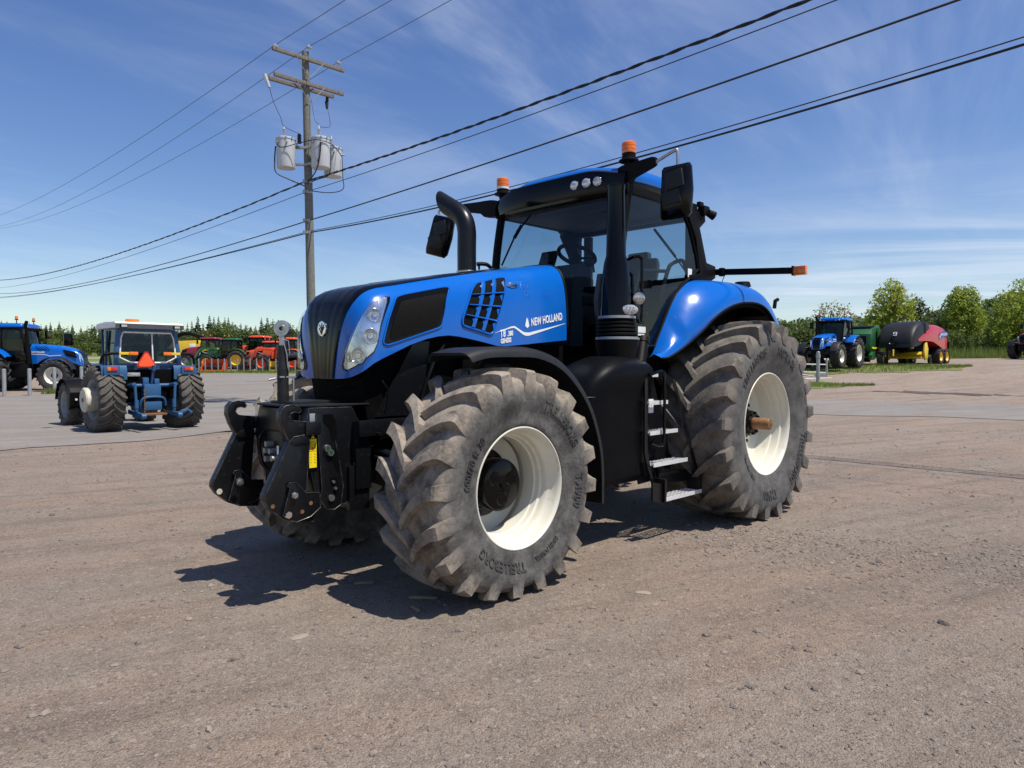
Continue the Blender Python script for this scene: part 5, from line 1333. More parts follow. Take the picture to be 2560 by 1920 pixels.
    mb.tube(cr([L(-6.55, 25.9, 9.35), L(-6.55, 25.8, 8.6), L(-6.65, 25.8, 8.33), L(-7.0, 25.9, 8.25), L(-7.3, 25.95, 8.15)], 6), .020, 6)
    mb.tube(cr([L(-6.25, 26.3, 9.2), L(-6.2, 26.2, 8.4), L(-6.2, 26.2, 7.95), L(-6.7, 26.1, 7.8), L(-7.4, 25.95, 7.85)], 6), .016, 6)
    mb.tube(cr([L(-6.9, 25.5, 9.35), L(-6.85, 25.2, 8.7), L(-6.72, 25.1, 8.95), L(-6.70, 25.1, 9.3)], 6), .014, 5)
    mb.build('jumper_wire', M['wire'], P, gap=.004)
    d = Vector((.69, -.72, 0)).normalized()
    def line(name, p0, right, left, r, label, mat='wire', tr=46, tl=85, twist=False, grp='cables from the utility pole'):
        pts = []
        for i in range(-40, 0): t = -i / 40 * tl; pts.append(Vector(p0) - d * t + Vector((0, 0, -left[0] * t + left[1] * t * t)))
        for i in range(0, 41): t = i / 40 * tr; pts.append(Vector(p0) + d * t + Vector((0, 0, right[0] * t + right[1] * t * t)))
        if twist:                                                        # dense points so that the lashed strands wander
            dense = cr(pts, 8); rnd = random.Random(5); mb = MB()
            for k in range(2):
                ph = rnd.uniform(0, 6)
                mb.tube([p + Vector((0, 0, math.sin(i * .9 + ph + k * 3.1) * r * .55)) + Vector((d.y, -d.x, 0)) * math.cos(i * .9 + ph + k * 3.1) * r * .55 for i, p in enumerate(dense)], r * .62, 5, False)
        else:
            mb = MB(); mb.tube(pts, r, 5, False)
        return tag(mb.build(name, M[mat]), label, 'cable', grp)
    line('cable_bundle', (-7.55, 26, 8.16), (-.0376, .0014), (.01623, .00072), .033, 'thick twisted black cable bundle, leaving the pole just under the transformers', twist=True)
    line('overhead_cable', (-7.50, 26, 7.80), (-.0235, .0012), (.01175, .00055), .012, 'thin dark cable running just below the thick twisted bundle')
    line('overhead_cable', (-7.43, 26, 6.76), (.0017, .0008), (.00801, .0006), .021, 'black cable meeting the pole halfway between transformers and ground')
    line('overhead_cable', (-7.40, 26, 6.33), (-.0579, .0024), (-.00676, .00039), .022, 'lowest of the black cables on the pole, passing behind the cab roof beacons')
    line('overhead_cable', (-7.40, 26, 6.38), (-.0529, .0023), (-.00476, .00039), .012, 'thin strand riding just above the lowest black cable')
    line('power_line', (-8.26, 25.08, 12.68), (-.037, .0006), (-.00112, .00079), .011, 'bare conductor on the left insulator of the top crossarm', 'wire_grey', 40, 85, False, 'power lines on the top crossarm')
    line('power_line', (-7.33, 25.93, 13.0), (-.0535, .0006), (.02381, .00099), .011, 'bare conductor on the middle insulator at the pole top', 'wire_grey', 40, 80, False, 'power lines on the top crossarm')
    line('power_line', (-6.49, 26.9, 12.86), (-.0276, .0006), (.01066, .00087), .011, 'bare conductor on the right insulator of the top crossarm', 'wire_grey', 40, 85, False, 'power lines on the top crossarm')
build_pole()

# ------------------------------------------------------------------ trees
def leaves_mesh(name, lobes, n, size, mat, rnd, inner=.35, flat=1.0):
    """a crown of loose leaf clusters spread through its lobes: (x, y, z, r)"""
    V, F = [], []
    tot = sum(r * r for *_, r in lobes)
    for (cx, cy, cz, r) in lobes:
        for _ in range(int(n * r * r / tot / 6)):
            d = Vector((rnd.gauss(0, 1), rnd.gauss(0, 1), rnd.gauss(0, 1))).normalized(); rad = r * (inner + (1 - inner) * rnd.random() ** .45) * (1 + rnd.gauss(0, .07))
            c = Vector((cx, cy, cz)) + Vector((d.x, d.y, d.z * flat)) * rad
            for _ in range(6):
                p = c + Vector((rnd.gauss(0, 1), rnd.gauss(0, 1), rnd.gauss(0, 1))) * size * .9
                nrm = (d * .6 + Vector((rnd.gauss(0, 1), rnd.gauss(0, 1), rnd.gauss(0, 1) + .5)) * .6).normalized()
                a = nrm.orthogonal().normalized(); b = nrm.cross(a); s = size * rnd.uniform(.6, 1.3); an = rnd.uniform(0, 6.28)
                a, b = (a * math.cos(an) + b * math.sin(an)) * s, (b * math.cos(an) - a * math.sin(an)) * s * .6
                i = len(V); V += [p - a, p + b, p + a, p - b]; F.append((i, i + 1, i + 2, i + 3))
    me = bpy.data.meshes.new(name); me.from_pydata(V, [], F); me.materials.append(M[mat]); return me
def limbs_mesh(h, r, rnd, n=7, spread=.35, fork=.3):
    mb = MB(); mb.tube([(0, 0, -.3), (0, 0, h * fork), (rnd.uniform(-.1, .1), rnd.uniform(-.1, .1), h * .62), (rnd.uniform(-.2, .2), rnd.uniform(-.2, .2), h * .95)], [r * 1.25, r, r * .6, r * .12], 8)
    for k in range(n):
        a = k * 2.4 + rnd.uniform(-.4, .4); z = h * rnd.uniform(fork * .9, .65); l = h * spread * rnd.uniform(.6, 1.1)
        mb.tube([(0, 0, z), (math.cos(a) * l * .45, math.sin(a) * l * .45, z + l * .55), (math.cos(a) * l * .8, math.sin(a) * l * .8, z + l * 1.15)], [r * .45, r * .28, r * .06], 5)
    return mb.mesh('trunk', M['bark'])
def spruce_mesh(h, w, rnd, mat='spruce'):
    V, F = [], []; z = h * .08; lv = 0
    while z < h * .985:
        f = (z / h); rr = w * (1 - f) ** .85 * rnd.uniform(.8, 1.15) + .08
        nb = 7 if f < .8 else 5; a0 = rnd.uniform(0, 6.28)
        for k in range(nb):
            a = a0 + 2 * math.pi * k / nb + rnd.uniform(-.25, .25); l = rr * rnd.uniform(.6, 1.2); dr = l * rnd.uniform(.15, .5)
            c, s = math.cos(a), math.sin(a); ww = l * rnd.uniform(.28, .5)
            i = len(V)
            V += [(0, 0, z + h * .02), (c * l * .55 - s * ww, s * l * .55 + c * ww, z - dr * .5), (c * l, s * l, z - dr), (c * l * .55 + s * ww, s * l * .55 - c * ww, z - dr * .55)]
            F.append((i, i + 1, i + 2, i + 3))
            i = len(V); V += [(c * l * .25, s * l * .25, z + .02 * h), (c * l * .95, s * l * .95, z - dr * .9), (c * l * .5, s * l * .5, z - dr - ww * .8)]; F.append((i, i + 1, i + 2))
        z += h * rnd.uniform(.035, .055)
    i = len(V); V += [(-.09, 0, h * .95), (.09, 0, h * .95), (0, 0, h * 1.03)]; F.append((i, i + 1, i + 2))
    me = bpy.data.meshes.new('crown'); me.from_pydata(V, [], F); me.materials.append(M[mat]); return me
def plant(name, crown, trunk, x, y, s, rz, label, cat, group=None, zs=1.0):
    t = thing(name, (x, y, g(x, y)), rz, label, cat, group); t.scale = (s, s, s * zs)
    link('crown', crown, t)
    if trunk: link('trunk', trunk, t)
    return t
def build_trees():
    rnd = random.Random(21)
    spr = [spruce_mesh(8, w, rnd) for w in (1.9, 2.2, 1.75, 2.4, 2.0)]
    mb = MB(); mb.tube([(0, 0, -.3), (0, 0, 7.6)], [.16, .02], 6); sprt = mb.mesh('trunk', M['bark'])
    dec = []
    for k in range(5):
        lob = [(rnd.uniform(-1.1, 1.1), rnd.uniform(-1.1, 1.1), rnd.uniform(1.2, 4.2), rnd.uniform(.8, 1.4)) for _ in range(11)] + [(0, 0, 4.6, .9), (0, 0, 1.2, 1.6)]
        dec.append(leaves_mesh('crown', lob, 2400, .155, 'dark_leaf' if k % 2 else 'bush', rnd))
    dect = limbs_mesh(4.6, .12, rnd)
    def top(sx):                                                        # height of the treeline along the left horizon
        tab = [(-30, 800), (60, 797), (110, 806), (150, 800), (200, 812), (235, 800), (280, 808), (400, 822), (440, 812), (480, 804), (495, 786), (585, 788), (600, 806), (640, 812), (648, 786), (710, 784), (722, 800), (745, 808), (775, 815), (830, 818)]
        return lin(tab, sx)
    def topz(x, y): return 1.532 + (911 - top(1280 + 1774 * x / y)) / 1774 * y
    # back row of spruces
    x = -118.0
    while x < -36:
        y = rnd.uniform(148, 160); xx = x * y / 150; h = topz(xx, y) - g(xx, y)
        tall = rnd.random()
        hh = h * (rnd.uniform(.93, 1.03) if tall > .35 else rnd.uniform(.72, .9))
        plant('spruce_tree', rnd.choice(spr), sprt, xx, y, hh / 8.2, rnd.uniform(0, 360), 'dark narrow spruce in the treeline beyond the left machinery', 'spruce', 'spruces in the left treeline')
        x += rnd.uniform(.7, 1.35)
    x = -116.0
    while x < -34:
        y = rnd.uniform(136, 145); xx = x * y / 150; h = (topz(xx, y) - g(xx, y)) * rnd.uniform(.55, .88)
        plant('bushy_tree', rnd.choice(dec), dect, xx, y, h / 5.2, rnd.uniform(0, 360), 'bushy leafy tree in front of the left spruces', 'tree', 'leafy trees below the spruces')
        x += rnd.uniform(1.2, 2.0)
    x = -86.0
    while x < -28:
        y = rnd.uniform(110, 122); xx = x * y / 120
        plant('shrub', rnd.choice(dec), None, xx, y, rnd.uniform(.42, .66), rnd.uniform(0, 360), 'low rounded shrub at the far edge of the left field', 'shrub', 'shrubs along the left field edge', .8)
        x += rnd.uniform(1.6, 2.8)
    # the right: separate trees
    def crown(lobes, n, size, mat, inner=.3): return leaves_mesh('crown', lobes, n, size, mat, rnd, inner)
    big = crown([(0, 0, 6.6, 1.5), (-.6, .2, 5.6, 1.5), (.9, -.2, 5.5, 1.6), (-1.5, 0, 4.2, 1.3), (1.5, .3, 4.2, 1.3), (0, .5, 4.4, 1.7), (-2.0, .2, 3.0, 1.1), (1.8, 0, 2.8, 1.2), (.2, -.6, 3.2, 1.4), (.5, .2, 7.3, .8), (-2.3, -.3, 2.0, 1.0), (-.5, 0, 1.8, 1.3)], 9000, .125, 'maple', .35)
    plant('broadleaf_tree', big, limbs_mesh(7.6, .20, rnd, 10, .34, .16), 41.5, 78, 1.04, 0, 'tallest light green spreading tree between the blue tractor and the red baler', 'tree', 'spring green trees on the right')
    cb = crown([(0, 0, 6.0, 1.6), (-1.4, 0, 5.6, 1.1), (1.5, 0, 5.5, 1.15), (-1.5, .2, 3.9, 1.2), (1.7, -.1, 3.9, 1.3), (.2, -.5, 4.2, 1.6), (-.8, .2, 2.4, 1.5), (1.2, 0, 2.2, 1.5), (.5, 0, 6.6, 1.0), (-.8, .2, 6.4, .9)], 9600, .125, 'maple', .35)
    plant('broadleaf_tree', cb, limbs_mesh(6.6, .2, rnd, 9, .33, .2), 49.5, 78, 1.02, 30, 'broad round topped tree right of the red baler', 'tree', 'spring green trees on the right')
    cc = crown([(0, 0, 6.2, 1.8), (-1.6, 0, 5.2, 1.5), (1.8, 0, 5.8, 1.7), (-2.2, .2, 3.6, 1.4), (.3, -.5, 4.0, 2.0), (2.6, -.1, 3.9, 1.8), (-1.2, .2, 2.2, 1.6), (1.2, 0, 2.0, 1.7), (-2.8, 0, 2.2, 1.0)], 10500, .125, 'maple', .35)
    plant('broadleaf_tree', cc, limbs_mesh(7, .22, rnd, 9, .33, .2), 52.9, 73.5, 1.02, 10, 'dense bright green tree at the right edge of the picture', 'tree', 'spring green trees on the right')
    pl = crown([(0, 0, 4.0, 1.6), (-1.5, 0, 3.4, 1.3), (1.4, 0, 3.8, 1.2), (0, .3, 2.4, 1.8)], 1500, .13, 'pale_leaf', .2)
    plant('pale_tree', pl, limbs_mesh(5, .14, rnd, 9, .4, .2), 41.4, 92, 1.28, 0, 'pale grey green tree with thin leaves above the blue tractor cab', 'tree')
    md = crown([(0, 0, 4.4, 1.5), (-1.1, 0, 3.4, 1.4), (1.2, 0, 3.6, 1.4), (0, 0, 2.2, 2.0), (2.0, 0, 2.2, 1.4)], 5600, .14, 'dark_leaf', .4)
    plant('dark_tree', md, limbs_mesh(5, .16, rnd), 48.2, 86, 1.22, 0, 'darker green tree behind the red baler roof', 'tree', 'darker trees behind the right trees')
    plant('dark_tree', md, limbs_mesh(5, .16, rnd), 53.2, 86, 1.12, 120, 'darker green tree filling the gap right of the baler', 'tree', 'darker trees behind the right trees')
    x = 33.0
    while x < 64:
        for y0, y1, s0, s1 in ((80, 88, .62, .95), (72, 76, .40, .62)):
            if x < 37 and y0 == 72: continue
            y = rnd.uniform(y0, y1)
            plant('hedge_bush', rnd.choice(dec), dect if y0 > 75 else None, x * y / 80, y, rnd.uniform(s0, s1), rnd.uniform(0, 360), 'leafy bush in the hedge behind the right meadow', 'bush', 'bushes in the right hedge')
        x += rnd.uniform(1.1, 1.7)
    # wooded ridge far behind on the right
    def ridge(x): return lin([(30, 4), (88, 10), (93, 15.5), (112, 16.5), (135, 17), (160, 20), (178, 26), (200, 30), (230, 33), (270, 34)], x) - 1.5
    mb = MB(); xs = frange(20, 290, 6)
    mb.loft([[Vector((x, y, g(x, 200) - 3 + max(0, ridge(x) - g(x, 200) + 3) * f)) for x in xs] for y, f in ((190, 0), (215, .45), (240, .85), (255, 1.0), (275, .9), (300, .3))], False)
    tag(mb.build('hill', M['grass'], ang=180), kind='structure')
    V, F = [], []
    for _ in range(1700):
        x = rnd.uniform(60, 200); k = rnd.random(); y = 192 + 66 * k; f = lin([(190, 0), (215, .45), (240, .85), (258, 1)], y)
        z0 = g(x, 200) - 3 + max(0, ridge(x) - g(x, 200) + 3) * f; r = rnd.uniform(1.2, 2.3)
        for _ in range(16):
            d = Vector((rnd.gauss(0, 1), rnd.gauss(0, 1), abs(rnd.gauss(0, 1)))).normalized(); p = Vector((x, y, z0 + r * .8)) + d * r
            a = Vector((rnd.gauss(0, 1), rnd.gauss(0, 1), rnd.gauss(0, .6))).normalized() * .62; b = d.cross(a).normalized() * .5
            i = len(V); V += [p - a, p + b, p + a, p - b]; F.append((i, i + 1, i + 2, i + 3))
    me = bpy.data.meshes.new('distant_wood'); me.from_pydata(V, [], F); me.materials.append(M['dark_leaf']); tag(link('distant_wood', me), kind='stuff')
build_trees()

# ------------------------------------------------------------------ bollards, gates, fence
def build_fences():
    mb = MB(); mb.cyl((0, 0, -.2), (0, 0, 1.19), .078, n=20); mb.ball((0, 0, 1.185), .078, 2, (1, 1, .35)); bol = mb.mesh('bollard', M['bollard'])
    for k, (x, y) in enumerate(((-22.19, 31), (-21.42, 31.5), (-21.25, 32.95), (-20.75, 34.2), (-23.1, 30.4))):
        lab = ['first grey pipe bollard in front of the left blue tractor cab', 'grey pipe bollard in front of the left tractor front fender', 'grey pipe bollard with weeds at its foot in front of the white rim', 'farthest grey bollard, half hidden behind the old tractor front fender', 'grey bollard at the left picture edge'][k]
        tag(link('bollard', bol, None, (x, y, g(x, y))), lab, 'bollard', 'bollards in front of the left blue tractor')
    mb = MB(); mb.cyl((0, 0, -.2), (0, 0, 1.09), .052, n=12); mb.cyl((0, 0, 1.09), (0, 0, 1.10), .052, .02, n=12); sm_ = mb.mesh('fence_post', M['galv'])
    for i in range(19):
        x = -25.66 + .515 * i - (.0)
        if i == 11: continue
        tag(link('fence_post', sm_, None, (x, 57, g(x, 57))), 'thin grey post in the row before the parked machines', 'post', 'posts before the machine row')
    z = g(-20, 57)
    t = thing('pipe_barrier', (-20.0, 56.9, z), 0, 'grey bent pipe barrier with a low horizontal bar among the posts', 'barrier')
    mb = MB(); mb.tube(cr([(0, 0, 1.12), (0, 0, .6), (.01, 0, .12), (.10, -.02, -.02), (.5, -.05, -.03), (1.8, -.1, -.03)], 6), .055, 10); mb.build('bent_pipe', M['galv'], t)
    t = thing('rail_fence', (-41, 58.5, g(-38, 58.5)), 0, 'pale low rail fence across the field behind the left blue tractor', 'fence')
    for z in (.35, .7, 1.05): mb = MB(); mb.tube([(0, 0, z), (7.2, .2, z + .05)], .03, 6); mb.build('rail', M['white'], t)
    for k in range(5): mb = MB(); mb.cyl((k * 1.8, .05 * k, -.2), (k * 1.8, .05 * k, 1.15), .05, n=8); mb.build('post', M['white'], t)
    # farm gate on the right
    zg = g(15.09, 35)
    t = thing('gate_post', (15.09, 35, zg), 0, 'thick grey steel gate post with a hinge collar on the grass verge', 'post')
    mb = MB(); mb.cyl((0, 0, -.3), (0, 0, 1.52), .085, n=16); mb.ball((0, 0, 1.52), .085, 2, (1, 1, .4)); mb.build('post_tube', M['galv'], t)
    mb = MB(); mb.cyl((0, 0, .28), (0, 0, .50), .12, n=16); mb.box((.22, -.03, .39), (.28, .12, .16), bev=.02); mb.cyl((.0, 0, 1.22), (0, 0, 1.40), .105, n=16); mb.build('hinge_collar', M['galv'], t)
    t = thing('farm_gate', (16.4, 37, g(16.4, 37)), 0, 'open grey tubular gate beside the thick gate post', 'gate')
    mb = MB(); mb.tube([(0, 0, 0.1), (0, 0, 1.05)], .055, 8); mb.build('upright', M['galv'], t)
    for a, b in (((-.02, 0, .72), (-4.6, -.9, .80)), ((.3, .05, .02), (-4.6, -.9, -.10)), ((-.02, 0, .30), (-4.6, -.9, .42)), ((-.4, -.08, .06), (-4.6, -.9, .70))): mb = MB(); mb.tube([a, b], .040, 6); mb.build('rail', M['galv'], t)
build_fences()

# ------------------------------------------------------------------ other tractors
TY = {}
def tyre_cached(W, Ro, h, rr, nl, side, ax, mat, seg):
    k = (W, Ro, h, rr, nl, side, ax, mat, seg)
    if k not in TY: TY[k] = tyre_mesh(W, Ro, h, rr, W * .40, nl, side, ax, M[mat], seg, lugw=h * .95, stations=(0, .3, .65, .95) if seg > 30 else (0, .6))
    return TY[k]
def wheel_simple(parent, loc, W, Ro, rr, side, rim, tyre='tyre_far', seg=48, nl=18, dish=.0, hub=None, h=None):
    ax = Ro * .95; h = h or Ro * .065
    mb = MB(); w = W * .40; d = dish
    prof = [(w, rr), (w + .01, rr - .008), (w * .9, rr - .035), (w * .5, rr - .07), (d + .04, rr - .09), (d, rr * .6), (d + .02, .12), (d + .02, .001)]
    mb.lathe(prof, n=28); mb.lathe([(d, .001), (d - .03, rr * .6), (d, rr - .085), (-w * .6, rr - .05), (-w, rr)], n=28)
    if side < 0:
        for v in mb.bm.verts: v.co.y = -v.co.y
    o = mb.build('wheel', M[rim], parent, one=True); o.location = (loc[0], loc[1], ax)
    link('tyre', tyre_cached(W, Ro, h, rr, nl, side, ax, tyre, seg), o)
    if hub:
        mb = MB(); mb.cyl((0, (d - .02) * side, 0), (0, (d + .10) * side, 0), rr * .38, rr * .33, 20); mb.build('hub', M[hub], o)
    return o
def farm_tractor(name, x, y, rz, label, body='blue', roof='blue', rim='white_rim', sc=1.0, hi=False, rf=.72, rr_=.94, wb=2.80, cat='tractor', group='tractors', fend=None, rops=False, hood_z=(1.30, 2.02), loader=None, nose_black=True):
    """a modern cab tractor; x forward, wheels at 0 and wb"""
    t = thing(name, (x, y, g(x, y)), rz, label, cat, group); t.scale = (sc,) * 3
    seg = 64 if hi else 28; nl = 18 if hi else 14; fend = fend or body
    for s in (1, -1):
        wheel_simple(t, (wb, s * .93), .52, rf, rf * .53, s, rim, seg=seg, nl=nl, dish=.02, hub='black_gloss' if hi else None)
        wheel_simple(t, (0, s * .96), .66, rr_, rr_ * .54, s, rim, seg=seg, nl=nl, dish=-.02, hub='black_gloss' if hi else None)
    mb = MB(); mb.box((wb * .5, 0, .86), (wb + .9, .52, .58), bev=.04); mb.box((wb, 0, rf), (.30, 1.5, .22), bev=.04); mb.box((0, 0, rr_), (.5, 1.5, .4), bev=.04); mb.box((wb + .72, 0, .80), (.35, .62, .42), bev=.03); mb.box((1.2, .55, .92), (.9, .42, .62), bev=.06); mb.box((1.2, -.55, .92), (.9, .42, .62), bev=.06); mb.build('chassis', M['black'], t)
    # hood
    z0, z1 = hood_z; mb = MB(); rings = []
    for xx, w, zb, zt in ((1.55, .44, z0 - .1, z1 + .14), (2.2, .43, z0 - .05, z1 + .10), (2.7, .42, z0 + .05, z1 + .05), (3.2, .40, z0 + .0, z1 - .06), (wb + .68, .37, z0 - .10, z1 - .20), (wb + .82, .33, z0 - .16, z1 - .36), (wb + .87, .26, z0 - .18, z1 - .55)):
        ring = []
        for k in range(21):
            a = math.pi * k / 20; cy, cz = math.cos(a), math.sin(a)
            ring.append(Vector((xx, w * math.copysign(abs(cy) ** .45, cy), zb + (zt - zb) * abs(cz) ** .45)))
        rings.append(ring)
    mb.loft(rings, True, True); hood = mb.build('hood', M[body], t, ang=50)
    if nose_black:
        mb = MB(); rings = []
        for xx, w, zc in ((wb + .60, .20, z1 - .165), (wb + .70, .21, z1 - .205), (wb + .83, .21, z1 - .36), (wb + .885, .20, z1 - .52), (wb + .885, .17, z0 - .17)):
            rings.append([Vector((xx, w * (k / 4 - 1), zc + .012)) for k in range(9)])
        mb.loft(rings, False); mb.build('grille', M['black_gloss'], hood)
    for s in (1, -1):
        mb = MB(); mb.loft([[Vector((wb + .72, s * .385, z1 - .28)), Vector((wb + .80, s * .30, z1 - .30))], [Vector((wb + .76, s * .375, z1 - .5)), Vector((wb + .875, s * .25, z1 - .55))], [Vector((wb + .80, s * .36, z0 + .0)), Vector((wb + .885, s * .22, z0 - .06))]], False); mb.build('headlight', M['reflector'], hood)
        mb = MB(); mb.prism([(wb + .62, z1 - .24), (wb + .10, z1 - .12), (wb + .22, z1 - .40), (wb + .68, z1 - .52)], 1, s * .40, s * .425, .006); mb.build('side_intake', M['black_gloss'], hood)
        if hi:
            mb = MB()
            for k in range(4): mb.prism([(1.75 + k * .13, z1 + .02), (1.80 + k * .13, z1 + .02), (1.98 + k * .13, z1 - .14), (1.93 + k * .13, z1 - .14)], 1, s * .425, s * .438)
            mb.build('side_vent', M['black_gloss'], hood, gap=.1)
            mb = MB(); mb.loft([[Vector((xx, s * .442, zz_ + w)) for xx, zz_ in ((1.6, z1 - .34), (2.2, z1 - .36), (2.35, z1 - .42), (2.55, z1 - .40), (2.85, z1 - .38))] for w in (.012, -.012)], False)
            mb.build('decal', M['silver'], hood, smooth=False)
            mb = MB(); bm = text_bm('NEW HOLLAND', .12, .001, 0, .002, 1.0, .62)
            for v in bm.verts: v.co = Vector(((2.20 - v.co.x) if s > 0 else (1.60 + v.co.x), s * (.443 + v.co.z), z1 - .29 + v.co.y))
            add_bm(mb, bm); mb.build('lettering', M['silver'], hood, smooth=False, gap=.06)
    # cab
    ct = 2.88 if not rops else 2.45
    mb = MB()
    for s in (1, -1):
        mb.tube([(1.52, s * .62, 1.30), (1.42, s * .72, 2.1), (1.30, s * .74, ct - .1)], .045, 6); mb.tube([(-.05, s * .78, 1.7), (-.12, s * .76, 2.2), (-.02, s * .74, ct - .1)], .05, 6); mb.tube([(.55, s * .80, 1.25), (.52, s * .80, 2.1), (.55, s * .76, ct - .1)], .03, 6)
        mb.tube([(1.52, s * .62, 1.30), (1.2, s * .82, 1.22), (.35, s * .80, 1.25), (-.05, s * .78, 1.75)], .035, 6)
    mb.box((.75, 0, 1.2), (1.5, 1.2, .36), bev=.04); mb.box((.65, 0, ct - .10), (1.62, 1.58, .12), bev=.03)
    mb.build('cab_frame', M['black'], t, one=True)
    mb = MB(); rings = []
    for zz_, k, x0, x1 in ((1.36, .66, -.02, 1.56), (1.8, .76, -.06, 1.50), (2.3, .76, -.10, 1.42), (ct - .12, .74, -.02, 1.32)):
        rings.append([Vector((x0, -k, zz_)), Vector((x1 - .05, -k, zz_)), Vector((x1 + .03, -k * .5, zz_)), Vector((x1 + .05, 0, zz_)), Vector((x1 + .03, k * .5, zz_)), Vector((x1 - .05, k, zz_)), Vector((x0, k, zz_))])
    mb.loft(rings, True); mb.build('cab_glass', M['dark_glass'], t, smooth=False)
    mb = MB(); rings = []
    for k, zz_ in ((.96, ct - .06), (1.02, ct - .02), (1.02, ct + .05), (.98, ct + .10), (.85, ct + .14), (.5, ct + .16), (.001, ct + .165)):
        ring = []
        for i in range(32):
            a = 2 * math.pi * i / 32; c, s_ = math.cos(a), math.sin(a)
            ring.append(Vector((.65 + .86 * k * math.copysign(abs(c) ** .4, c), .83 * k * math.copysign(abs(s_) ** .4, s_), zz_)))
        rings.append(ring)
    mb.loft(rings, True); rf_o = mb.build('cab_roof', M[roof], t, ang=45)
    mb = MB()
    for yy in (-.55, -.35, .35, .55): mb.cyl((1.47, yy, ct + .0), (1.52, yy, ct + .0), .05, n=12)
    mb.build('roof_light', M['lens'], rf_o)
    mb = MB(); mb.box((.35, 0, 1.72), (.45, .5, .12), bev=.03); mb.box((.12, 0, 2.05), (.14, .48, .62), bev=.04); mb.build('seat', M['seat'], t)
    mb = MB(); mb.tube([(1.15 + .05 * math.cos(2 * math.pi * k / 16), .18 * math.sin(2 * math.pi * k / 16), 2.02 + .17 * math.cos(2 * math.pi * k / 16)) for k in range(17)], .016, 5, False); mb.tube([(1.35, 0, 1.5), (1.15, 0, 2.0)], .04, 6); mb.build('steering_wheel', M['black'], t)
    for s in (1, -1):
        mb = MB(); pts = []
        for k in range(13):
            a = R(155 - 130 * k / 12) if False else R(35 + 115 * k / 12); pts.append((math.cos(a) * (rr_ + .16), rr_ * .95 + math.sin(a) * (rr_ + .16)))
        rings = [[Vector((px, s * yy, pz - o)) for yy, o in ((.62, .0), (.80, -.015), (1.12, .0), (1.20, .06))] for px, pz in pts]
        mb.loft(rings, False); mb.build('rear_fender', M[fend], t, ang=60)
        mb = MB(); rings = []
        for k in range(11):
            a = R(20 + 120 * k / 10); rings.append([Vector((wb + math.cos(a) * (rf + .12), s * yy, rf * .95 + math.sin(a) * (rf + .12) - o)) for yy, o in ((.72, .0), (1.1, .0), (1.15, .05))])
        mb.loft(rings, False); mb.build('front_fender', M['grey_plastic'], t, ang=60)
        if not rops:
            mb = MB(); mb.tube([(1.38, s * .76, ct - .12), (1.55, s * .98, ct - .06), (1.55, s * 1.04, ct - .10)], .025, 6); arm = mb.build('mirror_arm', M['black'], t)
            mb = MB(); mb.box((1.55, s * 1.06, ct - .32), (.10, .20, .40), bev=.03); mb.build('mirror', M['black_gloss'], t)
    mb = MB(); mb.tube([(1.62, -.66, 1.2), (1.58, -.72, 2.0), (1.52, -.74, ct + .05), (1.60, -.78, ct + .22)], [.11, .10, .075, .07], 12); mb.build('exhaust_stack', M['black'], t)
    if not rops:
        for s in (1, -1):
            mb = MB(); mb.cyl((1.15, s * .72, ct + .10), (1.15, s * .72, ct + .30), .02, n=8); mb.cyl((1.15, s * .72, ct + .28), (1.15, s * .72, ct + .32), .07, n=12); b = mb.build('beacon', M['black'], t)
            mb = MB(); mb.cyl((1.15, s * .72, ct + .32), (1.15, s * .72, ct + .45), .06, .055, 14); mb.build('beacon_lens', M['amber'], b)
    if loader:
        for s in (1, -1):
            mb = MB(); mb.prism([(1.9, 1.1), (2.15, 1.1), (2.15, 1.98), (1.95, 2.05), (1.85, 1.9)], 1, s * .56, s * .68, .01); mb.build('loader_mast', M[loader], t)
            mb = MB(); mb.prism([(1.95, 2.02), (2.1, 1.84), (3.1, 1.92), (3.5, 1.62), (4.15, .50), (4.32, .55), (3.72, 1.80), (3.25, 2.16)], 1, s * .57, s * .70, .02); arm = mb.build('loader_arm', M[loader], t)
            mb = MB(); mb.tube([(2.2, s * .63, 1.2), (3.3, s * .63, 1.72)], .05, 8); mb.tube([(3.4, s * .72, 2.0), (4.2, s * .72, .85)], .035, 8); mb.build('hydraulic_ram', M['steel'], arm)
        mb = MB(); sec = [(4.30, .85), (4.22, .45), (4.35, .12), (5.0, .05), (5.0, .09), (4.40, .18), (4.30, .47), (4.36, .85)]
        mb.prism(sec, 1, -1.0, 1.0); mb.prism([(4.30, .85), (4.22, .45), (4.35, .12), (5.0, .05), (4.6, .6)], 1, .98, 1.0); mb.prism([(4.30, .85), (4.22, .45), (4.35, .12), (5.0, .05), (4.6, .6)], 1, -1.0, -.98); mb.build('bucket', M['grey_plastic' if loader == 'orange' else loader], t, one=True)
    return t

# left edge and right background tractors
farm_tractor('tractor', -25.35, 35.05, 8, 'newer blue tractor with white rims facing right behind the bollards', hi=True, sc=1.09, hood_z=(1.30, 1.98))
farm_tractor('tractor', 19.70, 42.9, -133, 'blue tractor parked beside the green baler on the grass', hi=True, sc=.98, hood_z=(1.25, 1.92))
farm_tractor('tractor', 44.2, 58.8, -150, 'dark tractor cut off by the right picture edge at the meadow', body='maroon', roof='black', rim='black', sc=1.05)
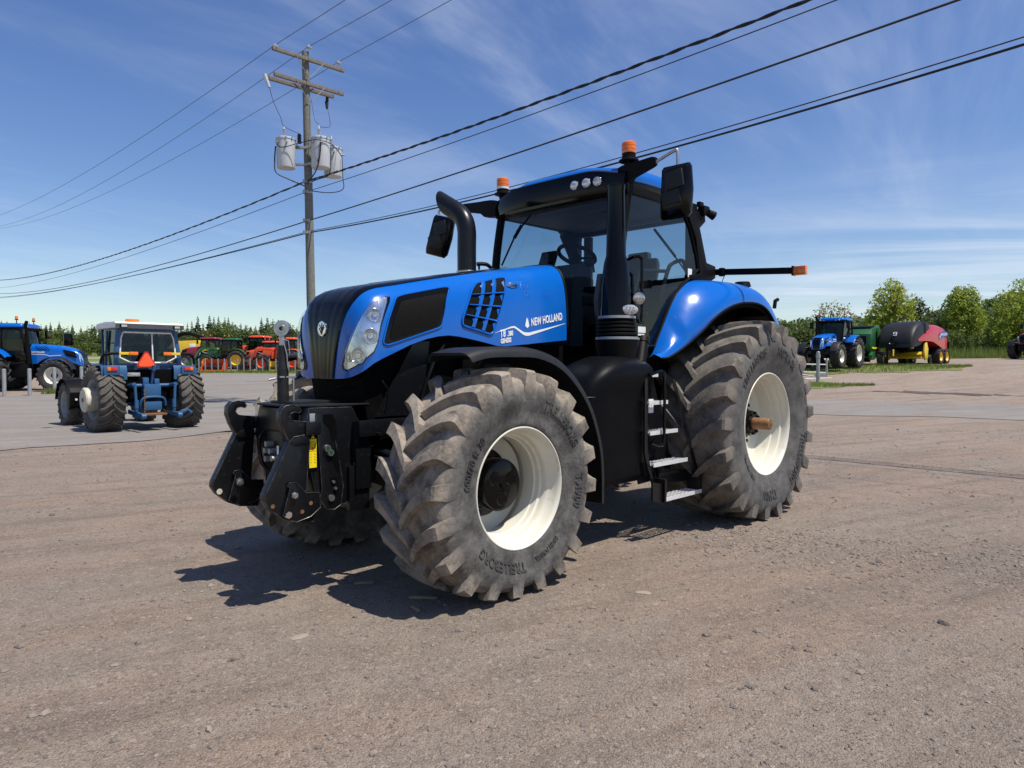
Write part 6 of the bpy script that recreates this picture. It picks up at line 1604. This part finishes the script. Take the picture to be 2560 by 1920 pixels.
# the row behind the posts
farm_tractor('tractor', -26.8, 64.8, 176, 'maroon cab tractor, first of the parked row beside the yellow harvester', body='maroon', roof='maroon', rim='galv', sc=.93)
farm_tractor('tractor', -24.3, 63.2, 186, 'green tractor with a yellow hood stripe and front loader in the parked row', body='green', roof='green', rim='yellow', sc=.90, loader='green')
farm_tractor('tractor', -17.85, 58.9, 178, 'orange cab tractor with raised loader arms and dark bucket in the parked row', body='orange', roof='orange', rim='orange', sc=.92, loader='orange')
farm_tractor('tractor', -22.6, 65.5, 172, 'orange roofed tractor standing behind the loader arms', body='orange', roof='orange', rim='galv', sc=.98)
farm_tractor('tractor', -20.9, 63.4, 180, 'small orange roofed tractor between the two bigger orange ones', body='orange', roof='orange', rim='galv', sc=.82)
farm_tractor('tractor', -17.9, 61.4, 188, 'small light blue compact tractor behind the yellow boxes at the row end', body='blue', roof='blue', rim='white_rim', sc=.70, rops=True)
def green_stripe():
    t = [o for o in bpy.data.objects if o.parent is None and 'yellow hood stripe' in o.get('label', '')][0]
    hood = [c for c in t.children if c.name.startswith('hood')][0]
    for s in (1, -1):
        mb = MB(); mb.loft([[Vector((x, s * .40, z + w)) for x, z in ((1.7, 2.0), (2.5, 1.97), (3.2, 1.84), (3.5, 1.72))] for w in (.05, -.05)], False)
        for v in mb.bm.verts: v.co.y = s * .455
        mb.build('hood_stripe', M['yellow_sign'], hood, smooth=False)
green_stripe()

# ------------------------------------------------------------------ the old blue tractor seen from behind
def old_tractor():
    x, y = -8.72, 16.80
    t = thing('old_tractor', (x, y, 0), 136, 'older blue tractor seen from behind, white cab roof and cast wheel weight', 'tractor', 'tractors'); t.scale = (.93, .93, .93)
    for s in (1, -1):
        w = wheel_simple(t, (0, s * .93), .60, .83, .50, s, 'old_rim', 'tyre_old', 72, 26, -.03, h=.045)
        wheel_simple(t, (2.72, s * .92), .44, .60, .36, s, 'old_rim', 'tyre_old', 56, 18, .0, 'dirty_blue', h=.04)
    w = [c for c in t.children if c.name.startswith('wheel') and c.location.y > 0 and abs(c.location.x) < .1][0]
    mb = MB(); mb.lathe([(.02, .001), (.02, .26), (.24, .27), (.30, .29), (.42, .30), (.45, .27), (.45, .05), (.43, .001)], n=32); mb.build('wheel_weight', M['weight'], w, one=True)
    mb = MB(); mb.cyl((0, .44, 0), (0, .47, 0), .05, n=14); mb.build('weight_bolt', M['rust'], w)
    # body
    mb = MB(); mb.box((1.4, 0, .85), (3.2, .5, .5), bev=.05); mb.cyl((0, -.75, .78), (0, .75, .78), .17, n=18); mb.box((0, 0, .90), (.62, .62, .62), bev=.06); mb.box((2.72, 0, .62), (.2, 1.5, .16), bev=.03); mb.build('chassis', M['dirty_blue'], t)
    mb = MB(); mb.box((-.30, 0, 1.15), (.20, 1.25, .75), bev=.03); mb.box((.2, 0, .95), (.8, 1.1, .5), bev=.05); mb.build('dark_void', M['deep_black'], t)  # black blocks added behind the linkage; shade between the fenders put into colour
    mb = MB(); mb.box((2.35, 0, 1.36), (1.7, .66, .62), bev=.06); mb.build('hood', M['old_blue'], t)
    for s in (1, -1):
        mb = MB()
        rings = [[Vector((px, s * yy, pz - o)) for yy, o in ((.55, 0), (.72, 0), (1.10, .0), (1.12, .05))] for px, pz in [(math.cos(R(a)) * .95, .80 + math.sin(R(a)) * .95) for a in range(20, 151, 10)]]
        for rg in rings:
            for p in rg: p.z = min(p.z, 1.62); p.x = max(p.x, -.52)
        mb.loft(rings, False); f = mb.build('rear_fender', M['old_blue'], t, ang=50)
        mb = MB(); mb.box((-.54, s * .90, 1.50), (.06, .36, .22), bev=.02); mb.build('fender_end', M['old_blue'], f)
        mb = MB(); mb.box((-.58, s * .86, 1.54), (.03, .15, .09), bev=.006); tl_ = mb.build('tail_light', M['red_lens'], f)
        mb = MB(); mb.box((-.58, s * (.96), 1.54), (.03, .09, .09), bev=.006); mb.build('turn_light', M['amber'], f)
        mb = MB(); rings = []
        for a in range(10, 141, 13): rings.append([Vector((2.72 + math.cos(R(a)) * .70, s * yy, .56 + math.sin(R(a)) * .70)) for yy in (.70, .92, 1.14, 1.16)])
        mb.loft(rings, False); mb.prism([(2.2, .45), (2.05, .55), (2.02, .9), (2.12, 1.05), (2.25, 1.0), (2.3, .6)], 1, s * .72, s * 1.14, .02); mb.build('front_fender', M['black'], t, ang=50)
        mb = MB(); mb.cyl((2.02, s * 1.0, .72), (2.0, s * 1.0, .72), .03, n=10); mb.build('reflector', M['white'], t)
    # cab: posts, panes, roof
    mb = MB()
    for s in (1, -1):
        mb.tube([(-.30, s * .72, 1.38), (-.34, s * .74, 1.8), (-.28, s * .66, 2.50)], .062, 8); mb.tube([(1.0, s * .62, 1.2), (.95, s * .66, 2.55)], .04, 6); mb.tube([(.45, s * .76, 1.2), (.42, s * .70, 2.5)], .03, 6)
    mb.box((-.31, 0, 1.60), (.10, 1.40, .16), bev=.02); mb.box((-.27, 0, 2.49), (.10, 1.36, .08), bev=.01); mb.box((.4, 0, 1.30), (1.4, 1.2, .30), bev=.04)
    mb.prism([(.55, 1.62), (-.55, 1.62), (-.36, 1.38), (.36, 1.38)], 0, -.36, -.28)
    mb.build('cab_frame', M['old_blue'], t, one=True)
    def rear_pt(yy, zz_, o=0): return Vector((-.355 - o + .06 * (zz_ - 1.7) / .8, yy, zz_))
    oc = [(-.56, 2.44), (.56, 2.44), (.62, 2.30), (.66, 1.82), (.42, 1.69), (-.42, 1.69), (-.66, 1.82), (-.62, 2.30)]
    mb = MB(); mb.bm.faces.new([mb.bm.verts.new(rear_pt(*p)) for p in oc]); gl = mb.build('rear_window', M['dark_glass'], t, smooth=False)
    mb = MB(); pts = [rear_pt(*p, .012) for p in oc + oc[:2]]; mb.tube(pts, .022, 6, False); mb.build('window_frame', M['white'], gl)
    mb = MB(); mb.tube([rear_pt(-.10, 2.44, .012), rear_pt(-.10, 1.69, .012)], .018, 6); mb.build('window_bar', M['white'], gl)
    for s in (1, -1):
        mb = MB(); mb.bm.faces.new([mb.bm.verts.new(p) for p in ((-.28, s * .735, 1.45), (1.0, s * .64, 1.35), (.95, s * .66, 2.53), (-.26, s * .67, 2.53))]); mb.build('side_window', M['dark_glass'], t, smooth=False)
    mb = MB(); mb.bm.faces.new([mb.bm.verts.new(p) for p in ((1.0, .60, 1.45), (1.0, -.60, 1.45), (.95, -.64, 2.53), (.95, .64, 2.53))]); mb.build('windscreen', M['dark_glass'], t, smooth=False)
    mb = MB(); mb.prism([(-.52, 2.54), (-.54, 2.655), (-.45, 2.69), (.2, 2.71), (.9, 2.68), (1.0, 2.62), (.98, 2.54)], 1, -.80, .80, .02); roof = mb.build('cab_roof', M['white'], t)
    mb = MB(); mb.prism([(-.535, 2.535), (-.55, 2.64), (-.53, 2.64), (-.515, 2.535)], 1, -.80, .80); mb.build('roof_panel', M['cab_grey'], roof)
    for yy in (.62, -.62): mb = MB(); mb.box((-.565, yy, 2.585), (.05, .17, .085), bev=.008); l = mb.build('roof_light', M['black'], roof); mb = MB(); mb.box((-.592, yy, 2.585), (.006, .13, .055)); mb.build('lens', M['lens'], l)
    mb = MB(); mb.cyl((.0, .25, 2.72), (.0, .25, 2.78), .17, .15, 16); mb.build('beacon', M['amber'], roof)
    mb = MB(); mb.box((.35, 0, 1.60), (.5, .5, .12), bev=.03); mb.box((.12, 0, 1.90), (.14, .46, .5), bev=.04); mb.build('seat', M['seat'], t)
    mb = MB(); mb.tube([(.80 + .07 * math.cos(2 * math.pi * k / 16), .2 * math.sin(2 * math.pi * k / 16), 1.95 + .16 * math.cos(2 * math.pi * k / 16)) for k in range(17)], .016, 5, False); mb.build('steering_wheel', M['black'], t)
    # lamp arms, slow-vehicle triangle
    for s in (1, -1):
        mb = MB(); mb.tube(cr([(-.40, s * 1.10, 1.66), (-.44, s * 1.06, 1.84), (-.47, s * .95, 1.90), (-.48, s * .78, 1.915), (-.48, s * .70, 1.915)], 5), .035, 6); a = mb.build('lamp_arm', M['black'], t)
        mb = MB(); mb.box((-.50, s * .60, 1.915), (.035, .24, .065), bev=.006); mb.build('arm_reflector', M['yellow'], a)
        mb = MB(); mb.box((-.52, s * .40, 1.915), (.05, .20, .085), bev=.012); mb.build('amber_lamp', M['amber'], a)
    def tri(zc, r, x0, x1, m, par, name):
        mb = MB(); pts = []
        for k in range(3):
            a = math.pi / 2 + 2 * math.pi * k / 3
            for d in (-.16, .16): pts.append((.10 + r * math.cos(a + d) * .93, zc + r * math.sin(a + d) * .93))
        mb.prism(pts, 1 - 1, x0, x1, .002); return mb.build(name, M[m], par, smooth=False)
    sv_ = tri(1.72, .265, -.505, -.490, 'smv_edge', t, 'slow_vehicle_sign'); tri(1.72, .215, -.514, -.506, 'smv', sv_, 'sign_face')
    # linkage
    mb = MB(); mb.box((-.45, 0, .98), (.35, .40, .34), bev=.03); mb.box((-.42, .12, 1.22), (.2, .14, .2), bev=.02); mb.box((-.42, -.14, 1.20), (.2, .12, .18), bev=.02); mb.cyl((-.42, -.48, 1.12), (-.42, .48, 1.12), .05, n=12); mb.box((-.50, 0, .62), (.3, .42, .22), bev=.03)
    mb.tube(cr([(-.62, .30, .62), (-.66, .22, .82), (-.66, -.22, .82), (-.62, -.30, .62)], 4), .03, 6); mb.build('hitch_casting', M['old_blue'], t, one=True)
    for s in (1, -1):
        mb = MB(); mb.tube([(-.42, s * .48, 1.12), (-.80, s * .48, 1.16)], .05, 8); mb.tube([(-.80, s * .47, 1.16), (-.80, s * .44, .50)], .035, 8); mb.tube([(-.80, s * .44, .78), (-.80, s * .44, .58)], .05, 8); mb.build('lift_rod', M['old_blue'], t)
        mb = MB(); mb.box((-.70, s * .42, .44), (1.0, .07, .11), Matrix.Rotation(R(-4), 4, 'Y'), .02); mb.cyl((-1.20, s * .42 - .05, .40), (-1.20, s * .42 + .05, .40), .065, n=14); mb.build('lower_link', M['old_blue'], t)
    mb = MB(); mb.tube([(-1.1, -.40, .42), (-.95, -.70, .50), (-1.02, -.78, .42)], .05, 8); mb.build('stabiliser', M['dirty_blue'], t)
    mb = MB(); mb.tube([(-.45, -.02, 1.10), (-.55, -.05, 1.55)], .035, 8); mb.tube([(-.55, -.05, 1.50), (-.57, -.05, 1.62)], .05, 8); mb.build('top_link', M['dirty_blue'], t)
    mb = MB()
    for k in range(14): mb.tube([(-.84, .26 + .02 * (k % 2), 1.05 - .045 * k), (-.84, .28 - .02 * (k % 2), 1.01 - .045 * k)], .012, 5)
    mb.build('check_chain', M['rust'], t, gap=.03)
    mb = MB(); mb.box((-.62, 0, .42), (.5, .50, .05), bev=.01); mb.build('drawbar', M['rust'], t)
    mb = MB(); mb.box((-.44, .38, 1.40), (.04, .30, .10), bev=.02); mb.build('rear_plate', M['lens'], t)
    mb = MB(); mb.tube([(.95, .70, 2.20), (1.0, 1.0, 2.24), (1.0, 1.36, 2.30)], .014, 6); arm = mb.build('mirror_arm', M['black'], t); mb = MB(); mb.box((1.0, 1.42, 2.26), (.06, .20, .30), bev=.02); mb.build('mirror', M['black_gloss'], arm)
    mb = MB(); mb.tube([(2.5, .2, 1.6), (2.5, .2, 2.35), (2.45, .2, 2.45)], .04, 8); mb.build('exhaust_pipe', M['black'], t)
old_tractor()

# ------------------------------------------------------------------ balers
def green_baler():
    x, y = 23.0, 46.8
    t = thing('round_baler', (x, y, g(x, y)), -128, 'green round baler with a yellow stripe between blue tractor and red baler', 'baler', 'balers')
    mb = MB(); mb.prism([(1.1, .55), (1.5, 1.2), (1.45, 1.95), (1.0, 2.30), (.2, 2.42), (-.25, 2.40), (-.3, .55)], 1, -.85, .85, .03); body = mb.build('baler_body', M['green'], t)
    mb = MB(); mb.prism([(1.0, 2.31), (.2, 2.44), (-.2, 2.43), (-.2, 2.52), (.2, 2.54), (1.0, 2.42)], 1, -.75, .75, .02); mb.build('net_box', M['black'], body)
    mb = MB(); mb.prism([(-.34, .62), (-.34, 2.40), (-.9, 2.60), (-1.35, 2.35), (-1.7, 1.6), (-1.5, .8), (-.9, .5)], 1, -.88, .88, .03); gate = mb.build('tailgate', M['green'], t)
    mb = MB(); mb.box((1.49, 0, 1.55), (.06, 1.2, .55), bev=.02); mb.box((1.30, 0, .75), (.4, 1.3, .25), bev=.03); mb.build('front_panel', M['black'], t, gap=.01)
    for s in (1, -1):
        mb = MB(); mb.prism([(-.35, .9), (-.35, 2.2), (-.05, 2.1), (-.05, .9)], 1, s * .86, s * .90); mb.build('side_opening', M['deep_black'], body)
        mb = MB(); mb.loft([[Vector((xx, s * .915, z + w)) for xx, z in ((1.3, 1.08), (.5, 1.06), (-.3, 1.10), (-1.2, 1.16))] for w in (.05, -.05)], False); mb.build('stripe', M['yellow_sign'], body, smooth=False)
        wheel_simple(t, (-.3, s * 1.12), .38, .44, .22, s, 'yellow', 'tyre_old', 28, 14)
        mb = MB(); mb.prism([(.9, .3), (1.7, .3), (1.8, .6), (1.3, .8), (.9, .7)], 1, s * .80, s * 1.0, .02); mb.build('pickup_side', M['green'], t)
    mb = MB(); mb.box((2.2, 0, .62), (1.8, .16, .14), bev=.02); mb.box((3.1, 0, .55), (.2, .12, .2), bev=.02); mb.build('drawbar', M['green'], t)
    mb = MB(); mb.cyl((1.3, -.8, .36), (1.3, .8, .36), .20, n=16); mb.build('pickup_reel', M['black'], t)
    mb = MB(); mb.box((.7, .87, 2.05), (.05, .04, .10)); mb.build('side_marker', M['amber'], t)
green_baler()
def red_baler():
    x, y = 26.7, 47.5
    t = thing('square_baler', (x, y, g(x, y)), -138, 'large red and black square baler with yellow tandem wheels', 'baler', 'balers')
    def sect(xx, w, zb, zt, n=.42):
        ring = []
        for k in range(21):
            a = math.pi * k / 20; c, s = math.cos(a), math.sin(a); ring.append(Vector((xx, w * math.copysign(abs(c) ** n, c), zb + (zt - zb) * abs(s) ** n)))
        return ring
    mb = MB(); mb.loft([sect(.2, 1.14, 1.55, 2.80, .3), sect(.75, 1.15, 1.55, 2.80, .3), sect(1.2, 1.15, 1.50, 2.77, .3), sect(1.8, 1.14, 1.25, 2.66, .3), sect(2.3, 1.12, 1.15, 2.42, .3), sect(2.7, 1.08, 1.08, 2.05, .3), sect(2.92, 1.02, 1.05, 1.65, .3), sect(3.0, .96, 1.05, 1.30, .3)], True, True); fr = mb.build('front_shield', M['grey_plastic'], t, ang=50)
    mb = MB(); pts = [h for h in sect(.9, 1.18, 1.95, 2.83, .3)]; mb.loft([pts, [p + Vector((.22, 0, -.02)) for p in pts]], False); mb.build('shield_rib', M['black'], fr)
    mb = MB()
    for a, b in (((2.78, -.10, 2.02), (2.78, .10, 2.02)), ((2.845, -.10, 1.92), (2.845, .10, 1.92)), ((2.89, -.10, 1.82), (2.89, .10, 1.82)), ((2.78, .09, 2.02), (2.89, .09, 1.82)), ((2.78, -.10, 2.02), (2.845, -.10, 1.92))): mb.tube([Vector(a) + Vector((.04, 0, .02)), Vector(b) + Vector((.04, 0, .02))], .018, 5)
    mb.build('front_mark', M['silver'], fr)
    mb = MB(); mb.loft([sect(-3.2, 1.18, 1.05, 2.45, .5), sect(-2.9, 1.24, 1.0, 2.62, .5), sect(-2.2, 1.26, 1.0, 2.70, .5), sect(-1.2, 1.26, 1.25, 2.68, .5), sect(-.3, 1.26, 1.45, 2.58, .4), sect(.3, 1.25, 1.50, 2.42, .35), sect(1.0, 1.235, 1.50, 2.12, .3), sect(1.7, 1.21, 1.48, 1.82, .3), sect(2.2, 1.17, 1.45, 1.60, .3)], True, True); bd = mb.build('side_panel', M['baler_red'], t, ang=50)
    for s in (1, -1):
        mb = MB(); mb.loft([[Vector((xx, s * 1.272, z)) for xx, z in ((-1.3, 1.98), (-1.9, 2.18), (-2.5, 2.22), (-3.0, 2.15))], [Vector((xx, s * 1.272, z)) for xx, z in ((-1.3, 1.60), (-1.9, 1.80), (-2.5, 1.92), (-3.0, 1.92))]], False); lg = mb.build('logo_patch', M['tap_blue'], bd, smooth=False)
        mb = MB(); bm = text_bm('NEW HOLLAND', .22, .002, 0, .004, 1.0, .75)
        for v in bm.verts: v.co = Vector((-1.55 - v.co.x, s * (1.277 + v.co.z), 1.90 + v.co.y - .0 + .06 * v.co.x)) if s > 0 else Vector((-2.95 + v.co.x, s * (1.277 + v.co.z), 1.97 + v.co.y - .06 * v.co.x))
        add_bm(mb, bm); mb.build('lettering', M['white'], lg, smooth=False, gap=.1)
        mb = MB(); mb.loft([[Vector((xx, s * 1.278, z)) for xx, z in ((-1.35, 1.78), (-1.42, 2.0), (-1.50, 1.86))], [Vector((xx, s * 1.278, z)) for xx, z in ((-1.36, 1.76), (-1.40, 1.72), (-1.50, 1.82))]], False); mb.build('logo_leaf', M['white'], lg, smooth=False)
        for xx in (-1.75, -2.95): wheel_simple(t, (xx, s * 1.05), .52, .56, .32, s, 'yellow', 'tyre_far', 36, 16, .05)
        mb = MB(); mb.prism([(.6, .30), (1.0, .25), (1.25, .85), (1.1, 1.35), (.8, 1.45), (.5, 1.0)], 1, s * 1.10, s * 1.20, .02); mb.build('pickup_plate', M['yellow'], t)
        mb = MB(); mb.cyl((.75, s * 1.30, .24), (.75, s * 1.42, .24), .24, n=18); mb.build('gauge_wheel', M['black'], t)
        mb = MB(); mb.tube([(-2.0, s * 1.0, 2.7), (-2.0, s * 1.0, 3.15), (-.2, s * 1.0, 3.15), (.2, s * 1.0, 2.95), (.3, s * 1.0, 2.8)], .025, 6); mb.tube([(-1.1, s * 1.0, 2.7), (-1.1, s * 1.0, 3.15)], .02, 6); mb.build('rail', M['black'], t)
    mb = MB(); mb.box((-1.0, 0, 1.1), (4.6, 1.3, .9), bev=.04); mb.box((1.6, 0, 1.05), (1.6, 1.2, .5), bev=.04); mb.build('bale_chamber', M['deep_black'], t)
    mb = MB(); mb.box((.9, 0, .55), (.3, 2.0, .18), bev=.02); mb.box((1.25, 0, .42), (.25, 2.1, .12), bev=.02); mb.prism([(.5, .62), (1.5, .62), (1.3, .80), (.6, .80)], 1, -1.05, 1.05, .02); mb.build('pickup', M['yellow'], t, one=True)
    mb = MB(); mb.prism([(1.5, .75), (1.5, 1.05), (4.3, .80), (5.0, .66), (5.0, .58), (4.2, .62)], 1, -.10, .10, .02); mb.build('drawbar', M['black'], t)
    mb = MB(); mb.tube([(4.4, .12, 0), (4.4, .12, .85)], .055, 8); mb.build('parking_jack', M['black'], t)
    mb = MB()
    for k in range(5): mb.tube(cr([(2.4, .1 * k - .2, 1.5), (3.1, .1 * k - .25, 1.55 - .05 * k), (3.5, .06 * k - .1, 1.25), (3.6, .06 * k - .1, .85)], 4), .03, 5)
    mb.build('hose', M['black_gloss'], t, gap=.05)
    mb = MB(); mb.box((2.2, .75, 1.3), (.10, .10, .62), bev=.01); mb.box((2.2, .80, 1.05), (.18, .12, .12), bev=.01); mb.build('yellow_bracket', M['yellow'], t)
    mb = MB(); mb.box((3.6, .16, .72), (.16, .06, .42), bev=.01); mb.build('yellow_tag', M['yellow'], t)
    for k in range(5):
        mb = MB(); mb.cyl((.5, -.5 + .28 * k, 2.83), (.62, -.5 + .28 * k, 2.83), .055, n=12); mb.build('work_light', M['lens'], t)
    mb = MB(); mb.tube([(-3.2, 1.15, 2.9), (-3.2, 1.15, .9)], .03, 6); mb.box((-3.3, 1.2, 1.3), (.10, .16, .5), bev=.02); mb.tube([(-3.2, 1.0, .5), (-3.8, 1.0, .5), (-3.9, .5, .5)], .025, 6); mb.build('rear_ladder', M['black'], t, gap=.1)
red_baler()

# ------------------------------------------------------------------ the yellow harvester, attachments, odd pieces
def harvester():
    x, y = -31.2, 69.0
    t = thing('forage_harvester', (x, y, g(x, y)), 180, 'yellow forage harvester with a long black arched spout', 'harvester'); t.scale = (.72, .9, .95)
    mb = MB(); mb.prism([(-2.6, 1.0), (2.6, 1.0), (2.7, 1.7), (1.6, 2.55), (-1.6, 2.65), (-2.7, 2.35)], 1, -1.2, 1.2, .08); b = mb.build('harvester_body', M['yellow'], t)
    mb = MB(); mb.box((-.9, 1.21, 2.05), (.8, .02, .5), bev=.005); mb.box((-.9, -1.21, 2.05), (.8, .02, .5), bev=.005); mb.build('side_badge', M['silver'], b)
    mb = MB(); mb.box((1.9, 1.21, 1.55), (1.1, .02, .5)); mb.box((1.9, -1.21, 1.55), (1.1, .02, .5)); mb.build('blue_panel', M['blue'], b)
    mb = MB(); pts = cr([(2.3, .3, 2.4), (1.6, .3, 3.1), (.2, .3, 3.35), (-1.5, .3, 3.0), (-2.6, .3, 2.75), (-3.2, .3, 2.55)], 5); mb.tube(pts, [.24 - .10 * k / (len(pts) - 1) for k in range(len(pts))], 8); mb.build('spout', M['black'], t)
    mb = MB(); mb.box((2.4, 0, 2.1), (1.2, 1.6, 1.4), bev=.1); mb.build('cab_glass', M['dark_glass'], t)
    for s in (1, -1): wheel_simple(t, (1.8, s * 1.2), .7, .92, .5, s, 'yellow', seg=28, nl=14); wheel_simple(t, (-1.8, s * 1.1), .5, .65, .36, s, 'yellow', seg=28, nl=14)
    mb = MB(); mb.cyl((.3, .2, 2.62), (.3, .2, 2.74), .10, n=12); mb.build('beacon', M['red_lens'], b)
harvester()
def attachment(name, x, y, rz, L, H, W, mat, label, cat, grp, round_=False):
    t = thing(name, (x, y, g(x, y)), rz, label, cat, grp)
    mb = MB(); sec = [(0, 0), (W * .9, .03), (W * .85, .10), (W * .3, .16), (W * .15, H * .5), (W * .35, H), (0, H), (-W * .15, H * .5)]
    mb.prism(sec, 0, -L / 2, L / 2); 
    for s in (1, -1): mb.prism([(0, 0), (W * .9, .03), (W * .6, H * .6), (W * .35, H), (0, H), (-W * .15, H * .5)], 0, s * L / 2, s * (L / 2 - .04))
    sh = mb.build('shell', M[mat], t, one=True)
    mb = MB(); mb.box((0, -W * .1, H * .55), (L * .45, .12, H * .45), bev=.02); mb.box((L * .2, -W * .2, H * .4), (.08, .25, H * .8), bev=.01); mb.box((-L * .2, -W * .2, H * .4), (.08, .25, H * .8), bev=.01); mb.build('mounting_frame', M['black'], t)
    mb = MB(); mb.cyl((-L / 2 + .05, W * .45, H * .32), (L / 2 - .05, W * .45, H * .32), H * .16, n=12); mb.build('rotor', M['grey_plastic'], t)
    return t
attachment('snow_blower', -24.4, 58.6, 172, 1.9, 1.0, .9, 'orange', 'open orange snow blower front standing behind the posts', 'attachment', 'attachments in the row')
attachment('snow_blower', -19.0, 58.5, 180, 1.6, .85, .8, 'yellow', 'yellow box attachment left of the blue hood behind the posts', 'attachment', 'attachments in the row')
attachment('snow_blower', -17.2, 58.5, 180, 1.2, .85, .8, 'yellow', 'shorter yellow attachment at the right end of the row', 'attachment', 'attachments in the row')
def right_bits():
    t = thing('implement', (15.2, 40.6, g(15.2, 40.6)), 20, 'dark red implement frame mostly hidden behind the big rear tyre', 'implement')
    mb = MB(); mb.box((0, 0, .95), (1.6, .7, .55), bev=.03); mb.build('hopper', M['maroon'], t)
    mb = MB(); mb.tube([(-.3, 0, 1.2), (-.9, 0, 2.0)], .06, 8); mb.build('boom', M['maroon'], t); mb = MB(); mb.box((0, 0, .45), (1.5, .5, .35), bev=.02); mb.cyl((-.5, -.4, .3), (-.5, .4, .3), .30, n=18); mb.cyl((.5, -.4, .3), (.5, .4, .3), .30, n=18); mb.build('running_gear', M['black'], t, one=True)
    t = thing('upright_panel', (15.95, 43.4, g(15.95, 43.4)), 10, 'pale grey upright panel standing behind the big rear tyre', 'panel')
    mb = MB(); mb.box((0, 0, 1.2), (.27, .10, 2.4), bev=.02); mb.build('panel_face', M['galv'], t); mb = MB(); mb.box((0, 0, .05), (.7, .6, .10), bev=.02); mb.build('panel_base', M['galv'], t)
right_bits()
